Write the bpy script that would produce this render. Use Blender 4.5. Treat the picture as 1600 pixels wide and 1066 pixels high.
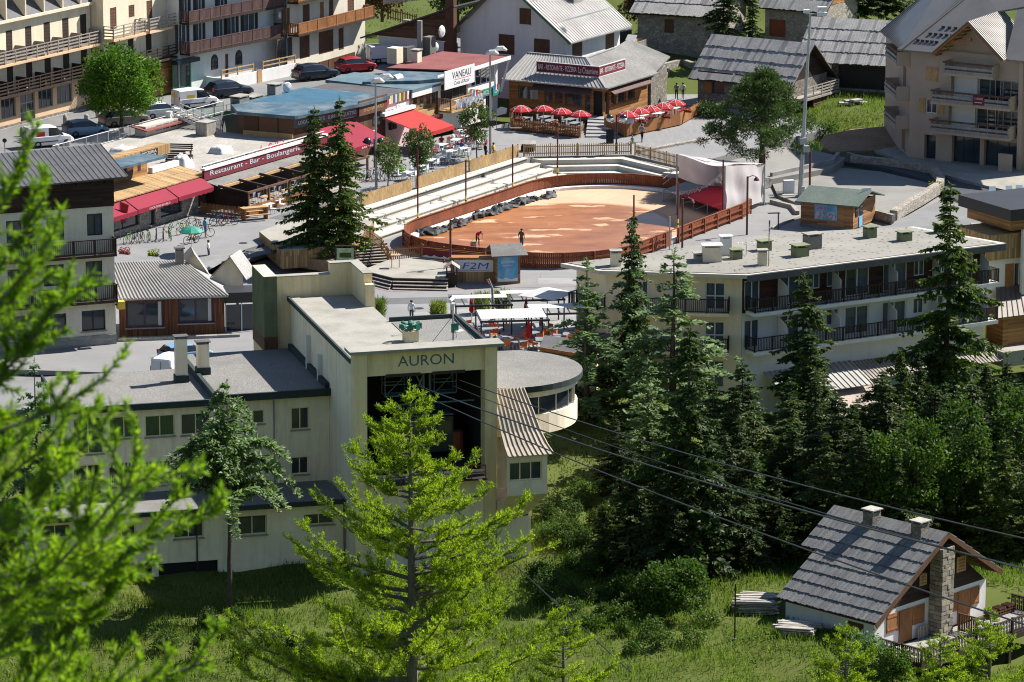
import bpy,math,random
import numpy as np
from mathutils import Vector,Matrix
from math import radians,sin,cos,pi
for o in list(bpy.data.objects):
 bpy.data.objects.remove(o)
SC=bpy.context.scene
COL=SC.collection
random.seed(7)
RNG=np.random.default_rng(11)
F_PX,PITCH,CAM_H=6300.0,radians(13.0),67.7
cam_d=bpy.data.cameras.new('camera')
cam=bpy.data.objects.new('camera',cam_d)
COL.objects.link(cam)
cam.location=(0,0,CAM_H)
cam.rotation_euler=(pi/2-PITCH,0,0)
cam_d.sensor_width=36.0
cam_d.lens=F_PX/1600*36
cam_d.clip_start=0.5
cam_d.clip_end=6000
cam_d.dof.use_dof=True
cam_d.dof.focus_distance=300
cam_d.dof.aperture_fstop=13
SC.camera=cam
SUN_AZ,SUN_EL=radians(29),radians(45)
world=bpy.data.worlds.new('World')
SC.world=world
world.use_nodes=True
wn=world.node_tree
sky=wn.nodes.new('ShaderNodeTexSky')
sky.sky_type='NISHITA'
sky.sun_disc=False
sky.sun_elevation=SUN_EL
sky.sun_rotation=pi/2-SUN_AZ
sky.altitude=1600
wn.links.new(sky.outputs[0],wn.nodes['Background'].inputs[0])
wn.nodes['Background'].inputs[1].default_value=0.072
sun_d=bpy.data.lights.new('sun','SUN')
sun_d.energy=5.0
sun_d.angle=radians(0.5)
sun_d.color=(1.0,0.95,0.87)
sun=bpy.data.objects.new('sun',sun_d)
COL.objects.link(sun)
sdir=Vector((cos(SUN_EL)*cos(SUN_AZ),cos(SUN_EL)*sin(SUN_AZ),sin(SUN_EL)))
sun.rotation_euler=sdir.to_track_quat('Z','Y').to_euler()
sun.location=(60,320,120)
SC.view_settings.view_transform='Standard'
SC.view_settings.look='None'
SC.view_settings.gamma=1.0
SC.view_settings.exposure=1.12
SC.cycles.max_bounces=6
SC.cycles.filter_width=1.1
SC.cycles.transparent_max_bounces=6
_c,_s=cos(PITCH),sin(PITCH)
def ray(px,py):
 a=(px-800)/F_PX; b=(533-py)/F_PX
 return Vector((a,_c+b*_s,-_s+b*_c))
def at(px,py,z):
 d=ray(px,py); t=(z-CAM_H)/d.z
 return Vector((0,0,CAM_H))+d*t
def atY(px,py,Y):
 d=ray(px,py)
 return Vector((0,0,CAM_H))+d*(Y/d.y)
AX=radians(60.5)
DA=Vector((cos(AX),sin(AX),0)); DB=Vector((sin(AX),-cos(AX),0))
def G(a,b,z=0):return DA*a+DB*b+Vector((0,0,z))
def ab(p):return(p.x*DA.x+p.y*DA.y,p.x*DB.x+p.y*DB.y)
class Face:
 """a vertical wall plane from A to B (outward = right of A->B)"""
 def __init__(s,A,B,z0=0.0):
  s.A=Vector((A[0],A[1],0)); s.B=Vector((B[0],B[1],0)); s.z0=z0
  s.L=(s.B-s.A).length; s.d=(s.B-s.A)/s.L; s.n=Vector((s.d.y,-s.d.x,0))
 def uv(s,px,py):
  r=ray(px,py); O=Vector((0,0,CAM_H))
  t=(s.A-O).dot(s.n)/r.dot(s.n); p=O+r*t
  return(p-s.A).dot(s.d),p.z-s.z0
 def rect(s,x0,x1,yt,yb):
  xc,yc=(x0+x1)/2,(yt+yb)/2
  v1=s.uv(xc,yt)[1]; v0=s.uv(xc,yb)[1]
  return(s.uv(x0,yc)[0],s.uv(x1,yc)[0],v0,v1)
 def p(s,u,v,d=0.0):
  q=s.A+s.d*u+s.n*d
  return Vector((q.x,q.y,s.z0+v))
def face_dir(A,ang,px_end,z0,py_hint=300):
 f=Face(A,(A[0]+cos(ang),A[1]+sin(ang)),z0)
 u=f.uv(px_end,py_hint)[0]
 return Face(A,f.p(u,0),z0)
class MB:
 def __init__(s):s.v=[]; s.f=[]; s.m=[]
 def poly(s,pts,mi=0):
  n=len(s.v); s.v+=[tuple(p)for p in pts]; s.f.append(tuple(range(n,n+len(pts)))); s.m.append(mi); return s
 def obox(s,o,ax,ay,az,mi=0):
  o=Vector(o); ax,ay,az=Vector(ax),Vector(ay),Vector(az)
  if ax.cross(ay).dot(az)<0:ax,ay=ay,ax
  n=len(s.v)
  for k in(0,1):
   for q in(o,o+ax,o+ax+ay,o+ay):s.v.append(tuple(q+az*k))
  for q in((3,2,1,0),(4,5,6,7),(0,1,5,4),(1,2,6,5),(2,3,7,6),(3,0,4,7)):
   s.f.append(tuple(n+i for i in q)); s.m.append(mi)
  return s
 def box(s,c,size,rz=0.0,mi=0):
  """c = centre of the bottom"""
  d=Vector((cos(rz),sin(rz),0)); e=Vector((-sin(rz),cos(rz),0))
  sx,sy,sz=size
  return s.obox(Vector(c)-d*sx/2-e*sy/2,d*sx,e*sy,(0,0,sz),mi)
 def fbox(s,F,u0,u1,v0,v1,d0,d1,mi=0):
  return s.obox(F.p(u0,v0,d0),F.d*(u1-u0),F.n*(d1-d0),(0,0,v1-v0),mi)
 def beam(s,a,b,w,h,mi=0):
  a,b=Vector(a),Vector(b); d=b-a
  e=Vector((0,0,1)).cross(d)
  if e.length<1e-5:e=Vector((1,0,0))
  e.normalize(); up=d.cross(e).normalized()
  return s.obox(a-e*w/2-up*h/2,d,e*w,up*h,mi)
 def prism(s,pts,z0,z1,mi=0):
  n=len(s.v); k=len(pts)
  s.v+=[(p[0],p[1],z0)for p in pts]+[(p[0],p[1],z1)for p in pts]
  s.f.append(tuple(range(n+k-1,n-1,-1))); s.f.append(tuple(range(n+k,n+2*k)))
  s.f+=[(n+i,n+(i+1)%k,n+k+(i+1)%k,n+k+i)for i in range(k)]
  s.m+=[mi]*(k+2)
  return s
 def slab(s,pts,t,mi=0):
  """3-D polygon extruded down by t"""
  n=len(s.v); k=len(pts)
  s.v+=[tuple(p)for p in pts]+[(p[0],p[1],p[2]-t)for p in pts]
  s.f.append(tuple(range(n,n+k))); s.f.append(tuple(range(n+2*k-1,n+k-1,-1)))
  s.f+=[(n+(i+1)%k,n+i,n+k+i,n+k+(i+1)%k)for i in range(k)]
  s.m+=[mi]*(k+2)
  return s
 def tube(s,pts,r,n=6,mi=0):
  pts=[Vector(p)for p in pts]; rs=r if isinstance(r,(list,tuple))else[r]*len(pts)
  base=len(s.v)
  for i,p in enumerate(pts):
   t=(pts[min(i+1,len(pts)-1)]-pts[max(i-1,0)]).normalized()
   e=t.cross(Vector((0.31,0.17,0.93)))
   if e.length<0.05:e=t.cross(Vector((1,0,0)))
   e.normalize(); g=t.cross(e)
   for k in range(n):
    a=2*pi*k/n
    s.v.append(tuple(p+(e*cos(a)+g*sin(a))*rs[i]))
  for i in range(len(pts)-1):
   for k in range(n):
    s.f.append((base+i*n+k,base+i*n+(k+1)%n,base+(i+1)*n+(k+1)%n,base+(i+1)*n+k)); s.m.append(mi)
  s.f.append(tuple(base+k for k in reversed(range(n)))); s.m.append(mi)
  s.f.append(tuple(base+(len(pts)-1)*n+k for k in range(n))); s.m.append(mi)
  return s
 def lathe(s,prof,c=(0,0,0),n=10,mi=0):
  c=Vector(c); base=len(s.v); k=len(prof)
  for r,z in prof:
   for i in range(n):
    a=2*pi*i/n; s.v.append((c.x+r*cos(a),c.y+r*sin(a),c.z+z))
  for j in range(k-1):
   for i in range(n):
    s.f.append((base+j*n+i,base+j*n+(i+1)%n,base+(j+1)*n+(i+1)%n,base+(j+1)*n+i)); s.m.append(mi)
  s.f.append(tuple(base+i for i in reversed(range(n)))); s.m.append(mi)
  s.f.append(tuple(base+(k-1)*n+i for i in range(n))); s.m.append(mi)
  return s
 def wall(s,F,v0,v1,holes=(),depth=0.2,u0=0.0,u1=None,mi=0):
  """wall sheet on a Face with real openings and reveals"""
  u1=F.L if u1 is None else u1
  hs=[(max(a,u0+.02),min(b,u1-.02),max(c,v0),min(d,v1-.02))for a,b,c,d in holes if b>u0+.05 and a<u1-.05]
  us=sorted({u0,u1,*[h[0]for h in hs],*[h[1]for h in hs]})
  vs=sorted({v0,v1,*[h[2]for h in hs],*[h[3]for h in hs]})
  for i in range(len(us)-1):
   j=0
   while j<len(vs)-1:
    uc=(us[i]+us[i+1])/2
    def inh(j):
     vc=(vs[j]+vs[j+1])/2
     return any(h[0]<uc<h[1]and h[2]<vc<h[3]for h in hs)
    if inh(j):j+=1; continue
    j2=j
    while j2<len(vs)-1 and not inh(j2):j2+=1
    s.poly([F.p(us[i],vs[j]),F.p(us[i+1],vs[j]),F.p(us[i+1],vs[j2]),F.p(us[i],vs[j2])],mi)
    j=j2
  for a,b,c,d in hs:
   q=[F.p(a,c),F.p(b,c),F.p(b,d),F.p(a,d)]; r=[F.p(a,c,-depth),F.p(b,c,-depth),F.p(b,d,-depth),F.p(a,d,-depth)]
   for k in range(4):s.poly([q[k],q[(k+1)%4],r[(k+1)%4],r[k]],mi)
   s.poly(r,mi)
  return s
 def build(s,name,mat,parent=None,smooth=False,kind=None,label=None):
  me=bpy.data.meshes.new(name)
  me.from_pydata(s.v,[],s.f)
  mats=mat if isinstance(mat,(list,tuple))else[mat]
  for m in mats:me.materials.append(MAT[m]if isinstance(m,str)else m)
  if len(mats)>1:me.polygons.foreach_set('material_index',s.m)
  if smooth:me.polygons.foreach_set('use_smooth',[True]*len(me.polygons))
  me.update()
  o=bpy.data.objects.new(name,me); COL.objects.link(o)
  attach(o,parent)
  if kind:o['kind']=kind
  if label:o['label']=label
  return o
def attach(o,parent):
 if parent is None:return
 o.parent=parent
 q=Vector((0,0,0)); p=parent
 while p is not None:q+=Vector(p.location); p=p.parent
 if not parent.get('local_parts'):
  o.location=-q
def np_mesh(name,verts,faces,mat,parent=None,mi=None,smooth=False,kind=None):
 me=bpy.data.meshes.new(name)
 faces=np.asarray(faces,dtype=np.int32); k=faces.shape[1]; n=len(faces)
 me.vertices.add(len(verts)); me.vertices.foreach_set('co',np.asarray(verts,dtype=np.float32).ravel())
 me.loops.add(n*k); me.loops.foreach_set('vertex_index',faces.ravel())
 me.polygons.add(n); me.polygons.foreach_set('loop_start',np.arange(0,n*k,k,dtype=np.int32))
 me.polygons.foreach_set('loop_total',np.full(n,k,dtype=np.int32))
 for m in(mat if isinstance(mat,(list,tuple))else[mat]):me.materials.append(MAT[m])
 if mi is not None:me.polygons.foreach_set('material_index',np.asarray(mi,dtype=np.int32))
 if smooth:me.polygons.foreach_set('use_smooth',np.ones(n,dtype=bool))
 me.update(calc_edges=True)
 o=bpy.data.objects.new(name,me); COL.objects.link(o); attach(o,parent)
 if kind:o['kind']=kind
 return o
def thing(name,label,cat,loc=(0,0,0),rz=0.0,group=None,local=False):
 o=bpy.data.objects.new(name,None); COL.objects.link(o)
 o.location=loc; o.rotation_euler=(0,0,rz); o.empty_display_size=0.3
 if local:o['local_parts']=1
 o['label']=label; o['category']=cat
 if group:o['group']=group
 return o
def tag(o,label,cat,group=None):
 o['label']=label; o['category']=cat
 if group:o['group']=group
 return o
def struct(o):o['kind']='structure'; return o
def dup(root,loc,rz=0.0,label=None,group=None,scale=None):
 """copy of a thing with its parts and sub-parts (meshes shared)"""
 r=root.copy(); COL.objects.link(r); r.location=loc; r.rotation_euler=(0,0,rz)
 if scale:r.scale=(scale,)*3 if not isinstance(scale,(tuple,list))else scale
 if label:r['label']=label
 if group:r['group']=group
 for ch in root.children:
  c=ch.copy(); COL.objects.link(c); c.parent=r
  for g in ch.children:
   e=g.copy(); COL.objects.link(e); e.parent=c
 return r
def drop(root):
 for ch in list(root.children_recursive):bpy.data.objects.remove(ch)
 bpy.data.objects.remove(root)
MAT={}
def _mix(nt,fac,a,b,mode='MIX'):
 n=nt.nodes.new('ShaderNodeMix'); n.data_type='RGBA'; n.blend_type=mode
 for k,x in((0,fac),(6,a),(7,b)):
  if hasattr(x,'is_output')or isinstance(x,bpy.types.NodeSocket):nt.links.new(x,n.inputs[k])
  else:n.inputs[k].default_value=x if k==0 else(x[0],x[1],x[2],1)
 return n.outputs[2]
def _noise(nt,scale,detail=3,rough=.55,vec=None):
 n=nt.nodes.new('ShaderNodeTexNoise'); n.inputs['Scale'].default_value=scale
 n.inputs['Detail'].default_value=detail; n.inputs['Roughness'].default_value=rough
 if vec is not None:nt.links.new(vec,n.inputs['Vector'])
 return n.outputs['Fac']
def _pos(nt,scale=(1,1,1),rot=(0,0,0),obj=False):
 m=nt.nodes.new('ShaderNodeMapping'); m.inputs['Scale'].default_value=scale; m.inputs['Rotation'].default_value=rot
 if obj:src=nt.nodes.new('ShaderNodeTexCoord').outputs['Object']
 else:src=nt.nodes.new('ShaderNodeNewGeometry').outputs['Position']
 nt.links.new(src,m.inputs['Vector']); return m.outputs[0]
def _ramp(nt,fac,stops):
 r=nt.nodes.new('ShaderNodeValToRGB'); e=r.color_ramp.elements
 while len(e)<len(stops):e.new(0.5)
 for q,(p,c)in zip(e,stops):
  q.position=p; q.color=(c,c,c,1)if isinstance(c,(int,float))else(c[0],c[1],c[2],1)
 nt.links.new(fac,r.inputs[0]); return r.outputs[0]
def new_mat(name):
 m=bpy.data.materials.new(name); m.use_nodes=True; MAT[name]=m
 return m,m.node_tree,m.node_tree.nodes['Principled BSDF']
def _bump(nt,b,h,strength,dist=0.02):
 n=nt.nodes.new('ShaderNodeBump'); n.inputs['Strength'].default_value=strength; n.inputs['Distance'].default_value=dist
 nt.links.new(h,n.inputs['Height']); nt.links.new(n.outputs[0],b.inputs['Normal'])
def mat(name,c,rough=.8,var=.2,stain=.25,fine=6.,big=.35,bump=.15,metal=0.,spec=.3,c2=None,zs=1.0,streak=0.):
 m,nt,b=new_mat(name)
 f=_noise(nt,fine,4,.6,_pos(nt,(1,1,zs))); g=_noise(nt,big,4,.65,_pos(nt,(1,1,.6)))
 lo=[x*(1-var)for x in c]; hi=[min(1,x*(1+var))for x in c]
 col=_mix(nt,_ramp(nt,f,[(.3,0.),(.7,1.)]),lo,hi)
 dk=c2 if c2 else[x*(1-stain)for x in c]
 col=_mix(nt,_ramp(nt,g,[(.42,0.),(.68,.85)]),col,dk)
 if streak:
  col=_mix(nt,_ramp(nt,_noise(nt,1.0,5,.6,_pos(nt,(2.2,2.2,.16))),[(.48,0.),(.72,streak)]),col,[x*.62 for x in c])
  col=_mix(nt,_ramp(nt,_noise(nt,.5,2,.4,_pos(nt,(1,1,1.4))),[(.60,0.),(.62,streak*.5)]),col,[min(1,x*1.12)for x in c])
 nt.links.new(col,b.inputs['Base Color'])
 b.inputs['Roughness'].default_value=rough; b.inputs['Metallic'].default_value=metal
 b.inputs['Specular IOR Level'].default_value=spec
 if bump:_bump(nt,b,f,bump)
 return m
def boards(name,c,w=.14,ang=0.0,horiz=False,rough=.75,var=.4,wear=(.0),bump=.5,c2=None,length=2.4):
 """boarding: brick texture in wall space (ang = wall direction) with staggered joints"""
 m,nt,b=new_mat(name)
 p=_pos(nt,(1,1,1),(0,0,-ang))
 sep=nt.nodes.new('ShaderNodeSeparateXYZ'); nt.links.new(p,sep.inputs[0])
 cmb=nt.nodes.new('ShaderNodeCombineXYZ')
 if horiz:nt.links.new(sep.outputs[0],cmb.inputs[0]); nt.links.new(sep.outputs[2],cmb.inputs[1])
 else:nt.links.new(sep.outputs[2],cmb.inputs[0]); nt.links.new(sep.outputs[0],cmb.inputs[1])
 br=nt.nodes.new('ShaderNodeTexBrick'); nt.links.new(cmb.outputs[0],br.inputs[0])
 br.inputs['Scale'].default_value=1; br.inputs['Brick Width'].default_value=length; br.inputs['Row Height'].default_value=w
 br.inputs['Mortar Size'].default_value=.006; br.inputs['Mortar Smooth'].default_value=.3; br.inputs['Bias'].default_value=0
 br.offset=.37
 br.inputs['Color1'].default_value=(*[x*(1-var)for x in c],1); br.inputs['Color2'].default_value=(*[min(1,x*(1+var))for x in c],1)
 br.inputs['Mortar'].default_value=(*[x*.22 for x in c],1)
 st=(1,1,14)if horiz else(12,12,.6)
 g=_noise(nt,2.2,5,.65,_pos(nt,st)); col=_mix(nt,.35,br.outputs['Color'],_ramp(nt,g,[(.3,.35),(.7,1.0)]),'MULTIPLY')
 col=_mix(nt,_ramp(nt,_noise(nt,.45,4),[(.45,0.),(.75,.6)]),col,c2 if c2 else[x*.7 for x in c])
 nt.links.new(col,b.inputs['Base Color']); b.inputs['Roughness'].default_value=rough; b.inputs['Specular IOR Level'].default_value=.25
 _bump(nt,b,br.outputs['Fac'],-bump,.015)
 return m
def stones(name,c1,c2,mortar,scale=3.0,rough=.9,zs=1.3):
 m,nt,b=new_mat(name)
 p=_pos(nt,(1,1,zs))
 v=nt.nodes.new('ShaderNodeTexVoronoi'); v.inputs['Scale'].default_value=scale; nt.links.new(p,v.inputs['Vector'])
 e=nt.nodes.new('ShaderNodeTexVoronoi'); e.feature='DISTANCE_TO_EDGE'; e.inputs['Scale'].default_value=scale; nt.links.new(p,e.inputs['Vector'])
 sp=nt.nodes.new('ShaderNodeSeparateColor'); nt.links.new(v.outputs['Color'],sp.inputs[0])
 col=_mix(nt,sp.outputs[0],c1,c2)
 col=_mix(nt,.5,col,_ramp(nt,_noise(nt,12,3),[(.2,.45),(.8,1.)]),'MULTIPLY')
 edge=_ramp(nt,e.outputs['Distance'],[(.0,0.),(.07,1.)])
 col=_mix(nt,edge,mortar,col)
 nt.links.new(col,b.inputs['Base Color']); b.inputs['Roughness'].default_value=rough; b.inputs['Specular IOR Level'].default_value=.2
 _bump(nt,b,edge,.8,.05)
 return m
def leaf(name,c,c2,trans=.35,rough=.6,dry=None,each=.7):
 """foliage: every leaf its own shade, part of the light passing through"""
 m,nt,b=new_mat(name)
 g=nt.nodes.new('ShaderNodeNewGeometry')
 col=_mix(nt,g.outputs['Random Per Island'],c,c2)
 col=_mix(nt,_ramp(nt,_noise(nt,.8,2),[(.35,0.),(.7,.7)]),col,[x*.72 for x in c])
 oi=nt.nodes.new('ShaderNodeObjectInfo'); col=_mix(nt,each,col,_ramp(nt,oi.outputs['Random'],[(0.,(.62,.66,.7)),(.5,(.9,.95,.8)),(1.,(1.25,1.15,.8))]),'MULTIPLY')
 if dry:col=_mix(nt,_ramp(nt,_noise(nt,1.7,3),[(.6,0.),(.72,.8)]),col,dry)
 nt.links.new(col,b.inputs['Base Color']); b.inputs['Roughness'].default_value=rough; b.inputs['Specular IOR Level'].default_value=.25
 t=nt.nodes.new('ShaderNodeBsdfTranslucent'); nt.links.new(_mix(nt,1.0,col,(1.15,1.25,.55)if name[:2]=='lf' else(1,.93,.9),'MULTIPLY'),t.inputs[0])
 mx=nt.nodes.new('ShaderNodeMixShader'); mx.inputs[0].default_value=trans
 nt.links.new(b.outputs[0],mx.inputs[1]); nt.links.new(t.outputs[0],mx.inputs[2])
 nt.links.new(mx.outputs[0],nt.nodes['Material Output'].inputs[0])
 return m
def glass(name,tint=(.02,.028,.035),see=0.0):
 m,nt,b=new_mat(name)
 nt.links.new(_mix(nt,_ramp(nt,_noise(nt,.9,2),[(.3,0.),(.7,1.)]),tint,[x*2.0 for x in tint]),b.inputs['Base Color'])
 b.inputs['Roughness'].default_value=.06; b.inputs['Specular IOR Level'].default_value=.6
 if see:
  t=nt.nodes.new('ShaderNodeBsdfTransparent'); mx=nt.nodes.new('ShaderNodeMixShader'); mx.inputs[0].default_value=see
  nt.links.new(b.outputs[0],mx.inputs[1]); nt.links.new(t.outputs[0],mx.inputs[2]); nt.links.new(mx.outputs[0],nt.nodes['Material Output'].inputs[0])
 return m
mat('asphalt',(.185,.185,.187),.9,.12,.28,14,.16,.1,spec=.2)
mat('asphalt_shaded',(.055,.06,.07),.85,.2,.25,14,.2,.1,spec=.25)  # shade of the residence painted into the road colour
mat('gravel',(.22,.215,.20),.95,.25,.2,24,.3,.25,spec=.1)
mat('roof_gravel',(.19,.185,.175),.95,.5,.22,10,.3,.4,spec=.1)
mat('pink_gravel',(.40,.33,.28),.95,.2,.2,20,.3,.2)
mat('concrete',(.29,.275,.24),.9,.1,.3,7,.4,.1)
mat('concrete_white',(.48,.46,.41),.9,.08,.25,8,.5,.1,c2=(.40,.37,.31))
mat('concrete_grey',(.26,.26,.255),.9,.15,.35,7,.5,.15)
mat('station_wall',(.76,.63,.385),.9,.06,.16,5,.3,.06,zs=.4,streak=.6)
mat('station_white',(.80,.70,.525),.9,.05,.15,5,.25,.06,zs=.3,streak=.55)
mat('render_cream',(.68,.595,.45),.9,.06,.15,6,.3,.06,streak=.35)
mat('render_peach',(.62,.43,.27),.9,.06,.15,6,.3,.06)
mat('render_white',(.68,.67,.65),.9,.05,.12,6,.3,.08,streak=.25)
mat('render_grey',(.60,.56,.46),.9,.06,.15,6,.3,.06,streak=.3)
mat('render_taupe',(.41,.315,.25),.9,.06,.15,6,.3,.06)
mat('render_pink',(.62,.43,.45),.9,.06,.15,6,.3,.06)
mat('render_hotel',(.72,.63,.46),.9,.05,.14,6,.3,.06,streak=.35)
mat('white_paint',(.64,.64,.63),.55,.04,.1,6,.6,.03)
mat('white_metal',(.58,.59,.60),.4,.04,.1,6,.6,0)
mat('grey_metal',(.33,.36,.38),.45,.08,.2,6,.6,0,metal=.5)
mat('dark_metal',(.03,.03,.033),.5,.1,.2,6,.6,0)
mat('black',(.012,.012,.013),.6,.1,.2,6,.6,0)
mat('dark_felt',(.03,.045,.045),.8,.2,.3,5,.6,.1)
mat('seam_roof',(.33,.32,.305),.5,.08,.25,5,.5,.03,metal=.25)
mat('seam_warm',(.36,.31,.245),.6,.1,.3,5,.5,.03,metal=.1)
mat('seam_dark',(.10,.085,.075),.5,.1,.25,5,.5,.03,metal=.2)
mat('tin_blue',(.045,.09,.125),.55,.14,.3,3,.5,.08,c2=(.16,.19,.20))
mat('tin_teal',(.075,.135,.165),.55,.12,.3,3,.5,.08,c2=(.14,.18,.19))
mat('slate',(.085,.085,.09),.7,.3,.3,5,.5,.3)
mat('slate_light',(.16,.155,.145),.7,.3,.3,5,.5,.3)
mat('felt_red',(.20,.065,.06),.85,.15,.3,6,.5,.1)
mat('shingle_green',(.10,.125,.11),.9,.3,.25,9,.5,.3)
mat('green_box',(.17,.19,.105),.8,.1,.3,6,.9,.1)
mat('green_paint',(.05,.20,.09),.8,.1,.3,6,.9,.1)
mat('wood_dark',(.04,.026,.019),.75,.35,.3,8,.8,.2,zs=.25)
mat('wood_brown',(.115,.055,.03),.75,.35,.3,8,.8,.2,zs=.25)
mat('wood_purple',(.105,.06,.055),.75,.3,.3,8,.8,.2,zs=.25)
mat('wood_orange',(.29,.125,.045),.7,.3,.3,8,.8,.2,zs=.25)
mat('wood_light',(.42,.26,.12),.75,.25,.25,8,.8,.2,zs=.25)
mat('wood_grey',(.28,.25,.22),.85,.35,.3,9,.8,.3,zs=.25)
mat('wood_picket',(.40,.27,.13),.8,.35,.35,9,.8,.2,zs=.25)
mat('wood_redfence',(.20,.055,.022),.65,.35,.3,9,.8,.2,zs=.2)
mat('log',(.045,.03,.02),.9,.4,.3,8,.8,.4)
mat('bark',(.07,.055,.045),.95,.4,.3,9,.8,.5,zs=.3)
mat('bark_grey',(.12,.11,.10),.95,.4,.3,9,.8,.5,zs=.3)
mat('red_cloth',(.36,.015,.02),.8,.06,.15,4,.6,.04)
mat('crimson_cloth',(.21,.008,.028),.8,.06,.15,4,.6,.04)
mat('orange_red_cloth',(.36,.022,.018),.8,.06,.15,4,.6,.04)
mat('white_cloth',(.52,.51,.50),.85,.05,.1,3,.6,.1)
mat('red_carpet',(.34,.012,.03),.95,.06,.1,8,.6,.05)
mat('maroon',(.15,.018,.03),.7,.1,.2,6,.6,.03)
mat('sign_white',(.62,.62,.62),.5,.02,.05,3,.5,0)
mat('sign_blue',(.03,.10,.42),.5,.05,.1,3,.5,0)
mat('poster_blue',(.06,.26,.46),.5,.25,.4,1.5,.9,0,c2=(.25,.45,.6))
mat('sign_red',(.50,.02,.03),.5,.05,.1,3,.5,0)
mat('sign_green',(.03,.22,.16),.5,.05,.1,3,.5,0)
mat('sign_yellow',(.70,.48,.05),.5,.05,.1,3,.5,0)
mat('map_green',(.22,.33,.17),.6,.5,.4,4,1.6,0,c2=(.45,.5,.38))
mat('poster_photo',(.32,.33,.37),.5,.8,.7,5,1.4,0,c2=(.10,.09,.12))
mat('curtain',(.42,.52,.58),.9,.1,.1,8,.6,.1,zs=.1)
mat('curtain_green',(.07,.11,.045),.8,.25,.3,9,.6,.1,zs=.05)
mat('earth',(.25,.16,.10),.95,.3,.3,5,.4,.3)
mat('stone_flag',(.33,.31,.28),.9,.25,.25,4,.5,.25)
mat('plastic_tarp',(.018,.02,.024),.6,.3,.3,5,.8,.2,spec=.25)
mat('rubber',(.015,.015,.015),.85,.1,.1,5,.8,0)
mat('chrome',(.6,.6,.6),.25,.05,.1,5,.8,0,metal=.9)
mat('skin',(.45,.27,.19),.6,.05,.05,5,.8,0)
mat('hair',(.03,.02,.013),.7,.2,.1,15,.8,0)
mat('grey_plank',(.30,.295,.285),.85,.3,.3,7,.7,.3)
mat('orange_seat',(.62,.13,.03),.5,.05,.1,5,.8,0)
mat('lime',(.18,.45,.04),.5,.05,.1,5,.8,0)
mat('flower_red',(.5,.03,.06),.7,.3,.2,9,.8,0)
for nm,c in(('paint_white',(.62,.62,.62)),('paint_silver',(.42,.44,.46)),('paint_blue',(.12,.22,.32)),('paint_navy',(.012,.022,.04)),('paint_red',(.30,.012,.02)),('paint_taupe',(.17,.15,.13)),('paint_lightblue',(.16,.30,.48))):
 mat(nm,c,.28,.03,.06,3,.5,0,spec=.5)
for nm,c in(('cl_blue',(.06,.13,.30)),('cl_red',(.36,.012,.018)),('cl_grey',(.22,.22,.24)),('cl_white',(.65,.65,.65)),('cl_yellow',(.65,.42,.03)),('cl_pink',(.38,.06,.28)),('cl_black',(.02,.02,.025)),('cl_teal',(.05,.30,.42)),('cl_jeans',(.045,.065,.13)),('cl_olive',(.10,.08,.035)),('cl_green',(.12,.32,.05))):
 mat(nm,c,.9,.1,.15,9,.9,.05)
boards('boards_brown',(.105,.05,.028),.16,AX)
boards('boards_dark',(.032,.018,.013),.15,radians(12),True)
boards('boards_orange',(.33,.165,.06),.16,AX,True)
boards('boards_bar',(.14,.058,.028),.11,radians(8))
boards('boards_hotel',(.075,.031,.02),.16,radians(33),True)
boards('boards_log',(.33,.165,.07),.15,radians(-25),True)
boards('boards_light',(.36,.23,.11),.12,AX)
boards('boards_deck',(.40,.35,.29),.14,AX,False)
boards('boards_house',(.13,.075,.045),.18,radians(-30),True)
stones('stone_wall',(.30,.265,.22),(.17,.155,.135),(.09,.08,.07),2.6)
stones('stone_dark',(.16,.15,.14),(.09,.085,.08),(.045,.042,.04),2.6)
stones('stone_pale',(.42,.38,.32),(.27,.24,.21),(.20,.18,.16),2.8)
stones('stone_block',(.33,.32,.29),(.24,.235,.22),(.30,.29,.27),1.4)
glass('glass')
glass('glass_see',(.03,.045,.06),.6)
glass('glass_car',(.01,.014,.018))
leaf('tent_cloth',(.62,.60,.60),(.62,.60,.60),.4,.9,each=0.)
leaf('lf_spruce',(.026,.052,.012),(.075,.118,.024),.3)
leaf('lf_spruce_light',(.04,.075,.014),(.12,.17,.03),.35)
leaf("lf_cedar",(.08,.145,.075),(.22,.31,.16),.38)
leaf('lf_larch',(.15,.25,.012),(.40,.48,.03),.5,each=0.)
leaf('lf_larch_near',(.13,.26,.012),(.34,.47,.03),.5,each=0.)
leaf('lf_decid',(.04,.105,.008),(.12,.23,.018),.4,each=0.)
leaf('lf_young',(.06,.11,.03),(.13,.18,.06),.35,dry=(.18,.09,.05))
leaf('lf_pine',(.035,.07,.025),(.085,.135,.045),.28)
leaf('lf_shrub',(.04,.085,.014),(.10,.17,.03),.4)
leaf('lf_bamboo',(.13,.19,.04),(.24,.29,.08),.4)
leaf('lf_red',(.06,.025,.015),(.16,.07,.03),.35)
leaf('lf_grass',(.075,.13,.016),(.20,.27,.05),.45,dry=(.26,.22,.09))
leaf('lf_grass_dark',(.03,.06,.012),(.08,.12,.026),.4)
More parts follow.
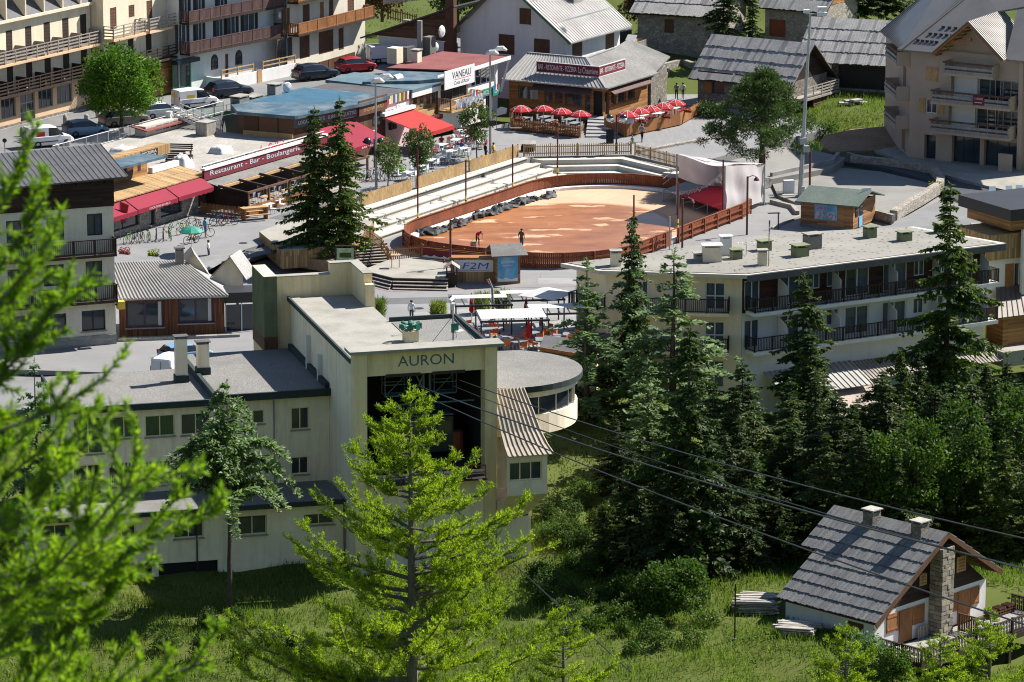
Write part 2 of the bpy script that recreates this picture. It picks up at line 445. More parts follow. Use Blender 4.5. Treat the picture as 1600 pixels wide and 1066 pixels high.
# === the setting
def sm(a,b,t):
 t=np.clip((t-a)/(b-a),0,1); return t*t*(3-2*t)
_KY=[-40,0,40,90,150,190,225,238,256,278,300,330,352,366,385,400,430,520,700,1200,2500]
_KL=[70,66,52,30,3,-9.5,-8.8,-7.4,-6.6,-.9,-.5,-.5,-.5,.4,.8,1.8,5.0,16,40,120,300]
_KR=[70,66,52,30,3,-9.5,-8.0,-6.0,-5.9,-3.4,-.5,-.5,-.5,.3,.8,1.6,4.5,16,40,120,300]
def hz(x,y):
 x=np.asarray(x,float); y=np.asarray(y,float)
 w=sm(-6,6,x)
 z=np.interp(y,_KY,_KL)*(1-w)+np.interp(y,_KY,_KR)*w
 yh=y-np.maximum(0,x-17)*.645
 z3=np.interp(yh,[225,240,256,290,296,303],[-8.0,-5.9,-6.2,-6.5,-6.2,-.5]); w3=sm(9,15,x)*sm(250,256,y)*(1-sm(303,306,yh))
 z=z*(1-w3)+z3*w3
 b=x*DB.x+y*DB.y
 z=np.where(y>325,z+(3.9-z)*sm(-206,-214,b),z)
 z=z+1.7*sm(24,33,x)*sm(374,381,y)*(1-sm(392,402,y))*(1-sm(40,46,x))
 u_,n_=.7*(x-22.2)+.714*(y-236.9),.714*(x-22.2)-.7*(y-236.9)
 mk=sm(-.6,.4,n_)*(1-sm(6,10,n_))*sm(-2,-.5,u_)*(1-sm(15,18,u_)); z=z*(1-mk)+np.minimum(z,-8.4)*mk
 wob=.35*np.sin(x*.33+1.3)*np.sin(y*.27)+.2*np.sin(x*.9+y*.5)
 front=sm(286,270,y)+sm(396,404,y)
 return z+wob*front*.6
def ground_grid():
 xs=np.concatenate([np.arange(-1500,-90,60),np.arange(-90,90,1.5),np.arange(90,1501,60)])
 ys=np.concatenate([np.arange(-40,190,8),np.arange(190,440,1.5),np.arange(440,2501,45)])
 X,Y=np.meshgrid(xs,ys); Z=hz(X,Y)
 n,m=X.shape
 idx=np.arange(n*m).reshape(n,m)
 f=np.stack([idx[:-1,:-1],idx[:-1,1:],idx[1:,1:],idx[1:,:-1]],-1).reshape(-1,4)
 return np.stack([X,Y,Z],-1).reshape(-1,3),f
m,nt,b=new_mat('ground_grass')
c=_mix(nt,_ramp(nt,_noise(nt,3.0,5),[(.3,0.),(.7,1.)]),(.04,.065,.012),(.10,.115,.03))
c=_mix(nt,_ramp(nt,_noise(nt,.16,5,.7),[(.5,0.),(.66,.8)]),c,(.14,.105,.05))
nt.links.new(c,b.inputs['Base Color']); b.inputs['Roughness'].default_value=1; b.inputs['Specular IOR Level'].default_value=.1
_bump(nt,b,_noise(nt,5,5),.6,.15)
gv,gf=ground_grid()
struct(np_mesh('ground',gv,gf,'ground_grass',smooth=True))
def sheet(name,pts,matname,t=.3):
 return struct(MB().slab(pts,t).build(name,matname))
def pxs(z,*pts):return[at(x,y,z)for x,y in pts]
m,nt,b=new_mat('asphalt_square')
n1=_noise(nt,16,4,.7); n2=_noise(nt,.22,5,.6)
c=_mix(nt,_ramp(nt,n1,[(.3,0.),(.7,1.)]),(.155,.155,.158),(.21,.209,.207))
c=_mix(nt,_ramp(nt,n2,[(.47,0.),(.53,1.)]),c,(.125,.127,.13))
v=nt.nodes.new('ShaderNodeTexVoronoi'); v.feature='DISTANCE_TO_EDGE'; v.inputs['Scale'].default_value=.12
d=nt.nodes.new('ShaderNodeVectorMath'); d.operation='ADD'
q=nt.nodes.new('ShaderNodeTexNoise'); q.inputs['Scale'].default_value=.5
gp=nt.nodes.new('ShaderNodeNewGeometry'); nt.links.new(gp.outputs['Position'],d.inputs[0]); nt.links.new(q.outputs['Color'],d.inputs[1]); nt.links.new(d.outputs[0],v.inputs['Vector'])
c=_mix(nt,_ramp(nt,v.outputs['Distance'],[(.0,.5),(.004,0.)]),c,(.12,.12,.12))
nt.links.new(c,b.inputs['Base Color']); b.inputs['Roughness'].default_value=.9; _bump(nt,b,n1,.15,.02)
ZU=1.4
lower=[(-19,276),(-19,300),(-26,300),(-26,284),(-60,284),(-60,306)]
low_pts=[G(232,-165),G(243,-143),G(262,-139),G(285,-120),G(330,-122),G(333,-160),G(318,-163),G(316,-176.5),G(268,-176.5),G(258,-176.5),G(246,-180),G(228,-195),G(222,-190)]
sheet('square',[Vector((p.x,p.y,0))for p in low_pts],'asphalt_square',.35)
flat=[G(268,-176.5),G(316,-176.5),G(321,-169),G(318,-162.4),G(331,-161),G(352,-158),G(372,-172),G(352,-190),G(332,-187),G(306,-192),G(262,-192),G(262,-184)]
sheet('upper_square',[Vector((p.x,p.y,ZU))for p in flat],'asphalt_square',1.2)
ramp=[G(262,-192,ZU),G(262,-184,ZU),G(268,-176.5,ZU),G(258,-176.5,.004),G(246,-180,.004),G(238,-190,.004),G(240,-196,.5)]
struct(MB().poly([ramp[0],ramp[1],ramp[5],ramp[6]]).poly([ramp[1],ramp[2],ramp[3],ramp[4],ramp[5]]).build('ramp','asphalt_square'))
sheet('lane',pxs(ZU+.004,(1010,205),(1062,200),(1058,170),(1046,135),(1030,100),(1000,92),(1000,120),(1080,118),(1108,175),(1112,200),(1095,222),(1000,240))[::-1],'asphalt_square',.3)
ZS=4.2
st=[G(244,-205.4),G(309,-205.4),G(313,-203),G(340,-201.5),G(349,-201),G(372,-196),G(384,-204),G(352,-214),G(340,-224),G(300,-222),G(244,-224)]
sheet('street',[Vector((p.x,p.y,ZS))for p in st],'asphalt',3.2)
struct(MB().prism([G(250,-220.5),G(302,-219.5),G(303,-217.0),G(250,-217.4)],ZS-.2,ZS+.13).build('pavement','concrete_grey'))
sheet('gravel_terrace',pxs(.75,(1010,247),(1092,232),(1180,228),(1262,232),(1322,247),(1300,262),(1205,280),(1150,300),(1060,262)),'gravel',.7)
sheet('gravel_court',pxs(.25,(1205,283),(1312,262),(1375,268),(1462,288),(1468,300),(1392,346),(1365,338),(1290,318),(1240,315),(1215,305)),'gravel',.4)
sheet('road',pxs(.5,(1262,226),(1320,232),(1400,252),(1480,280),(1610,310),(1610,340),(1520,322),(1480,306),(1462,284),(1380,262),(1312,252)),'asphalt_shaded',.5)
sheet('parking_square',pxs(.3,(1480,308),(1530,326),(1640,346),(1660,420),(1390,356),(1398,346)),'asphalt',.4)
sheet('car_park',pxs(-.45,(-60,640),(-60,552),(190,556),(395,545),(395,600),(200,625),(60,640)),'asphalt',.5)
sheet('cafe_terrace',pxs(.03,(690,505),(700,485),(770,478),(900,492),(905,545),(850,552),(770,560),(752,535)),'concrete_grey',.3)
sheet('forecourt',pxs(.72,(1362,234),(1400,205),(1640,250),(1640,312),(1540,290),(1480,274),(1425,256)),'concrete',.3)
sheet('dirt_bank',[at(1278,226,.75),at(1300,237,.75),at(1362,235,.75),at(1408,226,.75),at(1402,196,1.5),at(1330,202,1.5),at(1288,212,1.3)],'earth',.9)
def wall_run(name,pts,h,w,matname,label=None,cat='wall',cap=None):
 t=thing(name,label,cat,pts[0])if label else None
 mb=MB(); cp=MB()
 for p,q in zip(pts[:-1],pts[1:]):
  d=(Vector(q)-Vector(p)); e=Vector((0,0,1)).cross(d).normalized()
  ex=d.normalized()*(w*.45)
  mb.obox(Vector(p)-e*w/2,d+ex*.0,e*w,(0,0,h))
  if cap:cp.obox(Vector(p)-e*(w/2+.04)+Vector((0,0,h+.002)),d,e*(w+.08),(0,0,.1))
 o=mb.build('stonework',matname,t)
 if cap:cp.build('coping',cap,t)
 return t or o
wall_run('dry_stone_wall',pxs(.7,(997,250),(1050,240),(1115,228)),.9,.6,'stone_pale','low rough stone wall beside the lane below the restaurant')
wall_run('dry_stone_wall',pxs(.2,(1330,258),(1375,262),(1420,268),(1458,276),(1470,290),(1468,300),(1440,318),(1412,334),(1396,345)),.9,.7,'stone_pale','curved grey stone wall round the far end of the gravel court')
wall_run('dry_stone_wall',pxs(.2,(1366,340),(1396,348)),.7,.4,'stone_pale','short stone wall behind the log kiosk')
wall_run('court_wall',pxs(.1,(1205,287),(1235,280),(1300,266),(1310,254)),1.0,.3,'concrete_grey','smooth grey concrete wall between the pine and the gravel court')
wall_run('court_kerb',pxs(0,(1205,318),(1238,326),(1246,336)),.35,.35,'concrete','pale concrete kerb beside the electric cabinet')
wall_run('road_kerb',pxs(.5,(1300,234),(1345,246),(1400,252),(1370,236)),.16,.25,'concrete_grey','grey kerb round the dirt bank by the residence')
wall_run('road_kerb',pxs(.5,(1425,252),(1480,272),(1540,286),(1612,298)),.16,.25,'concrete_grey','grey kerb between shaded road and the residence')
wall_run('kiosk_kerb',pxs(0,(1206,358),(1252,338)),.15,.2,'concrete','thin pale kerb leading to the log kiosk')
RA0,RA1,RB0,RB1,RR=278.5,313.5,-171.2,-150.3,8.0
def rrect(off=0.0,n=14):
 pts=[]; r=RR+off
 for ca,cb,a0 in((RA1-RR,RB1-RR,0),(RA1-RR,RB0+RR,-pi/2),(RA0+RR,RB0+RR,-pi),(RA0+RR,RB1-RR,-3*pi/2)):
  for i in range(n+1):
   t=a0-(pi/2)*i/n+pi/2
   pts.append((ca+r*cos(t),cb+r*sin(t)))
 return pts
RT=thing('ice_rink','oval outdoor rink with rust brown board fence and flooded orange floor','rink',G(296,-160.7))
m,nt,b=new_mat('rink_floor')
P=_pos(nt,(1,1,1),(0,0,-AX))
sx=nt.nodes.new('ShaderNodeSeparateXYZ'); nt.links.new(P,sx.inputs[0])
def mth(op,a,bb,clamp=False):
 n=nt.nodes.new('ShaderNodeMath'); n.operation=op; n.use_clamp=clamp
 for k,x in enumerate((a,bb)):
  if isinstance(x,(int,float)):n.inputs[k].default_value=x
  else:nt.links.new(x,n.inputs[k])
 return n.outputs[0]
ra=mth('MULTIPLY',mth('SUBTRACT',sx.outputs[0],291.5),1/14.0); rb=mth('MULTIPLY',mth('SUBTRACT',sx.outputs[1],162.4),1/9.6)
rad=mth('ADD',mth('MULTIPLY',ra,ra),mth('MULTIPLY',rb,rb))
edge=mth('ADD',rad,mth('MULTIPLY',mth('SUBTRACT',_noise(nt,.22,4,.55),.5),1.5))
stv=_pos(nt,(.5,1.1,1),(0,0,-AX+.5))
isl=_ramp(nt,_noise(nt,.55,4,.5,stv),[(.59,0.),(.63,1.)])
wet=mth('SUBTRACT',mth('SUBTRACT',1.0,mth('MULTIPLY',mth('SUBTRACT',edge,.86),7.0),True),mth('MULTIPLY',isl,.9),True)
pud=_ramp(nt,_noise(nt,.28,3,.4),[(.60,0.),(.63,1.)])
wet=mth('MAXIMUM',wet,mth('MULTIPLY',pud,.9))
wetc=_mix(nt,_ramp(nt,_noise(nt,.5,4,.6,stv),[(.3,0.),(.7,1.)]),(.23,.078,.018),(.38,.15,.045))
dryc=_mix(nt,_ramp(nt,_noise(nt,3,4),[(.3,0.),(.7,1.)]),(.48,.31,.20),(.55,.37,.25))
base=_mix(nt,wet,dryc,wetc)
bk=nt.nodes.new('ShaderNodeTexBrick'); nt.links.new(P,bk.inputs[0]); bk.inputs['Scale'].default_value=1; bk.inputs['Brick Width'].default_value=6.0; bk.inputs['Row Height'].default_value=2.0; bk.inputs['Mortar Size'].default_value=.022; bk.inputs['Color1'].default_value=bk.inputs['Color2'].default_value=(1,1,1,1); bk.inputs['Mortar'].default_value=(.62,.6,.6,1)
base=_mix(nt,.75,base,bk.outputs['Color'],'MULTIPLY')
base=_mix(nt,.55,base,_ramp(nt,_noise(nt,1.1,6,.7),[(.32,.45),(.62,1.0)]),'MULTIPLY')
scf=_ramp(nt,_noise(nt,1.0,5,.6,_pos(nt,(.12,2.2,1),(0,0,-AX-.3))),[(.62,0.),(.68,.45)])
base=_mix(nt,scf,base,(.60,.42,.31))
nt.links.new(base,b.inputs['Base Color'])
rg=nt.nodes.new('ShaderNodeMapRange'); nt.links.new(wet,rg.inputs[0]); rg.inputs[3].default_value=.9; rg.inputs[4].default_value=.3
nt.links.new(rg.outputs[0],b.inputs['Roughness']); b.inputs['Specular IOR Level'].default_value=.22
ring=rrect(-.1)
MB().poly([G(a,bb,.05)for a,bb in ring][::-1]).build('rink_floor','rink_floor',RT)
kb=MB(); r0,r1=rrect(-.12),rrect(-.75)
for i in range(len(r0)):
 j=(i+1)%len(r0)
 A=[G(*r0[i],.06),G(*r0[j],.06),G(*r1[j],.06),G(*r1[i],.06)]
 kb.slab([Vector((p.x,p.y,.3))for p in(A[0],A[3],A[2],A[1])],.26)
kb.build('kerb','white_paint',RT)
rf=rrect(0,16); tot=0; segs=[]
gap=lambda a,bb:(bb>-151.5 and 292.6<a<293.4)or(a<286 and-168<bb<-158)
line=[G(a,bb)for a,bb in rf]+[G(*rf[0])]
bd=MB(); rail=MB(); nposts=0
acc=0.0; step=.16
for p,q in zip(line[:-1],line[1:]):
 d=q-p; L=d.length
 if L<1e-4:continue
 dn=d/L; nrm=Vector((dn.y,-dn.x,0)); k=max(1,round(L/step))
 for i in range(k):
  c0=p+d*(i/k); c1=p+d*((i+.93)/k)
  a_,b_=ab((c0+c1)/2)
  if bb_gap:=(b_>-151.2 and 292.5<a_<293.5):continue
  h=1.22+random.uniform(-.02,.02)
  bd.obox(c0+Vector((0,0,.04)),c1-c0,nrm*.035,(0,0,h))
bd.build('board_fence','wood_redfence',RT,kind='stuff')
out=rrect(.16,5)
ol=[G(*p)for p in out]+[G(*out[0])]
pm=None
dense=[]
for p,q in zip(ol[:-1],ol[1:]):
 n=max(1,int((q-p).length/2.3))
 for i in range(n):dense.append(p+(q-p)*i/n)
proto=MB().box((0,0,0),(.14,.1,1.3)); pd=None
for i,p in enumerate(dense):
 q=dense[(i+1)%len(dense)]; d=q-p
 o=MB().box(p,(.13,.13,1.3),math.atan2(d.y,d.x)).build('fence_post','wood_redfence',RT)
 a_,b_=ab((p+q)/2)
 if b_>-151 and 292<a_<294.5:continue
 for hh in(.35,.85):
  MB().beam(p+Vector((0,0,hh)),q+Vector((0,0,hh)),.05,.12).build('fence_rail','wood_redfence',RT)
cap=MB()
for p,q in zip(line[:-1],line[1:]):
 a_,b_=ab((p+q)/2)
 if b_>-151.2 and 292.0<a_<294.0:continue
 cap.beam(p+Vector((0,0,1.285)),q+Vector((0,0,1.285)),.14,.05)
cap.build('top_rail','wood_redfence',RT)
def crumple(name,path,w,amp,seed,matname,label):
 r=np.random.default_rng(seed); n,k=90,9; V=[]
 pts=[Vector(p)for p in path]; Ls=np.cumsum([0]+[(pts[i+1]-pts[i]).length for i in range(len(pts)-1)])
 ph=r.uniform(0,6,12)
 for i in range(n):
  s=Ls[-1]*i/(n-1); j=min(np.searchsorted(Ls,s,'right')-1,len(pts)-2)
  t=(s-Ls[j])/(Ls[j+1]-Ls[j]); c=pts[j].lerp(pts[j+1],t); d=(pts[j+1]-pts[j]).normalized(); e=Vector((d.y,-d.x,0))
  ww=w*(.55+.45*math.sin(s*.9+ph[0])*math.sin(s*.37+ph[1])+.2*r.normal())
  for q in range(k):
   f=q/(k-1)-.5
   hgt=amp*(abs(math.sin(s*3.1+f*5+ph[2]))*.5+abs(math.sin(s*5.3-f*9+ph[3]))*.4+r.uniform(0,.5))*(1-(2*f)**4)*(.4+.8*abs(math.sin(s*.8+ph[4])))
   V.append(c+e*(f*max(ww,.25)+.1*r.normal())+d*.1*r.normal()+Vector((0,0,.08+hgt)))
 Fc=[(i*k+q,i*k+q+1,(i+1)*k+q+1,(i+1)*k+q)for i in range(n-1)for q in range(k-1)]
 o=np_mesh(name,[tuple(v)for v in V],Fc,matname)
 return tag(o,label,'tarpaulin')
crumple('tarpaulin',[at(652,367,.06),at(690,362,.06),at(735,345,.06),at(800,322,.06),at(866,307,.06)],1.7,.4,3,'plastic_tarp','crumpled black plastic sheet lying along the inner rink edge')
crumple('tarpaulin',[at(1022,292,.06),at(1040,296,.06),at(1056,300,.06)],.8,.2,5,'plastic_tarp','small heap of black sheeting beside the covered stage')
BT=thing('terraced_seating','pale concrete terraced seating steps rising beside the rink','seating',G(296,-173.5))
rows=[(-172.3,0.0,.35),(-173.7,0.35,.70),(-175.1,.70,1.05),(-176.5,1.05,1.42)]
segs=[(279.5,287.2),(287.9,296.4),(297.1,305.6),(306.3,314.4)]
for k,(bb,z0,z1)in enumerate(rows):
 for(a0,a1)in segs:
  sh=k*.35
  a0_,a1_=a0-sh*.5,a1+sh*.3
  MB().prism([G(a0_,bb),G(a0_,bb-1.45),G(a1_,bb-1.45),G(a1_,bb)],z0-.3,z1).build('step','concrete_white',BT)
  MB().prism([G(a0_,bb+.1),G(a0_,bb-.45),G(a1_,bb-.45),G(a1_,bb+.1)],z1+.003,z1+.09).build('seat_slab','concrete_white',BT)
for j,ga in enumerate((287.55,296.75,305.95)):
 for k,(bb,z0,z1)in enumerate(rows):
  for hh in(0,1):
   MB().prism([G(ga-.33,bb-hh*.6),G(ga-.33,bb-1.4),G(ga+.33,bb-1.4),G(ga+.33,bb-hh*.6)],z0-.3+.001*hh,z0+.17*(hh+1)-.02).build('gangway_step','concrete_grey',BT)
arc=[G(315.2,-176.2),G(320.2,-169.4),G(317.3,-162.6)]
arcl=[G(314.6,-172.6),G(317.0,-168.6),G(314.9,-163.8)]
for k in range(3):
 t0,t1=k/3,(k+1)/3
 for i in range(2):
  A0,A1=arcl[i].lerp(arc[i],t0),arcl[i+1].lerp(arc[i+1],t0); C0,C1=arcl[i].lerp(arc[i],t1+.02),arcl[i+1].lerp(arc[i+1],t1+.02)
  MB().prism([A1,A0,C0,C1],-.2,.45*(k+1)).build('step','concrete_white',BT)
def picket(pts,h,label,matname='wood_picket',gapw=.11,pw=.085,group=None,name='picket_fence',skip=None):
 t=thing(name,label,'fence',pts[0],group=group)
 mb=MB()
 for p,q in zip(pts[:-1],pts[1:]):
  p,q=Vector(p),Vector(q); d=q-p; dh=Vector((d.x,d.y,0)); L=dh.length; n=int(L/(pw+gapw)); nn=Vector((d.y,-d.x,0)).normalized()
  for i in range(n):
   c=p+d*((i+.5)/n); j=random.uniform(-.015,.03)
   u=dh.normalized()*pw/2
   a,b_=c-u,c+u; z0,z1=c.z+.06,c.z+h+j
   f,bk=nn*.012,nn*-.012
   i0=len(mb.v)
   for off in(f,bk):
    mb.v+=[(a.x+off.x,a.y+off.y,z0),(b_.x+off.x,b_.y+off.y,z0),(b_.x+off.x,b_.y+off.y,z1-.06),(c.x+off.x,c.y+off.y,z1),(a.x+off.x,a.y+off.y,z1-.06)]
   mb.f+=[tuple(range(i0,i0+5)),tuple(range(i0+9,i0+4,-1)),(i0+1,i0+6,i0+7,i0+2),(i0,i0+4,i0+9,i0+5),(i0+2,i0+7,i0+8,i0+3),(i0+3,i0+8,i0+9,i0+4)]; mb.m+=[0]*6
  for hh in(.3,h-.25):
   MB().beam(p+Vector((0,0,hh))-nn*.04,q+Vector((0,0,hh))-nn*.04,.04,.09).build('fence_rail',matname,t)
  m_=max(1,int(L/2.2))
  for i in range(m_+1):
   c=p+d*(i/m_)-nn*.1
   MB().box((c.x,c.y,c.z-.05),(.1,.1,h+.1),math.atan2(d.y,d.x)).build('fence_post',matname,t)
 mb.build('pickets',matname,t,kind='stuff')
 return t
for k,(a0,a1,lb)in enumerate(((280.5,287.0,'closest to the spruces'),(287.9,296.2,'beside the small trees'),(297.1,305.6,'opposite the outdoor tables'),(306.3,315.2,'ending at the restaurant square'))):
 picket([G(a0,-177.6,ZU),G(a1,-177.6,ZU)],1.15,'light wooden picket fence above the seating steps, '+lb,gapw=.03,pw=.1)
picket([G(315.4,-177.2,ZU),G(321.2,-169.2,ZU)],1.15,'light picket fence at the rink end facing the restaurant')
picket([G(321.0,-168.8,ZU),G(317.6,-162.2,ZU)],1.1,'light picket fence between rink stage and stone wall')
DK=thing('raised_deck','raised deck with pale concrete top and honey coloured board sides','deck',at(470,385,1.2))
dk=pxs(2.05,(405,362),(440,391),(525,385),(560,372),(585,345),(520,335),(450,345))
MB().prism([(p.x,p.y)for p in dk],.5,1.98).build('side_boards','boards_light',DK)
MB().prism([(p.x,p.y)for p in dk],1.985,2.06).build('deck_top','concrete',DK)
wall_run('planter_wall',pxs(.35,(449,398),(470,406),(525,414),(553,418)),.95,.35,'stone_dark','dark stone planter wall at the foot of the two spruces')
struct(MB().slab(pxs(1.22,(449,395),(470,402),(525,410),(553,414),(556,392),(525,388),(446,392)),.9).build('planting_bed','earth'))
ST=thing('timber_stairs','flight of dark timber steps between deck and lower stage','stairs',at(585,415,0))
for k in range(8):
 z=.10+.17*k
 q0,q1=at(555+k*.2,419,0),at(612-k*.8,415,0)
 back=Vector((-.02,.33,0))*k
 MB().slab([q0+back+Vector((0,0,z+.12)),q1+back+Vector((0,0,z+.12)),q1+back+Vector((0,.36,z+.12)),q0+back+Vector((0,.36,z+.12))],.06).build('tread','wood_grey',ST)
 MB().slab([q0+back+Vector((0,.03,z+.05)),q1+back+Vector((0,.03,z+.05)),q1+back+Vector((0,.4,z+.05)),q0+back+Vector((0,.4,z+.05))],.5).build('riser','wood_dark',ST)
picket([at(612,416,.1),at(598,392,1.2),at(562,366,ZU)],1.05,'light picket handrail fence following the timber stairs up',gapw=.12)
LS=thing('lower_stage','low pale stage platform edged with dark timber steps','platform',at(640,430,0))
lp=pxs(.75,(566,422),(614,434),(700,436),(706,415),(660,402),(612,404))
MB().prism([(p.x,p.y)for p in lp],.02,.68).build('base','wood_dark',LS)
MB().prism([(p.x,p.y)for p in lp],.682,.75).build('deck_top','concrete',LS)
for k in range(3):
 off=.38*(k+1); zt=.72-.2*(k+1)
 A,B_,C_=[Vector(p)for p in lp[:3]]
 o1=Vector((-.25,-.97,0))*off; o2=Vector((0,-1,0))*off
 MB().slab([Vector((A.x,A.y,zt))+o1,Vector((B_.x,B_.y,zt))+o1,Vector((B_.x,B_.y,zt)),Vector((A.x,A.y,zt))],.07).build('step','wood_grey',LS)
 MB().slab([Vector((B_.x,B_.y,zt))+o2,Vector((C_.x,C_.y,zt))+o2,Vector((C_.x,C_.y,zt)),Vector((B_.x,B_.y,zt))],.07).build('step','wood_grey',LS)
picket([at(606,407,.7),at(660,402,.7)],1.05,'honey coloured wooden railing along the back of the lower stage','wood_orange',gapw=.1)
BN=thing('banner','dark red banner with white mountain outline and gold stripes on a slatted rail','banner',at(700,410,0))
bf=Face(at(661,403,.7),at(758,420,.3),.5)
MB().fbox(bf,0,bf.L,.25,1.25,.03,.05).build('cloth','maroon',BN)
rr=random.Random(4); xs=[bf.L*i/15 for i in range(16)]; pk=MB()
for i in range(15):
 h0,h1=(.12+rr.random()*.3 if i%2 else .08),(.12+rr.random()*.3 if i%2==0 else .08)
 pk.poly([bf.p(xs[i],.27,.054),bf.p(xs[i+1],.27,.054),bf.p(xs[i+1],.3+h1,.054),bf.p(xs[i],.3+h0,.054)])
pk.build('mountain_print','sign_white',BN,kind='stuff')
MB().fbox(bf,0,bf.L,1.08,1.12,.052,.056).build('gold_stripe','sign_yellow',BN)
MB().fbox(bf,1.2,bf.L-.3,.96,.99,.052,.056).build('gold_stripe','sign_yellow',BN)
for i in range(4):MB().fbox(bf,i*bf.L/3-.05,i*bf.L/3+.05,-.3,1.3,-.08,.0).build('post','wood_orange',BN)
MB().fbox(bf,0,bf.L,.02,.12,-.02,.02).build('rail','wood_orange',BN)
def text_mesh(s,h):
 cu=bpy.data.curves.new('lettering','FONT'); cu.body=s; cu.size=1.0; cu.align_x='LEFT'; cu.resolution_u=3
 o=bpy.data.objects.new('lettering',cu); me=bpy.data.meshes.new_from_object(o)
 bpy.data.objects.remove(o); bpy.data.curves.remove(cu)
 n=len(me.vertices); co=np.empty(n*3,np.float32); me.vertices.foreach_get('co',co)
 return me,co.reshape(-1,3)
def letters(F,s,u0,u1,v0,v1,d,matname,parent,shear=0.0,bold=0.0):
 """flat lettering fitted into a rectangle on a Face"""
 me,co=text_mesh(s,1.0)
 mn,mx=co.min(0),co.max(0)
 U=u0+(co[:,0]-mn[0])/(mx[0]-mn[0])*(u1-u0); V=v0+(co[:,1]-mn[1])/(mx[1]-mn[1])*(v1-v0)
 U=U+shear*(V-v0)
 W=np.array([tuple(F.p(float(a),float(b_),d))for a,b_ in zip(U,V)],np.float32)
 me.vertices.foreach_set('co',W.ravel()); me.materials.clear(); me.materials.append(MAT[matname]); me.update()
 o=bpy.data.objects.new('lettering',me); COL.objects.link(o); attach(o,parent); o['kind']='stuff'
 return o
fb=thing('booth','honey coloured board booth with white banner of slanted blue letters','booth',at(742,444,0))
ff=Face(at(706,441,0),at(776,441,0),0)
MB().fbox(ff,0,ff.L,0,1.9,-1.0,0).build('body','boards_light',fb)
MB().fbox(ff,-.05,ff.L+.05,1.9,2.0,-1.05,.06).build('top_board','wood_orange',fb)
MB().fbox(ff,.2,ff.L-.2,.85,1.8,.01,.03).build('white_banner','sign_white',fb)
letters(ff,'F2M',.85,ff.L-.75,1.08,1.6,.034,'sign_blue',fb,shear=.3)
MB().fbox(ff,.5,ff.L-.6,.96,.99,.032,.036).build('strapline','sign_red',fb)
for u in(-.1,ff.L):MB().fbox(ff,u,u+.12,0,2.0,-.1,.1).build('post','wood_orange',fb)
hb=thing('poster_hut','brown wooden hut with tall blue poster under a pitched shingle roof','hut',at(796,446,0))
hf=Face(at(775,445,0),at(813,443,0),0)
MB().fbox(hf,0,hf.L,0,2.5,-1.6,0).build('body','boards_orange',hb)
MB().fbox(hf,.12,hf.L-.2,.2,2.3,.01,.03).build('poster','poster_blue',hb)
letters(hf,'Saint-Etienne',.4,hf.L-.5,1.7,1.95,.034,'sign_white',hb)
letters(hf,'ANIMATIONS',.55,hf.L-.65,1.45,1.58,.034,'sign_white',hb)
letters(hf,'AOUT',.8,hf.L-.9,1.05,1.2,.034,'sign_white',hb)
MB().poly([hf.p(.13,.22,.033),hf.p(hf.L-.21,.22,.033),hf.p(hf.L-.21,.5,.033),hf.p(1.2,.38,.033),hf.p(.8,.55,.033),hf.p(.5,.4,.033),hf.p(.13,.6,.033)]).build('poster_print','sign_white',hb)
MB().slab([hf.p(-.5,2.42,.6),hf.p(hf.L+.5,2.42,.6),hf.p(hf.L+.25,3.15,-.7),hf.p(-.3,3.15,-.7)],.08).build('roof','slate_light',hb)
MB().slab([hf.p(-.3,3.15,-.702),hf.p(hf.L+.25,3.15,-.702),hf.p(hf.L+.45,2.42,-2.0),hf.p(-.5,2.42,-2.0)],.08).build('roof','slate_light',hb)
sb=thing('litter_shelter','small dark wooden shelter with gabled roof at the stage corner','shelter',at(705,446,0))
p=at(706,447,0)
for dx,dy in((-.4,-.4),(.4,-.4),(.4,.4),(-.4,.4)):MB().box((p.x+dx,p.y+dy,0),(.1,.1,1.5)).build('post','wood_dark',sb)
MB().box((p.x,p.y,.1),(.7,.7,.9)).build('bin','wood_dark',sb)
for sgn in(-1,1):MB().slab([Vector((p.x,p.y-.6,1.95)),Vector((p.x,p.y+.6,1.95)),Vector((p.x+sgn*.65,p.y+.6,1.5)),Vector((p.x+sgn*.65,p.y-.6,1.5))][::sgn],.06).build('roof','wood_grey',sb)
ib=thing('map_board','framed green trail map on two dark posts below the spruces','sign',at(540,440,0))
mf=Face(at(525,437,0),at(555,437,0),0)
for u in(0,mf.L):MB().fbox(mf,u-.06,u+.06,0,2.7,-.06,.06).build('post','wood_dark',ib)
MB().fbox(mf,.08,mf.L-.08,1.4,2.55,-.02,.02).build('map_panel','map_green',ib)
MB().fbox(mf,.3,mf.L-.3,1.8,2.2,.022,.026).build('map_print','lf_shrub',ib)
MB().fbox(mf,-.06,mf.L+.06,2.7,2.8,-.08,.08).build('frame','wood_dark',ib)
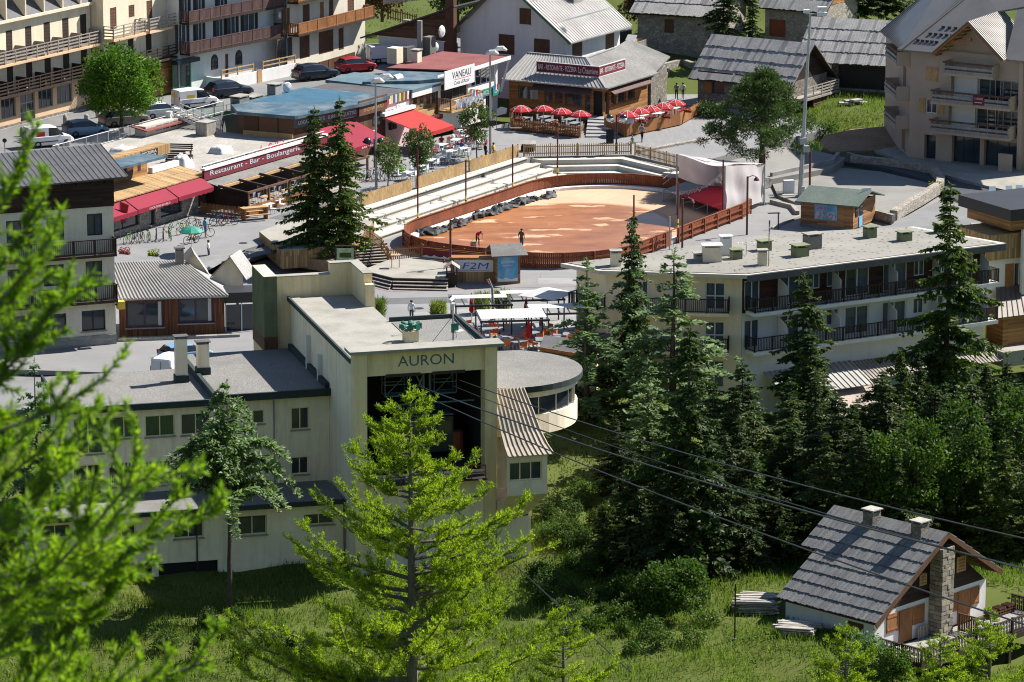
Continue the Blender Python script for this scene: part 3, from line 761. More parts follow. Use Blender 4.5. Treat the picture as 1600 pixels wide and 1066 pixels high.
# === building helpers
def window(F,r,parent,frame='white_paint',pane='glass',mull=1,trans=0,depth=.2,fw=.07,sill=None,name='window',curtain=None):
 u0,u1,v0,v1=r; d0,d1=-depth+.05,-depth+.11
 if curtain:
  d0,d1=-.1,-.05
 mb=MB()
 mb.fbox(F,u0,u0+fw,v0,v1,d0,d1); mb.fbox(F,u1-fw,u1,v0,v1,d0,d1)
 mb.fbox(F,u0+fw,u1-fw,v0,v0+fw,d0,d1); mb.fbox(F,u0+fw,u1-fw,v1-fw,v1,d0,d1)
 for i in range(mull):
  uc=u0+(u1-u0)*(i+1)/(mull+1); mb.fbox(F,uc-fw/2,uc+fw/2,v0+fw,v1-fw,d0-.004,d1-.004)
 for i in range(trans):
  vc=v0+(v1-v0)*(i+1)/(trans+1); mb.fbox(F,u0+fw,u1-fw,vc-fw/2,vc+fw/2,d0-.008,d1-.008)
 w=mb.build(name,frame,parent)
 MB().fbox(F,u0+fw*.5,u1-fw*.5,v0+fw*.5,v1-fw*.5,d0+.012,d0+.022).build('pane',pane,w)
 if curtain:
  k=10; cm=MB(); cu0,cu1=u0+(u1-u0)*curtain,u1-.04
  for i in range(k):
   a,b_=cu0+(cu1-cu0)*i/k,cu0+(cu1-cu0)*(i+1)/k
   dd=(-depth+.02,-depth+.07)if i%2 else(-depth+.07,-depth+.02)
   cm.poly([F.p(a,v0+.03,dd[0]),F.p(b_,v0+.03,dd[1]),F.p(b_,v1-.03,dd[1]),F.p(a,v1-.03,dd[0])])
  cm.build('curtain','curtain',w)
 if sill:
  MB().fbox(F,u0-.08,u1+.08,v0-.09,v0-.002,-.02,.1).build('sill',sill,w)
 return w
def shutter(F,r,parent,matname='wood_brown',d=.03,leaves=2):
 u0,u1,v0,v1=r
 for i in range(leaves):
  a=u0+(u1-u0)*i/leaves+.01; b_=u0+(u1-u0)*(i+1)/leaves-.01
  o=MB().fbox(F,a,b_,v0,v1,d-.05,d).build('shutter',matname,parent)
  for q in(v0+.15,v1-.25):MB().fbox(F,a+.03,b_-.03,q,q+.1,d+.001,d+.02).build('batten',matname,o)
def railing(pts,h,parent,matname,style='bars',pitch=.12,post=1.6):
 """balcony railing along 3-D points (slab top)"""
 hd=MB(); bal=MB()
 for p,q in zip(pts[:-1],pts[1:]):
  p,q=Vector(p),Vector(q); d=q-p; L=d.length; e=d/L; up=Vector((0,0,1)); n=e.cross(up)
  hd.beam(p+up*h,q+up*h,.07,.07)
  if style=='bars':
   hd.beam(p+up*.1,q+up*.1,.05,.06)
   k=max(1,int(L/pitch))
   for i in range(k):
    c=p+d*((i+.5)/k); bal.obox(c-e*.025-n*.015+up*.1,e*.05,n*.03,up*(h-.12))
  elif style=='boards':
   hd.beam(p+up*.12,q+up*.12,.05,.09)
   k=max(1,int(L/.17))
   for i in range(k):
    c=p+d*((i+.5)/k); j=.15*((i%2))
    bal.obox(c-e*.065-n*.015+up*.03,e*.13,n*.03,up*(h-.08))
  elif style=='rails':
   for hh in(.22,.48,.74):bal.beam(p+up*(h*hh),q+up*(h*hh),.05,.13)
  k=max(1,int(L/post))
  for i in range(k+1):
   c=p+d*(i/k); hd.box((c.x,c.y,c.z),(.1,.1,h+.04),math.atan2(d.y,d.x))
 o=hd.build('railing',matname,parent)
 bal.build('balusters' if style!='rails' else 'rails',matname,o,kind='stuff')
 return o
def balcony(F,u0,u1,v,depth,parent,slabmat,railmat,h=1.05,style='bars',t=.2,ends=True,pitch=.12):
 MB().fbox(F,u0,u1,v-t,v,.003,depth).build('balcony_slab',slabmat,parent)
 e=depth-.08
 pts=[F.p(u0+.06,v,e),F.p(u1-.06,v,e)]
 if ends:pts=[F.p(u0+.06,v,.05)]+pts+[F.p(u1-.06,v,.05)]
 return railing(pts,h,parent,railmat,style,pitch)
def ribbed(q,n,parent,matname,t=.06,rh=.05,rw=.05,name='roof',ribs=True):
 """roof sheet q = eave0, eave1, ridge1, ridge0 with standing ribs running up the slope"""
 q=[Vector(p)for p in q]
 nrm=(q[1]-q[0]).cross(q[3]-q[0]).normalized()
 if nrm.z<0:nrm=-nrm
 o=MB().slab(q,t).build(name,matname,parent)
 if ribs:
  rb=MB()
  for i in range(n+1):
   a,b_=q[0].lerp(q[1],i/n),q[3].lerp(q[2],i/n)
   rb.beam(a+nrm*(rh/2),b_+nrm*(rh/2),rw,rh)
  rb.build('roof_ribs',matname,o,kind='stuff')
 return o
def plank_roof(q,rows,parent,matname='grey_plank',pw=.2,over=.12,seed=1,t=.04,step=.08,name='plank_course'):
 """board shingle roof: courses of long planks, each course lapping the one below; q = eave0, eave1, ridge1, ridge0"""
 q=[Vector(p)for p in q]; r=random.Random(seed)
 nrm=(q[1]-q[0]).cross(q[3]-q[0]).normalized()
 if nrm.z<0:nrm=-nrm
 MB().slab([p-nrm*.06 for p in q],.08).build('roof_deck','wood_dark',parent)
 for k in range(rows):
  f0,f1=k/rows,min(1.0,(k+1)/rows+.03)
  A,B_=q[0].lerp(q[3],f0),q[1].lerp(q[2],f0); C_,D_=q[1].lerp(q[2],f1),q[0].lerp(q[3],f1)
  n=max(3,int((B_-A).length/pw)); mb=MB(); mi=[]
  for i in range(n):
   g0,g1=(i+.04)/n,(i+.96)/n; dn=(q[0]-q[3]).normalized()*r.uniform(-.03,over)
   li=nrm*(step+r.uniform(-.012,.02)); lo=nrm*.012
   p0,p1,p2,p3=A.lerp(B_,g0)+dn+li,A.lerp(B_,g1)+dn+li,D_.lerp(C_,g1)+lo,D_.lerp(C_,g0)+lo
   i0=len(mb.v)
   for p in(p0,p1,p2,p3):mb.v.append(tuple(p))
   for p in(p0,p1,p2,p3):mb.v.append(tuple(p-nrm*t))
   m_=r.choice((0,0,1,2))
   for f in((0,1,2,3),(7,6,5,4),(1,0,4,5),(2,1,5,6),(3,2,6,7),(0,3,7,4)):
    mb.f.append(tuple(i0+x for x in f)); mb.m.append(m_)
  mb.build(name,[matname,matname+'_b',matname+'_c'],parent,kind='stuff')
mat('grey_plank_b',(.19,.188,.185),.85,.3,.3,7,.7,.3)
mat('grey_plank_c',(.31,.30,.285),.85,.3,.3,7,.7,.3)
def gable(mb,F,v0,u_apex,v_apex,u0=0,u1=None):
 u1=F.L if u1 is None else u1
 mb.poly([F.p(u0,v0),F.p(u1,v0),F.p(u_apex,v_apex)])
def chimney(p,w,d,h,parent,matname,cap=None,rz=0.0,name='chimney'):
 o=MB().box(p,(w,d,h),rz).build(name,matname,parent)
 c=MB()
 for sx in(-1,1):
  for sy in(-1,1):
   c.box((p[0]+(cos(rz)*sx*(w/2-.06)-sin(rz)*sy*(d/2-.06)),p[1]+(sin(rz)*sx*(w/2-.06)+cos(rz)*sy*(d/2-.06)),p[2]+h-.002),(.1,.1,.14),rz)
 c.box((p[0],p[1],p[2]+h+.135),(w+.2,d+.2,.07),rz)
 c.build('cap',cap or matname,o)
 return o
 # === cable car station
T15=radians(15); SX=Vector((cos(T15),sin(T15),0)); SY=Vector((-sin(T15),cos(T15),0)); S0=Vector((-10.1,253.7,0))
def S(u,w,z):return S0+SX*u+SY*w+Vector((0,0,z))
def sbox(mb,u0,u1,w0,w1,z0,z1):return mb.obox(S(u0,w0,z0),SX*(u1-u0),SY*(w1-w0),(0,0,z1-z0))
STN=thing('cable_car_station','cream concrete cable car station with open dark bay and big sign letters','station',S(4,0,-7))
hall=MB()
sbox(hall,0,.35,.8,21,-7,7.5); sbox(hall,8.95,9.3,.8,11,-7,7.5)
sbox(hall,4.4,4.75,11.0,21,-2,7.5); sbox(hall,.35,4.4,20.6,21,-2,7.5); sbox(hall,4.75,8.95,10.6,11,-4,7.5)
hall.build('hall_wall','station_white',STN)
rf=MB()
rf.prism([S(-.12,.9,0),S(9.5,.9,0),S(9.5,11.2,0),S(4.9,11.2,0),S(4.9,20.4,0),S(-.12,20.4,0)],7.5,7.66)
rf.build('flat_roof','concrete',STN)
MB().prism([S(4.95,1.5,0),S(9.2,1.5,0),S(9.2,10.9,0),S(4.95,10.9,0)],7.664,7.70).build('roof_gravel','roof_gravel',STN)
ed=MB(); sbox(ed,-.2,-.05,.9,20.6,7.42,7.74); sbox(ed,9.4,9.62,3,11.3,7.4,7.95); sbox(ed,4.9,9.4,11.22,11.4,7.4,7.95)
ed.build('roof_edge','dark_felt',STN)
for(u0,u1)in((-.15,.65),(8.55,9.35)):
 q=[S(u0,-.05,-7),S(u1,-.05,-7),S(u1,.8,-7),S(u0,.8,-7)]; tq=[S(u0,-.45,8.35),S(u1,-.45,8.35),S(u1,.8,8.35),S(u0,.8,8.35)]
 mb=MB()
 for k in range(4):mb.poly([q[k],q[(k+1)%4],tq[(k+1)%4],tq[k]])
 mb.poly(tq).build('portal_pillar','station_wall',STN)
pf=Face(S(.65,-.15,0),S(8.55,-.15,0),0)
MB().fbox(pf,0,pf.L,6.75,8.35,-.5,0).build('sign_panel','station_wall',STN)
mat('letter_teal',(.07,.12,.13),.7,.1,.2,5,.8,0)
letters(pf,'AURON',2.1,5.85,7.28,7.98,.01,'letter_teal',STN)
cap=MB(); sbox(cap,-.55,9.75,-.75,.9,8.36,8.56)
cap.build('portal_cap','concrete',STN)
for(a,b_)in((1.3,3.6),(4.4,6.6)):MB().fbox(pf,a,b_,6.62,6.82,-.1,.06).build('roller_beam','wood_dark',STN)
mat('bay_shade',(.035,.037,.04),.9,.2,.3,4,.6,.1)  # near-black colour paints the shade inside the open bay
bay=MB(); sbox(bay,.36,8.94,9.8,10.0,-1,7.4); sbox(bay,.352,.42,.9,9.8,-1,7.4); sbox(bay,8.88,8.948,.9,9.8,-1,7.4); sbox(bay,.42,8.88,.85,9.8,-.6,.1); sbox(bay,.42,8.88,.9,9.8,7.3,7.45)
bay.build('bay_lining','bay_shade',STN)
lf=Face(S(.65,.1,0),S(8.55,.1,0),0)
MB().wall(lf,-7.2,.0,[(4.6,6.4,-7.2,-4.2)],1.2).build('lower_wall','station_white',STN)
gw=MB(); sbox(gw,.7,8.5,-1.1,.1,-.45,-.33); g=gw.build('gangway','dark_metal',STN)
rl=MB()
for i in range(9):rl.tube([S(.8+i*.95,-1.05,-.33),S(.8+i*.95,-1.05,.55)],.035,5)
for zz in(.1,.55):rl.tube([S(.8,-1.05,zz),S(8.4,-1.05,zz)],.04,5)
mat('rust_red',(.20,.05,.035),.7,.2,.3,6,.8,.1)
rl.build('gangway_rail','rust_red',STN)
mat('machine_blue',(.09,.15,.19),.6,.15,.2,5,.8,0)
for(u,w,z)in((2.3,1.6,4.9),(5.6,1.6,4.9)):
 cg=MB(); p=lambda a,b_,c_:S(u+a,w+b_,z+c_)
 for a in(0,1.5):
  for b_ in(0,.9):cg.tube([p(a,b_,0),p(a,b_,1.5)],.035,5)
 for c_ in(0,.75,1.5):
  cg.tube([p(0,0,c_),p(1.5,0,c_),p(1.5,.9,c_),p(0,.9,c_),p(0,0,c_)],.035,5)
 cg.tube([p(0,0,0),p(1.5,0,1.5)],.03,5); cg.tube([p(.75,0,1.5),p(.75,0,2.3)],.05,5)
 cg.obox(p(0,0,-.05),SX*1.5,SY*.9,(0,0,.05)); cg.build('work_cage','machine_blue',STN)
tr=MB()
for a,b_ in(((3.9,1.2,4.4),(3.9,1.2,7.2)),((5.2,1.2,4.4),(5.2,1.2,7.2)),((3.9,1.2,4.4),(5.2,1.2,7.2)),((5.2,1.2,4.4),(3.9,1.2,7.2)),((1.5,1.2,4.4),(8.2,1.2,4.4))):tr.tube([S(*a),S(*b_)],.06,5)
tr.build('truss','machine_blue',STN)
cab=thing('cable_car_cabin','dark blue cable car cabin standing inside the open bay','cabin',S(5.6,4.5,.1))
cb=MB(); sbox(cb,3.9,7.3,3.2,6.0,.5,2.9); cb.build('body','paint_navy',cab)
cf=Face(S(3.9,3.2,0),S(7.3,3.2,0),0)
for k in range(3):MB().fbox(cf,.2+k*1.08,1.1+k*1.08,1.6,2.6,.002,.02).build('window','glass',cab)
MB().fbox(cf,0,3.4,3.0,3.1,-2.8,.05).build('roof','machine_blue',cab)
MB().tube([S(5.6,4.6,2.9),S(5.6,4.6,5.6),S(5.6,3.6,6.6)],.1,6).build('hanger','grey_metal',cab)
for k,(a,w)in enumerate(((2.0,8),(3.0,8),(7.6,3.5))):
 dr=MB().lathe([(.3,0),(.45,.05),(.45,1.7),(.3,1.75)],S(a,w,.1),12).build('drum','rust_red' if k==2 else 'grey_metal',STN)
pr=MB(); sbox(pr,-1.0,5.0,20.7,21.3,0,9.1)
sbox(pr,2.9,5.0,20.7,21.3,9.1,9.85); sbox(pr,4.4,5.0,16.8,20.7,7.5,9.85); sbox(pr,4.4,5.0,16.2,16.8,7.5,9.2)
pr.build('rear_parapet','station_wall',STN)
co=MB(); sbox(co,-1.0,2.9,20.65,21.35,9.1,9.16); sbox(co,2.85,5.05,20.65,21.35,9.852,9.92); sbox(co,4.35,5.05,16.75,20.65,9.852,9.92)
co.build('coping','concrete',STN)
tw=MB(); sbox(tw,-1.9,-1.0,20.2,24.2,-1,9.3); sbox(tw,-1.9,0.0,20.2,20.7,-1,3.0)
tw.build('tower','station_wall',STN)
cl=MB()
for k in range(11):sbox(cl,-1.86+k*.078,-1.82+k*.078,20.14,20.199,5.0,9.3)
for k in range(14):sbox(cl,-1.96,-1.901,20.25+k*.28,20.4+k*.28,5.0,9.3)
cl.build('green_cladding','green_box',STN,kind='stuff')
bn=MB(); sbox(bn,-1.95,-.98,20.13,24.22,4.0,5.0); bn.build('brown_band','wood_brown',STN)
gm=MB(); sbox(gm,-1.93,-.985,20.16,24.21,5.0,9.28); gm.build('green_panel','green_box',STN)
lad=MB()
for a in(0,.45):lad.tube([S(5.06,16.3+a,6.3),S(5.06,16.3+a,9.3)],.025,4)
for k in range(9):lad.tube([S(5.06,16.3,6.5+k*.3),S(5.06,16.75,6.5+k*.3)],.02,4)
lad.build('ladder','grey_metal',STN)
for w in(10.2,13.8):
 bt=MB(); sbox(bt,-.32,0,w,w+.3,3.8,6.4 if w>12 else 5.9); bt.build('buttress','white_paint',STN)
HS=thing('siren','cluster of green loudspeaker horns on a cream plinth on the flat roof','siren',S(4.7,6.0,7.7))
hp=S(4.9,5.2,7.67); MB().box(hp,(.9,.9,.75),T15).build('plinth','station_wall',HS)
mat('horn_green',(.02,.13,.09),.5,.1,.2,5,.8,0)
for k in range(8):
 a=k*pi/4; d=Vector((cos(a),sin(a),0)); c0=hp+Vector((0,0,1.05))
 MB().tube([c0+d*.15,c0+d*.45,c0+d*.75],[.07,.1,.22],10).build('horn','horn_green',HS)
MB().lathe([(.2,0),(.2,.2),(.12,.5)],hp+Vector((0,0,.751)),8).build('core','horn_green',HS)
MS=thing('camera_mast','grey weather camera mast with dish and guy wires on the roof','mast',S(6.9,4.0,7.7))
mp=S(7.4,3.6,7.7)
MB().tube([mp,mp+Vector((0,0,2.7))],.06,6).build('mast','grey_metal',MS)
MB().tube([mp+Vector((-.2,-.3,2.95)),mp+Vector((.1,.35,3.1))],.13,8).build('camera_housing','white_paint',MS)
MB().lathe([(.12,0),(.1,.25),(.16,.45)],mp+Vector((0,0,2.3)),8).build('pan_head','white_metal',MS)
MB().box(mp+Vector((.12,-.1,.8)),(.5,.12,.6),.5).build('antenna_panel','horn_green',MS)
MB().lathe([(.02,0),(.32,.08),(.34,.1)],mp+Vector((.35,.0,.8)),10).build('dish','white_metal',MS)
for a in((-1.6,-.9),(1.7,-.6),(.2,1.9)):MB().tube([mp+Vector((0,0,1.9)),mp+Vector((a[0],a[1],0))],.02,4).build('guy_wire','dark_metal',MS)
WM=thing('weather_sensor','thin dark wind sensor pole behind the roof horns','sensor',S(5.5,8,7.7))
MB().tube([S(5.6,7.4,7.7),S(5.6,7.4,9.1)],.03,5).build('pole','dark_metal',WM)
MB().lathe([(.04,0),(.14,.1),(.05,.2)],S(5.6,7.4,9.1),8).build('cup','dark_metal',WM)
WG=thing('station_wing','cream two storey office wing with gravel roofs beside the station hall','building',S(-9,8,-2.3))
wf=Face(S(-17.4,8.1,0),S(-.02,8.1,0),0)
wl=Face(S(-17.4,17.2,0),S(-17.4,8.1,0),0)
wins=[]
for(x0,x1,yt,yb)in((171,217,651,685),(227,273,649,682),(283,329,646,679),(455,483,637,671),(395,413,641,662),(170,217,723,760),(225,272,721,758),(281,328,719,756),(455,482,714,741)):wins.append(wf.rect(x0,x1,yt,yb))
tall=wf.rect(115,161,653,710); door=wf.rect(114,160,726,779)
lw=[wl.rect(84,90,640,662),wl.rect(96,104,640,690)]
wb=MB().wall(wf,-2.6,3.8,wins+[tall,door],.22)
wb.wall(wl,-6,3.8,[(2.0,3.2,1.2,2.6),(5.0,6.4,1.2,2.6)],.2)
wb.build('wall','station_white',WG)
for i,r in enumerate(wins):
 w=window(wf,r,WG,'station_wall','curtain_green' if i in(0,1)else 'glass',1 if i!=4 else 0,0,.22,.07,'concrete')
 if i in(5,6,7):
  br=MB()
  k=int((r[1]-r[0])/.12)
  for j in range(k):br.fbox(wf,r[0]+.05+j*.12,r[0]+.075+j*.12,r[2]+.05,r[2]+.75,-.06,-.03)
  for j in range(k//2):br.fbox(wf,r[0]+.05+j*.24,r[0]+.16+j*.24,r[3]-(.9 if i==6 else .3),r[3]-.05,-.08,-.07)if i!=7 else None
  br.build('window_bars','white_metal',w,kind='stuff')
window(wf,tall,WG,'station_wall','curtain_green',1,0,.22,.08,'concrete')
dd=window(wf,door,WG,'sign_yellow' if 0 else 'station_wall','glass',1,1,.22,.1,None,'door')
for r in((2.0,3.2,1.2,2.6),(5.0,6.4,1.2,2.6)):window(wl,r,WG,'station_wall','glass',0)
MB().prism([S(-17.8,7.85,0),S(-7.7,7.85,0),S(-7.7,17.4,0),S(-17.8,17.4,0)],3.55,3.82).build('gravel_roof','roof_gravel',WG)
MB().prism([S(-7.68,7.75,0),S(-.03,7.75,0),S(-.03,20.2,0),S(-7.68,20.2,0)],3.75,4.12).build('gravel_roof','roof_gravel',WG)
eg=MB(); sbox(eg,-17.95,-7.7,7.65,7.84,3.5,3.93); sbox(eg,-17.95,-17.81,7.84,17.5,3.5,3.93); sbox(eg,-7.68,-.04,7.55,7.745,3.7,4.2); sbox(eg,-7.95,-7.69,7.9,20.2,3.83,4.3)
sbox(eg,-.3,-.03,8.0,20.0,4.121,4.5)
eg.build('roof_edge','dark_felt',WG)
for(u,w,h)in((-9.0,13.6,3.0),(-7.7+.3,14.2,2.1)):
 z0=3.82 if u<-8 else 4.12
 b_=MB().box(S(u,w,z0-.3),(.95,.75,.8),T15).build('chimney_base','dark_felt',WG)
 chimney(tuple(S(u,w,z0+.5)),.8,.6,h-.5,WG,'station_white','slate',T15)
LR=thing('station_garage','long low cream garage range with gravel roof below the station','building',S(-10,3.5,-7))
gf=Face(S(-21,3.6,0),S(-.2,3.3,0),0)
gh=[gf.rect(272,318,812,841),gf.rect(62,110,821,842),gf.rect(168,212,816,842),gf.rect(372,417,806,836),gf.rect(475,522,803,820)]
gg=[gf.rect(248,341,878,916),gf.rect(160,238,882,916)]
MB().wall(gf,-8.6,-2.4,gh+gg,.3).build('wall','station_white',LR)
mbs=MB(); sbox(mbs,-21,-20.8,3.62,9,-8,-2.42); mbs.build('end_wall','station_white',LR)
for r in gh:window(gf,r,LR,'station_wall','glass',1,0,.3,.07,'concrete')
for r in gg:MB().fbox(gf,r[0],r[1],r[2],r[3],-.29,-.25).build('garage_door','black',LR)
MB().prism([S(-21.4,3.3,0),S(-.2,3.0,0),S(-.2,8.07,0),S(-21.4,8.07,0)],-2.4,-2.22).build('gravel_roof','roof_gravel',LR)
eg=MB().obox(S(-21.5,3.1,-2.5),S(-.2,2.8,0)-S(-21.5,3.1,0),SY*.19,(0,0,.3)); eg.build('roof_edge','dark_felt',LR)
MB().tube([gf.p(11.0,-8,.06),gf.p(11.0,-2.5,.06)],.05,5).build('downpipe','dark_metal',LR)
for u in(9.8,13.6):MB().tube([wf.p(u,-2.2,.07),wf.p(u,3.5,.07)],.05,5).build('downpipe','concrete_grey',WG)
MB().box(wf.p(12.2,.6,.18),(.8,.35,.6),T15).build('condenser_unit','white_metal',WG)
AN=thing('control_cabin','pale control cabin with swept ribbed metal roof beside the portal','building',S(11,-2,-4))
prof=[(1.0,5.1),(-.4,3.7),(-1.3,2.7),(-2.2,2.0),(-3.1,1.55)]
for(w0,z0),(w1,z1)in zip(prof[:-1],prof[1:]):
 f0,f1=(1.0-w0)/4.1,(1.0-w1)/4.1
 ur0,ur1=11.5+.95*f0,11.5+.95*f1
 ribbed([S(9.38,w1,z1),S(ur1,w1,z1),S(ur0,w0,z0),S(9.38,w0,z0)],9,AN,'seam_warm',.05,.07,.06)
af=Face(S(9.4,-2.75,0),S(12.1,-2.75,0),0)
aw=af.rect(773,841,723,752); aw=(.15,2.35,aw[2],aw[3])
MB().wall(af,-1.2,1.55,[aw],.25).build('wall','station_white',AN)
window(af,aw,AN,'station_wall','glass',2,0,.25,.08)
sw=MB(); sw.poly([S(12.1,-2.75,-1.2),S(12.1,2,-1.2),S(12.1,2,4.2),S(12.1,-1.3,2.6),S(12.1,-2.75,1.6)])
sw.poly([S(9.4,-2.75,-1.2),S(12.1,-2.75,-1.2),S(11.4,-.3,-3.2),S(9.4,-.3,-3.4)])
sw.poly([S(12.1,-2.75,-1.2),S(12.1,2,-1.2),S(11.4,2,-3.2),S(11.4,-.3,-3.2)])
sbox(sw,9.4,11.7,-.2,3,-7.2,-2.2); sw.build('side_wall','station_white',AN)
sf=Face(S(9.4,-.2,0),S(11.7,-.2,0),0); MB().fbox(sf,.9,2.1,-3.3,-2.6,.002,.03).build('window','glass',AN)
RD=thing('round_room','round cream room with ribbon windows and gravel roof overhanging the slope','building',S(12,6,0))
CC=(11.4,7.0); RRd=5.3
def arcp(r,a,z):return S(CC[0]+r*cos(a),CC[1]+r*sin(a),z)
n=20; a0,a1=radians(-108),radians(62)
wm=MB(); gl=MB(); fr=MB(); rm=[arcp(RRd+.35,a0+(a1-a0)*i/n,0)for i in range(n+1)]+[S(9.45,12.2,0),S(9.45,1.6,0)]
for i in range(n):
 b0,b1=a0+(a1-a0)*i/n,a0+(a1-a0)*(i+1)/n
 for(z0,z1,r)in((1.6,2.95,RRd),(4.15,4.72,RRd)):
  wm.poly([arcp(r,b0,z0),arcp(r,b1,z0),arcp(r,b1,z1),arcp(r,b0,z1)])
 wm.poly([arcp(RRd,b0,2.95),arcp(RRd,b1,2.95),arcp(RRd-.2,b1,2.95),arcp(RRd-.2,b0,2.95)][::-1])
 wm.poly([arcp(RRd,b0,1.6),arcp(RRd-3.2,b0,1.3),arcp(RRd-3.2,b1,1.3),arcp(RRd,b1,1.6)])
 wm.poly([arcp(RRd-3.2,b0,-4),arcp(RRd-3.2,b1,-4),arcp(RRd-3.2,b1,1.3),arcp(RRd-3.2,b0,1.3)])
 gl.poly([arcp(RRd-.2,b0,2.9),arcp(RRd-.2,b1,2.9),arcp(RRd-.2,b1,4.2),arcp(RRd-.2,b0,4.2)])
 if i%2==0:fr.obox(arcp(RRd-.19,b0,2.95),SX*.06,SY*.06,(0,0,1.2))
 if i in(0,9,15):wm.obox(arcp(RRd-.28,b0,2.95)-SX*.2,SX*.45,SY*.3,(0,0,1.2))
wm.build('wall','station_white',RD); gl.build('ribbon_window','glass',RD); fr.build('glazing_bars','station_wall',RD,kind='stuff')
MB().prism(rm,4.72,4.98).build('gravel_roof','roof_gravel',RD)
em=MB()
for i in range(n):
 b0,b1=a0+(a1-a0)*i/n,a0+(a1-a0)*(i+1)/n
 em.poly([arcp(RRd+.36,b0,4.6),arcp(RRd+.36,b1,4.6),arcp(RRd+.36,b1,5.0),arcp(RRd+.36,b0,5.0)])
em.build('roof_edge','dark_felt',RD)
# === cream house with dark boarded top floor (left edge)
LB=thing('hotel_block','cream house with dark boarded top floor and black balconies beside the ribbed bar roof','building',at(150,545,-.45))
cA=at(182,546,-.45); cdir=radians(21)
bfc=Face(cA-Vector((cos(cdir),sin(cdir),0))*13,cA,-.45)
ht=bfc.uv(180,276)[1]
wr=[bfc.rect(73,100,340,376),bfc.rect(136,160,334,368),bfc.rect(12,36,421,448),bfc.rect(134,160,408,447),bfc.rect(66,104,491,523),bfc.rect(128,165,485,517),bfc.rect(10,34,345,380),bfc.rect(68,100,414,447),bfc.rect(4,40,495,526)]
vb=bfc.uv(183,321)[1]
MB().wall(bfc,1.2,vb,wr,.3).build('wall','render_grey',LB)
MB().fbox(bfc,0,bfc.L,-.5,1.2,-.5,.12).build('stone_base','stone_block',LB)
MB().fbox(bfc,0,bfc.L+.05,vb,ht-.1,-9,.1).build('boarded_storey','boards_dark',LB)
MB().obox(bfc.p(bfc.L,0,-.01),-bfc.n*9,bfc.d*-.3,(0,0,vb)).build('side_wall','render_grey',LB)
for i,r in enumerate(wr):
 window(bfc,r,LB,'wood_dark','glass_see',1,0,.3,.08,curtain=.55 if i in(1,3,0)else .8)if i not in(4,5,8)else window(bfc,r,LB,'wood_dark','glass',1,0,.3,.08,'concrete_grey')
for yy in(397,469):
 v=bfc.uv(180,yy-4)[1]; balcony(bfc,0,bfc.L-.05,v,.95,LB,'wood_dark','wood_dark',1.15,'bars',.18,True,.16)
er=[bfc.p(-.5,ht-.25,1.0),bfc.p(bfc.L+.9,ht+.15,1.0),bfc.p(bfc.L+.9,ht+1.3,-6.5),bfc.p(-.5,ht+.9,-6.5)]
ribbed(er,34,LB,'slate',.12,.04,.05)
for k in range(12):MB().beam(bfc.p(.4+k*1.08,ht-.3,.9),bfc.p(.4+k*1.08,ht-.12,-.5),.1,.16).build('rafter_end','wood_dark',LB)
ys=thing('wall_lantern','small yellow box sign on the corner of the cream house','sign',bfc.p(bfc.L,3.5))
MB().fbox(bfc,bfc.L+.02,bfc.L+.55,bfc.uv(182,481)[1],bfc.uv(182,469)[1],.1,.7).build('sign_box','sign_yellow',ys)
MB().fbox(bfc,bfc.L-.05,bfc.L+.02,bfc.uv(182,476)[1],bfc.uv(182,474)[1],-.1,.4).build('bracket','dark_metal',ys)
# === bar with ribbed pale roof
BR=thing('bar_annex','low bar with reddish boards, purple window frames and pale ribbed roof','building',at(270,530,-.3))
A_=at(187,533,-.3); bb=face_dir(A_,radians(9),351,-.3,500)
bw=[bb.rect(197,256,471,512),bb.rect(278,334,466,505)]
MB().wall(bb,-.2,3.35,bw,.3).build('wall','boards_bar',BR)
MB().obox(bb.p(bb.L,-.2,-.01),-bb.n*8,bb.d*-.2,(0,0,3.4)).build('side_wall','boards_bar',BR)
mat('purple_paint',(.075,.045,.085),.6,.1,.2,5,.8,0)
for r in bw:
 w=window(bb,r,BR,'purple_paint','glass',1,0,.3,.16,'concrete_grey')
 MB().fbox(bb,r[1]-.42,r[1]-.17,r[2]+.1,r[3]-.1,-.2,-.18).build('curtain','white_cloth',w)
rq=[bb.p(-.1,3.3,.55),bb.p(bb.L+.25,3.3,.55),bb.p(bb.L-2.6,4.75,-6.0),bb.p(-.6,4.75,-6.0)]
ribbed(rq,30,BR,'seam_roof',.1,.09,.09)
MB().slab([rq[1],bb.p(bb.L+.6,3.0,-6.0),rq[2]],.1).build('roof_hip','grey_plank',BR)
for k,(u,w)in enumerate(((6.0,-5.6),(8.6,-4.2))):
 dm=thing('porch_gable',('small cream gable with weathered plank roof behind the bar','plank roofed gable above the bar entrance')[k],'dormer',bb.p(u,3,w))
 e0,e1=bb.p(u-1.4,3.9,w),bb.p(u+1.3,3.6,w); ap=bb.p(u+.1,5.3,w); bk=Vector((.7,2.2,0))if k else Vector((-.4,2.4,0))
 MB().poly([bb.p(u-1.2,2.5,w),bb.p(u+1.1,2.5,w),bb.p(u+1.1,3.9,w),ap,bb.p(u-1.2,3.9,w)]).build('front','render_cream',dm)
 nn=bb.n*.35
 MB().slab([e1+nn,e1+bk,ap+bk+Vector((0,0,.12)),ap+nn+Vector((0,0,.12))],.1).build('roof_slope','grey_plank_c',dm)
 MB().slab([e0+nn,ap+nn+Vector((0,0,.12)),ap+bk+Vector((0,0,.12)),e0+bk],.1).build('roof_slope','wood_grey',dm)
chimney(tuple(bb.p(5.0,4.2,-5.4)),.6,.5,1.5,BR,'slate_light','slate',.2)
wall_run('flower_bed_wall',[bb.p(-.2,-.05,1.4),bb.p(5,-.05,1.3),bb.p(8.9,-.05,1.2)],.55,.4,'stone_block','low grey stone flower bed wall in front of the bar windows')
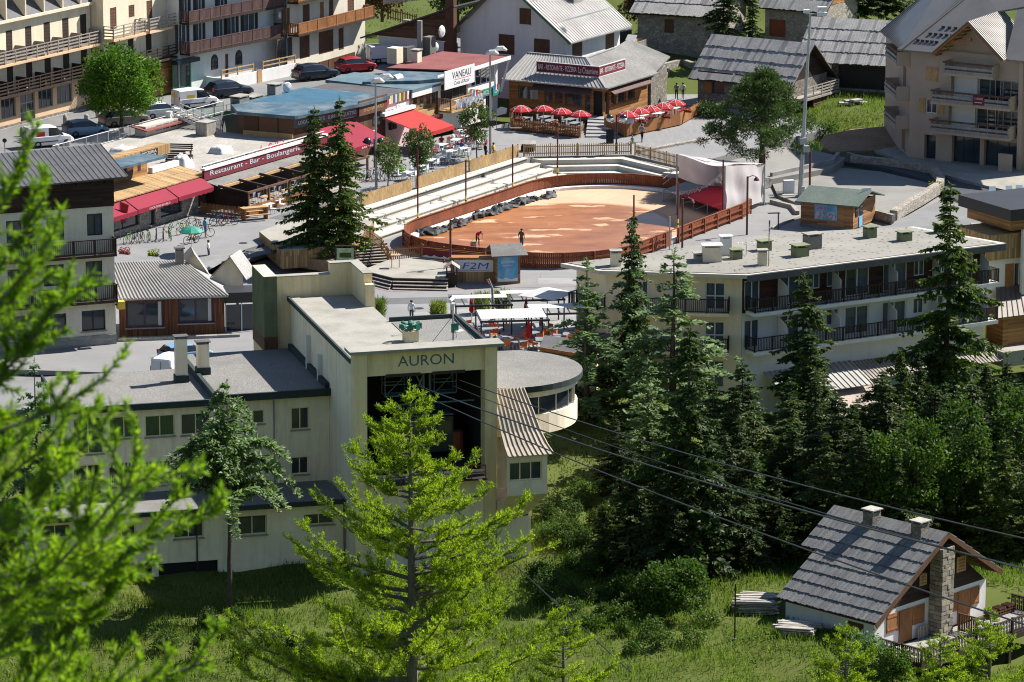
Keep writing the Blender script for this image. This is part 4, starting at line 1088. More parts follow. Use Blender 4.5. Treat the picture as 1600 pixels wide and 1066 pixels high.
en=thing('entrance_canopy','dark flat canopy over the glazed bar entrance','canopy',bb.p(bb.L+1.2,0,0))
MB().fbox(bb,bb.L+.05,bb.L+2.6,2.5,3.3,-3,-.5).build('roof','dark_metal',en)
for u in(.1,1.3,2.4):MB().fbox(bb,bb.L+u,bb.L+u+.08,0,2.5,-.7,-.62).build('post','white_metal',en)
MB().fbox(bb,bb.L+.18,bb.L+2.4,.1,2.3,-.95,-.92).build('glazing','glass',en)
# === hotel with balconies on the right
HZ=5.0
HT=thing('apartment_hotel','L shaped cream hotel with brown top floor, balconies and gravel roof','building',at(1160,640,-5))
rp=pxs(HZ,(876,412),(936,423),(1167,430),(1572,380),(1428,354),(1206,365),(990,400))
MB().prism(rp,HZ-.28,HZ).build('roof_slab','concrete_white',HT)
inner=[p.lerp(sum(rp,Vector())/len(rp),.035)for p in rp]
m,nt,b=new_mat('roof_slabs')
v=nt.nodes.new('ShaderNodeTexVoronoi'); v.inputs['Scale'].default_value=1.9; nt.links.new(_pos(nt,(1,1,1),(0,0,-.5)),v.inputs['Vector'])
c=_mix(nt,_ramp(nt,v.outputs['Distance'],[(.16,0.),(.26,1.)]),(.07,.066,.06),(.25,.238,.21))
c=_mix(nt,_ramp(nt,_noise(nt,.25,5),[(.45,0.),(.62,.9)]),c,(.17,.155,.125))
c=_mix(nt,.6,c,_ramp(nt,_noise(nt,7,4),[(.2,.5),(.8,1.)]),'MULTIPLY')
nt.links.new(c,b.inputs['Base Color']); b.inputs['Roughness'].default_value=.95; _bump(nt,b,_noise(nt,5,4),.5,.06)
MB().prism(inner,HZ+.002,HZ+.05).build('roof_covering','roof_slabs',HT)
ed=MB()
for i in(2,):
 p,q=rp[i],rp[i+1]; e=Vector((q.y-p.y,p.x-q.x,0)).normalized()
 ed.obox(p+e*.005-Vector((0,0,.55)),q-p,e*.06,(0,0,.5))
ed.build('fascia','slate',HT)
fr=Face(rp[2],rp[3],0); nR=fr.n
R0,R1=rp[2]-nR*1.35+fr.d*.5,rp[3]-nR*1.35-fr.d*1.0
FR=Face(R0,R1,0)
fl=Face(rp[1],rp[2],0)
FL=Face(rp[1]-fl.n*.9+fl.d*.4,R0+fl.d*-.02,0)
FC=Face(rp[0]-Vector((0,0,0))+Vector((1.2,-.1,0)),FL.A,0)
ZB=[1.95,-1.05,-4.1]
top=[FR.rect(*q)for q in((1163,1187,442,478),(1215,1250,436,478),(1262,1281,430,460),(1292,1311,426,456),(1321,1358,421,464),(1380,1417,414,452),(1428,1444,410,440),(1457,1476,408,432),(1500,1520,402,435))]
holes=[]
kinds=[]
for i,r in enumerate(top):
 big=i in(0,1,4,5,8)
 for z in(0,-3.0):
  holes.append((r[0],r[1],(2.0 if big else 2.95)+z,4.2+z)); kinds.append(big)
wa=MB().wall(FR,1.75,HZ-.28,[h for h in holes if h[2]>1.5],.25); wa.build('boarded_wall','boards_hotel',HT)
MB().wall(FR,-7.5,1.75,[h for h in holes if h[2]<1.5],.25).build('white_wall','render_white',HT)
for h,k in zip(holes,kinds):window(FR,h,HT,'white_paint','glass_see',1,0,.25,.1 if k else .08,None,'french_window' if k else 'window',random.choice((.3,.45,.6,.1))if k else random.choice((.5,.7,.1)))
lt=[FL.rect(1102,1133,440,474),FL.rect(993,1013,440,472)]
lh=[]
for r in lt:
 for z in(0,-3.0,-6.0):lh.append((r[0],r[1],2.0+z,4.1+z))
MB().wall(FL,-7.5,HZ-.28,lh,.25).wall(FC,-7.5,HZ-.28,[(.8,1.8,2.1,4.1)],.25).build('cream_wall','render_hotel',HT)
for h in lh:window(FL,h,HT,'white_paint','glass_see',1,1,.25,.09,None,'french_window',.1)
bk=[FC.A,rp[6],rp[5],rp[4],R1]
cw=MB()
for p,q in zip(bk[:-1],bk[1:]):cw.poly([(p.x,p.y,-6),(p.x,p.y,HZ-.28),(q.x,q.y,HZ-.28),(q.x,q.y,-6)])
cw.build('rear_wall','render_hotel',HT)
for zb in ZB[:2]:
 balcony(FR,.3,FR.L+.5,zb,1.3,HT,'render_white','wood_dark',1.05,'bars',.28,True,.14)
 balcony(FL,1.2,FL.L-.9,zb,1.15,HT,'render_hotel','wood_dark',1.05,'bars',.25,True,.14)
 balcony(FC,0,FC.L,zb,1.1,HT,'render_hotel','wood_dark',1.05,'bars',.25,True,.14)
for u in[FR.rect(x,x+3,430,440)[0]for x in(1216,1300,1388,1456,1530)]:
 for zb in ZB[:2]:
  q=MB(); q.poly([FR.p(u,zb,.01),FR.p(u,zb,1.2),FR.p(u,zb+1.75,1.2),FR.p(u,zb+2.3,.01)]); q.poly([FR.p(u+.05,zb,.01),FR.p(u+.05,zb+2.3,.01),FR.p(u+.05,zb+1.75,1.2),FR.p(u+.05,zb,1.2)]); q.poly([FR.p(u,zb,1.2),FR.p(u+.05,zb,1.2),FR.p(u+.05,zb+1.75,1.2),FR.p(u,zb+1.75,1.2)])
  q.poly([FR.p(u,zb+2.3,.01),FR.p(u,zb+1.75,1.2),FR.p(u+.05,zb+1.75,1.2),FR.p(u+.05,zb+2.3,.01)])
  q.build('balcony_screen','white_paint',HT)
def rbox(px,py,w,d,h,matname,capm,rz=.45):return chimney(tuple(at(px,py,HZ+.05)),w,d,h,HT,matname,capm,rz,'vent_box')
rbox(962,415,.75,.7,1.0,'render_cream','concrete',.1)
rbox(1112,408,1.4,.9,1.1,'render_cream','white_paint',.1); rbox(1134,398,.8,.7,1.3,'white_paint','white_paint',.1); rbox(1150,404,.8,.7,.55,'green_box','green_box',.3)
rbox(1191,414,.65,.6,1.0,'render_cream','concrete',.1); rbox(1194,391,.9,.8,.6,'green_box','green_box')
rbox(1250,400,1.1,.9,.7,'green_box','green_box'); rbox(1269,388,1.2,.9,1.0,'slate_light','concrete'); rbox(1359,371,.8,.8,.7,'green_box','green_box')
rbox(1413,376,1.0,.7,.55,'green_box','green_box'); rbox(1470,363,.85,.8,.6,'green_box','green_box'); rbox(1092,406,.7,.9,.35,'concrete','concrete',.1)
for k,(px,py,lb)in enumerate(((1201,416,'thin rusty aerial pole on the hotel roof beside a cream chimney'),(1166,398,'comb shaped white television aerial lying over the hotel roof'))):
 an=thing('roof_aerial',lb,'aerial',at(px,py,HZ+.05)); p=at(px,py,HZ+.05)
 MB().tube([p,p+Vector((0,0,3.2 if k==0 else 1.0))],.035,5).build('pole','wood_grey' if k==0 else 'white_metal',an)
 for j in range(5 if k else 2):
  z=.9 if k else 2.6+j*.4
  q=p+Vector((j*.3-.6 if k else 0,0,z)); MB().tube([q+Vector((0,-.35,0)),q+Vector((0,.35,0))],.02,4).build('element','white_metal',an)
 if k:MB().tube([p+Vector((-1.6,0,.9)),p+Vector((.8,0,.9))],.02,4).build('boom','white_metal',an)
LT=thing('terrace_canopy','striped grey canopy and beige awning along the foot of the hotel','canopy',FR.p(6,-4.5,2))
ribbed([FR.p(2.0,-4.2,3.2),FR.p(9.8,-4.2,3.2),FR.p(9.8,-3.0,.05),FR.p(2.0,-3.0,.05)],16,LT,'seam_roof',.06,.06,.1)
ribbed([FR.p(9.9,-4.0,2.4),FR.p(22.5,-4.0,2.4),FR.p(22.5,-3.1,.05),FR.p(9.9,-3.1,.05)],40,LT,'wood_grey',.06,.05,.08)
MB().slab([FR.p(5.5,-5.9,5.2),FR.p(11.5,-5.9,5.0),FR.p(11.5,-4.4,2.5),FR.p(5.5,-4.4,2.5)],.04).build('awning_cloth','pink_gravel',LT)
for u in(5.6,8.5,11.3):MB().tube([FR.p(u,-8,4.9),FR.p(u,-5.9,4.9)],.05,5).build('post','wood_dark',LT)
SG=thing('direction_sign','pale blue painted board with arrow on the hotel ground floor','sign',FR.p(13,-6,.1))
MB().fbox(FR,12.2,15.4,-6.4,-4.7,.02,.1).build('panel','paint_lightblue' if 0 else 'curtain',SG)
MB().poly([FR.p(12.5,-6.0,.104),FR.p(12.8,-6.2,.104),FR.p(12.8,-5.8,.104)]).build('arrow','black',SG); letters(FR,'SPA',12.95,13.8,-6.15,-5.85,.104,'letter_teal',SG)
balcony(FR,11.8,22,-7.0,1.6,HT,'concrete','wood_dark',1.05,'bars',.3,True,.14)
LO=thing('flat_annex','low annex with dark felt roof and orange timber edge beside the hotel','building',at(900,600,-1))
q=pxs(1.1,(843,545),(930,560),(935,535),(850,526))
MB().prism([(p.x,p.y)for p in q],-6,.85).build('wall','render_cream',LO)
MB().slab([p+Vector((0,0,.1))for p in q],.16).build('roof','slate',LO)
MB().beam(q[0]+Vector((0,-.06,.02)),q[1]+Vector((0,-.06,.02)),.08,.26).build('roof_edge','wood_orange',LO)
# === building at the right edge
RE=thing('timber_house','white and timber house with flat boarded roof next to the hotel end wall','building',at(1570,545,-3))
ef=Face(at(1533,545,-4.0),at(1533,545,-4.0)+Vector((cos(radians(28)),sin(radians(28)),0))*9,-4)
zr=ef.uv(1560,325)[1]
MB().fbox(ef,1.6,9,zr-.9,zr,-6,1.2).build('roof','dark_metal',RE)
MB().fbox(ef,1.8,9,zr-1.7,zr-.902,-5,1.0).build('boarding','boards_orange',RE)
v1,v0=ef.uv(1560,400)[1],ef.uv(1560,460)[1]
MB().fbox(ef,.2,9,v1-.2,v1+1.8,-4,.5).build('boarding','boards_light',RE)
MB().wall(Face(ef.p(.3,0,.1),ef.p(9,0,.1),-4),0,v1-.2,[(2.6,3.6,v0+.4,v1-.7)],.2).build('wall','render_white',RE)
fx=Face(ef.p(.3,0,.1),ef.p(9,0,.1),-4); window(fx,(2.6,3.6,v0+.4,v1-.7),RE,'white_paint','glass',1); shutter(fx,(1.7,2.55,v0+.4,v1-.7),RE,'wood_orange',leaves=1)
MB().fbox(ef,3.0,3.7,v0,zr-1.7,.7,1.0).build('column','render_white',RE)
lo=[ef.p(-.4,v0-1.2,2.6),ef.p(9,v0-1.2,2.6),ef.p(9,v0+.6,.1),ef.p(1.2,v0+.6,.1)]
ribbed(lo,18,RE,'seam_dark',.08)
MB().fbox(ef,.4,9,-1,v0-1.2,.1,2.3).build('lower_boarding','boards_orange',RE)
MB().box(ef.p(1.0,-.6,3.0),(3.4,2.0,1.2),.5).build('terrace_block','concrete',RE)
RC=thing('rope_frame','wooden posts joined by white rails and ropes beyond the hotel roof','play frame',at(1560,368,.3))
pp=[at(1535,372,.3),at(1558,366,.3),at(1600,360,.3),at(1625,368,.3)]
for p in pp:MB().tube([p,p+Vector((0,0,3.1))],.14,8).build('post','wood_light',RC)
for a,b_ in((0,1),(1,2),(2,3),(0,3)):
 for z in(2.4,2.75,3.05):MB().tube([pp[a]+Vector((0,0,z)),pp[b_]+Vector((0,0,z))],.03,4).build('rail','white_metal',RC)
for t_ in(.3,.6,.9):
 p=pp[1].lerp(pp[2],t_); MB().tube([p+Vector((0,0,.5)),p+Vector((0,0,2.7))],.015,4).build('rope','white_metal',RC)
MB().box(at(1524,368,.3),(.8,.8,1.0)).build('base_block','concrete',RC)
for k,px in enumerate((1552,1578,1594)):
 l=thing('sun_lounger','pale blue lounger on the tarmac past the rope frame','lounger',at(px,312-k,.3),group='blue loungers'); p=at(px,312-k,.3)
 MB().box(p+Vector((0,0,.3)),(.6,1.3,.06),.3).build('seat','curtain',l); MB().slab([p+Vector((-.3,.6,.36)),p+Vector((.3,.7,.36)),p+Vector((.3,1.0,1.0)),p+Vector((-.3,.9,1.0))],.05).build('backrest','curtain',l)
 for sx in(-.25,.25):MB().box(p+Vector((sx,0,0)),(.05,.9,.3)).build('leg','white_metal',l)
 # === chalet with plank roof, bottom right
CH=thing('chalet','timber chalet with long weathered plank roof, stone chimney and deck','chalet',(25,243,-7.5))
apF=at(1482,832,0.0); ridge=Vector((-.715,.70,0)).normalized(); gx=Vector((.70,.715,0)).normalized()
RLn,HW,DR=9.2,6.9,4.4
apB=apF+ridge*RLn
eLF=apF-gx*HW-Vector((0,0,DR)); eLB=apB-gx*HW-Vector((0,0,DR))
f_=.46
uLF,uLB=apF.lerp(eLF,f_),(apB+ridge*.0).lerp(eLB,f_)
eLBs=eLB-ridge*1.2; uLBs=uLB-ridge*1.2
mat('chalet_plank',(.155,.155,.16),.85,.3,.3,7,.7,.3); mat('chalet_plank_b',(.13,.13,.135),.85,.3,.3,7,.7,.3); mat('chalet_plank_c',(.185,.182,.178),.85,.3,.3,7,.7,.3)
plank_roof([uLF,uLB,apB,apF],4,CH,'chalet_plank',seed=3,pw=.12,over=.04,step=.07)
plank_roof([eLF,eLBs,uLBs,uLF],5,CH,'chalet_plank',seed=4,pw=.12,over=.04,step=.07)
eRF=apF+gx*5.6-Vector((0,0,3.6)); eRB=apB+gx*5.6-Vector((0,0,3.6))
plank_roof([eRF,eRB,apB,apF],7,CH,seed=5,pw=.25)
gA=eLF+ridge*.9+gx*.9; gB=eRF+ridge*.9-gx*.5
GF=Face(gA,gB,-6.6); zw=2.4
vap=apF.z+6.6-.25
ua=(apF-gA).dot(GF.d)
dr=[(.9,4.6,1.1,2.75),(7.4,10.6,1.1,2.8)]
w=MB().wall(GF,0,zw,[],.2); w.build('plaster_wall','render_white',CH)
mg=MB().poly([GF.p(.15,zw+.004,.03),GF.p(GF.L-.2,zw+.004,.03),GF.p(ua,vap,.03)]); mg.build('gable_boarding','boards_dark',CH)
for(u0,u1)in((1.2,4.9),(7.3,10.4)):
 um=(u0+u1)/2
 MB().fbox(GF,um-.62,um+.62,.05,2.1,.01,.08).build('door','wood_orange',CH)
 shutter(GF,(u0,um-.66,.9,2.1),CH,'wood_orange',.06,1); shutter(GF,(um+.66,u1,.9,2.1),CH,'wood_orange',.06,1)
for(u0,u1,v0,v1)in((8.0,8.9,3.4,4.4),(4.3,5.0,3.3,4.0)):
 o=MB().fbox(GF,u0,u1,v0,v1,.035,.09).build('attic_shutter','wood_light',CH)
 for k in range(4):MB().fbox(GF,u0+.12,u1-.12,v0+.12+k*.2,v0+.22+k*.2,.092,.105).build('slat','wood_orange',o)
cs=MB(); cu0,cu1=5.35,6.55
core=MB().fbox(GF,cu0+.05,cu1-.05,0,vap-.75,.05,.95).build('chimney_breast','stone_dark',CH)
rs=random.Random(8); v=0.0; sm_=[]
mat('stone_a',(.30,.265,.21),.9,.2,.2,9,.9,.3); mat('stone_b',(.22,.20,.165),.9,.2,.2,9,.9,.3); mat('stone_c',(.36,.31,.24),.9,.2,.2,9,.9,.3)
while v<vap-.8:
 h=rs.uniform(.2,.34); u=cu0
 while u<cu1-.05:
  wd=min(rs.uniform(.25,.55),cu1-u); j=rs.uniform(.0,.05)
  MB().fbox(GF,u+.015,u+wd-.015,v+.015,v+h-.015,.9,1.0+j).build('stone',rs.choice(('stone_a','stone_b','stone_c')),CH)
  u+=wd
 for side in(0,1):
  dd=.05
  while dd<.9:
   wd=min(rs.uniform(.3,.5),.95-dd); j=rs.uniform(.0,.04)
   if side:MB().fbox(GF,cu1-.06,cu1+.02+j,v+.015,v+h-.015,dd+.012,dd+wd-.012).build('stone',rs.choice(('stone_a','stone_b','stone_c')),CH)
   else:MB().fbox(GF,cu0-.02-j,cu0+.06,v+.015,v+h-.015,dd+.012,dd+wd-.012).build('stone',rs.choice(('stone_a','stone_b','stone_c')),CH)
   dd+=wd
 v+=h
for k,(t_,off)in enumerate(((.62,.5),(.2,.5))):
 p=apF.lerp(apB,t_)-gx*off; chimney((p.x,p.y,p.z-.8),.8,.8,1.15,CH,'stone_wall','stone_flag',.78)
for k in range(9):
 t_=.12+k*.1; p=apF.lerp(eRF,t_); MB().beam(p-Vector((0,0,.25)),p+ridge*1.0-Vector((0,0,.25)),.14,.16).build('purlin_end','wood_brown',CH)
MB().beam(apF-Vector((0,0,.18)),eRF-Vector((0,0,.18)),.08,.3).build('barge_board','wood_brown',CH); MB().beam(apF-Vector((0,0,.18)),eLF-Vector((0,0,.18)),.08,.3).build('barge_board','wood_brown',CH)
LW=Face(eLBs+gx*.9,gA,-6.6)
MB().wall(LW,-1,2.3,[(5.0,6.3,.6,1.6)],.2).build('side_wall','render_white',CH); MB().fbox(LW,5.0,6.3,.6,1.6,-.15,-.08).build('shutter','wood_brown',CH)
CD=thing('chalet_deck','sunlit plank deck with dark fretwork railing in front of the chalet','deck',GF.p(5,0,3))
for k in range(18):MB().fbox(GF,.2+0,13.5,-.12,-.03,.2+k*.19,.37+k*.19).build('plank',('wood_grey','grey_plank_c')[k%2],CD)
MB().fbox(GF,.1,13.6,-.45,-.125,.1,3.7).build('frame','wood_dark',CD)
for u in(.4,4.5,9.0,13.2):MB().fbox(GF,u,u+.25,-4.5,-.45,3.3,3.55).build('post','wood_dark',CD)
def fret(pts):
 t=MB(); bs=MB()
 for p,q in zip(pts[:-1],pts[1:]):
  p,q=Vector(p),Vector(q); d=q-p; L=d.length; e=d/L; up=Vector((0,0,1)); n=e.cross(up)
  t.beam(p+up*1.0,q+up*1.0,.16,.06); t.beam(p+up*.05,q+up*.05,.1,.12)
  k=int(L/.3)
  for i in range(k):
   c=p+d*((i+.5)/k)
   for sgn in(-1,1):
    x0=c+e*sgn*.14
    i0=len(bs.v)
    prof_=[(.0,.0),(.055,.05),(.055,.3),(.0,.36),(.055,.45),(.055,.6),(.0,.68),(.055,.76),(.055,.95),(.0,.97)]
    for k2 in range(0,9):
     a0,b0=prof_[k2]; a1,b1=prof_[k2+1]
     bs.poly([x0+up*(.08+b0),c+e*sgn*(.14-.09-a0*0)+up*(.08+b0)if False else x0-e*sgn*(.07+a0)+up*(.08+b0),x0-e*sgn*(.07+a1)+up*(.08+b1),x0+up*(.08+b1)])
  for i in range(int(L/1.8)+1):
   c=p+d*min(1,i*1.8/L); t.box((c.x,c.y,c.z-.1),(.13,.13,1.2),math.atan2(d.y,d.x))
 o=t.build('railing','wood_dark',CD); bs.build('fretwork','wood_dark',o,kind='stuff')
fret([GF.p(.2,-.1,.3),GF.p(.2,-.1,3.62),GF.p(13.5,-.1,3.62),GF.p(13.5,-.1,.2)])
railing([GF.p(7.2,-.03,.95),GF.p(7.2,-.03,2.4)],1.15,CD,'wood_brown','boards')
for k in range(3):
 cr=thing('firewood_stack','stack of split dark firewood under the chalet eave','firewood',GF.p(10.9+k*.9,.0,.8),group='firewood stacks')
 r=random.Random(k)
 for i in range(14):MB().tube([GF.p(10.6+k*.9+(i%5)*.17,.1+(i//5)*.18,.3),GF.p(10.6+k*.9+(i%5)*.17,.1+(i//5)*.18,.9)],.08,6).build('log','wood_brown',cr)
tb=thing('pallet','two pale slatted pallets leaning on the chalet wall','pallet',GF.p(4.9,0,.3))
for k in range(7):MB().fbox(GF,4.0+k*.15,4.1+k*.15,0,.8,.25,.3).build('slat','wood_grey',tb)
MB().fbox(GF,3.98,5.05,.6,.7,.2,.249).build('rail','wood_grey',tb)
mat('pale_plank',(.42,.39,.34),.85,.3,.3,7,.7,.3)
def plank_pile(px,py,L,W,n,layers,rz,label,seed):
 r=random.Random(seed); g=at(px,py,-6.5); g.z=float(hz(g.x,g.y))+.12
 t=thing('plank_pile',label,'wood pile',g)
 for l in range(layers):
  for i in range(n):
   off=(i-n/2)*W/n; a=rz+r.uniform(-.12,.12)
   c=g+Vector((-sin(rz),cos(rz),0))*off+Vector((cos(rz),sin(rz),0))*r.uniform(-.3,.3)+Vector((0,0,l*.11+r.uniform(0,.04)))
   MB().box(c,(L*r.uniform(.75,1.05),.2,.07),a).build('plank',r.choice(('wood_grey','grey_plank_c','pale_plank','pale_plank')),t)
plank_pile(1181,966,2.5,2.3,8,8,-.1,'tall pile of weathered planks on the meadow',2)
plank_pile(1245,1004,2.5,1.9,9,4,-.25,'low spread pile of grey planks beside the chalet',6)
# === apartment blocks along the street (left)
def shutter_door(F,r,parent,matname='wood_dark'):
 o=MB().fbox(F,r[0],r[1],r[2],r[3],-.12,-.04).build('shuttered_door',matname,parent)
 k=max(4,int((r[3]-r[2])/.28))
 sl=MB()
 for i in range(k):sl.fbox(F,r[0]+.06,r[1]-.06,r[2]+.08+i*(r[3]-r[2])/k,r[2]+.2+i*(r[3]-r[2])/k,-.039,-.022)
 sl.build('louvres',matname,o,kind='stuff')
A1=thing('apartment_block','long cream apartment block with dark rail balconies and peach ground floor','building',G(296,-217.4,ZS))
FA=Face(G(270,-217.4),G(304.6,-217.4),ZS)
up=[FA.rect(x0,x1,yt,yb)for x0,x1,yt,yb in((9,19,40,69),(39,49,33,62),(68,78,27,55),(97,107,20,49),(125,135,14,43))]
us=[(r[0],r[1])for r in up]; du=us[1][0]-us[0][0]
us=[(us[0][0]-du*k,us[0][1]-du*k)for k in(2,1)]+us
z2,z1=FA.uv(14,95)[1],FA.uv(14,144)[1]
gh=[FA.rect(*q)for q in((2,25,153,184),(60,83,139,168),(89,113,131,161),(123,139,128,149))]; gd=FA.rect(32,55,146,190)
hl=[(a,b_,z1+.02,z1+2.55)for a,b_ in us]+[(a,b_,z2+.02,z2+2.75)for a,b_ in us]
vt=FA.uv(100,15)[1]
MB().wall(FA,z1-.1,vt,hl,.14).build('wall','render_cream',A1); MB().wall(FA,.2,z1-.1,gh+[gd],.25).build('ground_floor','render_peach',A1)
MB().fbox(FA,0,FA.L,-.2,.35,0,.12).build('stone_base','stone_wall',A1)
for h in hl:shutter_door(FA,h,A1,'wood_dark')
for r in gh:
 w=window(FA,r,A1,'grey_metal','glass',2,0,.25,.06); MB().fbox(FA,r[0]-.05,r[1]+.05,r[3]-.02,r[3]+.14,.0,.25).build('blind_box','maroon',w)
window(FA,gd,A1,'grey_metal','glass',1,2,.25,.09,None,'door')
for z,rm,stl in((z2,'wood_grey','rails'),(z1,'wood_dark','rails')):
 balcony(FA,0,FA.L-(.2 if z==z2 else 1.4),z,1.25,A1,'render_peach' if z==z2 else 'wood_dark',rm,1.15,stl,.22)
 for a,b_ in us:MB().fbox(FA,b_+.35,b_+.42,z,z+1.3,.02,1.15).build('balcony_screen',rm,A1)
MB().obox(FA.p(0,vt+.0,.5),FA.d*FA.L,-FA.n*9,(0,0,.25)).build('cornice','render_cream',A1)
at_q=[FA.p(0,vt+.26,.3),FA.p(FA.L,vt+.26,.3),FA.p(FA.L,vt+3.4,-2.6),FA.p(0,vt+3.4,-2.6)]
MB().slab(at_q,.15).build('mansard_roof','slate',A1)
for a,b_ in us:
 t_=MB(); t_.obox(FA.p(a-.45,vt+.25,.42),FA.d*.16,-FA.n*2.6,(0,0,2.9)); t_.build('dormer_cheek','render_cream',A1)
A2=thing('apartment_wing','cream apartment wing with short rail balconies behind the round tree','building',G(309,-216.2,ZS))
F2=Face(G(304.7,-216.0),G(315.8,-216.0),ZS)
h2=[F2.rect(*q)for q in((172,182,12,46),(201,210,8,27),(229,238,1,29),(171,181,66,95),(200,209,61,81),(228,237,53,84))]
MB().wall(F2,0,F2.uv(200,-20)[1],h2,.14).build('wall','render_cream',A2)
MB().obox(F2.p(0,0,0),-F2.n*1.3,F2.d*.01,(0,0,F2.uv(200,-20)[1])).build('return_wall','render_cream',A2)
for h in h2:shutter_door(F2,h,A2,'wood_dark' if h[2]<6 else 'wood_brown')
za,zb=F2.uv(165,60)[1],F2.uv(240,43)[1]
u_=[F2.uv(x,50)[0]for x in(161,212,218,265)]
balcony(F2,u_[0],u_[1],za,1.2,A2,'render_peach','wood_grey',1.15,'rails',.22); balcony(F2,u_[2],u_[3],zb,1.2,A2,'render_peach','wood_grey',1.15,'rails',.22)
balcony(F2,u_[0],u_[3],F2.uv(170,108)[1],1.2,A2,'wood_dark','wood_dark',1.15,'rails',.22)
MB().fbox(F2,.1,u_[1]-.5,.1,F2.uv(170,108)[1]-.4,.02,.5).build('timber_shopfront','boards_orange',A2); MB().fbox(F2,u_[2]+1.2,u_[3]-.2,.1,F2.uv(170,110)[1]-.4,.02,.6).build('timber_shopfront','boards_orange',A2)
B1=thing('balcony_house','white house with purple brown board balconies, arched windows and glazed shopfront','building',G(322,-213.6,ZS))
FB=Face(G(315.0,-214.6),G(329.6,-213.2),ZS)
vb1,vb2=FB.uv(275,84)[1],FB.uv(275,36)[1]
hb=[FB.rect(*q)for q in((251,259,44,68),(278,291,37,63),(306,316,31,57),(337,349,23,45),(355,368,19,41),(380,398,14,38))]
hb2=[FB.rect(*q)for q in((254,263,-4,20),(284,293,-8,13),(306,315,-10,8),(340,350,-16,2))]
hb=[(a,b_,vb1+.05,d)for a,b_,c_,d in hb[1:]]; hb2=[(a,b_,vb2+.05,d)for a,b_,c_,d in hb2[1:]]
sh=FB.rect(271,299,98,140)
MB().wall(FB,0,vb2+3.4,hb+hb2+[sh],.2).build('wall','render_white',B1)
for h in hb+hb2:window(FB,h,B1,'white_paint','glass_see',1,0,.2,.07,None,'french_window',.5); shutter(FB,(h[0]-.42,h[0]-.03,h[2],h[3]),B1,'wood_dark',.05,1); shutter(FB,(h[1]+.03,h[1]+.42,h[2],h[3]),B1,'wood_dark',.05,1)
window(FB,sh,B1,'green_paint','glass',1,0,.2,.12,None,'shopfront'); MB().fbox(FB,sh[0]-.3,sh[1]+.4,sh[3]+.02,sh[3]+.4,.02,.8).build('shop_awning','paint_navy',B1)
for(x,y)in((335,97),(373,90)):
 uc,vc=FB.uv(x,y); ar=MB(); pts=[FB.p(uc-.55,vc-.75,.02),FB.p(uc+.55,vc-.75,.02)]+[FB.p(uc+.55*cos(pi*k/8),vc+.1+.65*sin(pi*k/8),.02)for k in range(9)]
 o=MB().poly(pts).build('arched_window','glass',B1)
 bb_=MB()
 for k in range(5):bb_.fbox(FB,uc-.5+k*.22,uc-.46+k*.22,vc-.7,vc+.45,.025,.04)
 bb_.build('window_bars','dark_metal',o,kind='stuff')
MB().fbox(FB,FB.uv(352,95)[0],FB.uv(356,95)[0],.6,2.9,.01,.05).build('side_door','wood_brown',B1)
for vv in(vb1,vb2):balcony(FB,.1,FB.L,vv,1.25,B1,'wood_dark','wood_purple',1.1,'boards',.18)
MB().slab([FB.p(-.3,vb2+3.3,1.6),FB.p(FB.L+.2,vb2+3.3,1.6),FB.p(FB.L+.2,vb2+5.5,-4),FB.p(-.3,vb2+5.5,-4)],.2).build('roof','slate',B1)
TW=thing('terrace_wall','white garden terrace wall with pale timber rails before the arched house','wall',FB.p(8,0,2.5))
u0,u1=FB.uv(320,110)[0],FB.uv(436,100)[0]
MB().fbox(FB,u0,u1,-.2,1.15,1.9,2.15).build('wall','render_white',TW); MB().fbox(FB,u0,u0+.25,-.2,1.15,.0,1.9).build('return','render_white',TW)
MB().fbox(FB,(u0+u1)/2-.4,(u0+u1)/2+.3,-.1,1.3,2.152,2.2).build('gate','wood_light',TW)
for a,b_ in((u0,(u0+u1)/2-.8),((u0+u1)/2+.6,u1)):
 for hh in(1.45,1.85):MB().fbox(FB,a,b_,hh,hh+.1,1.98,2.06).build('rail','wood_picket',TW)
 for u in(a,(a+b_)/2,b_-.1):MB().fbox(FB,u,u+.1,1.15,2.0,1.97,2.07).build('post','wood_picket',TW)
C1=thing('balcony_block','cream block with orange brown balconies and timber doors at street end','building',G(337,-211.9,ZS))
FCc=Face(G(329.8,-211.9),G(344.4,-211.9),ZS)
vc1,vc2=FCc.uv(440,56)[1],FCc.uv(440,5)[1]
hc=[FCc.rect(*q)for q in((442,453,13,38),(473,484,7,32),(500,506,3,28),(514,521,0,26),(543,553,-6,18))]; hc=[(a,b_,vc1+.04,d)for a,b_,c_,d in hc]
gc=[FCc.rect(*q)for q in((434,457,60,92),(468,484,54,91),(498,521,48,83),(529,537,44,78))]
MB().wall(FCc,0,vc2+3,hc+gc,.16).build('wall','render_grey',C1)
for i,h in enumerate(hc):shutter_door(FCc,h,C1,'wood_brown' if i!=2 else 'wood_orange')
window(FCc,gc[0],C1,'wood_brown','glass',2,1,.16,.1,None,'shopfront')
for h in gc[1:]:shutter_door(FCc,h,C1,'wood_brown')
for vv in(vc1,vc2):balcony(FCc,.1,FCc.L-.2-(4 if vv==vc2 else 0),vv,1.3,C1,'wood_dark','wood_orange',1.1,'boards',.18)
MB().obox(FCc.p(FCc.L,0,0),-FCc.n*8,FCc.d*-.01,(0,0,vc2+3)).build('end_wall','render_white',C1)
MB().slab([FCc.p(-.3,vc2+3,1.6),FCc.p(FCc.L+.6,vc2+3,1.6),FCc.p(FCc.L+.6,vc2+5,-4),FCc.p(-.3,vc2+5,-4)],.2).build('roof','slate',C1)
rt=thing('terrace_railing','brown board railing round the street terrace of the cream block','railing',FCc.p(3,0,2.6))
railing([FCc.p(.2,0,.4),FCc.p(.2,0,2.6),FCc.p(8.6,.1,2.4)],1.1,rt,'wood_brown','boards')
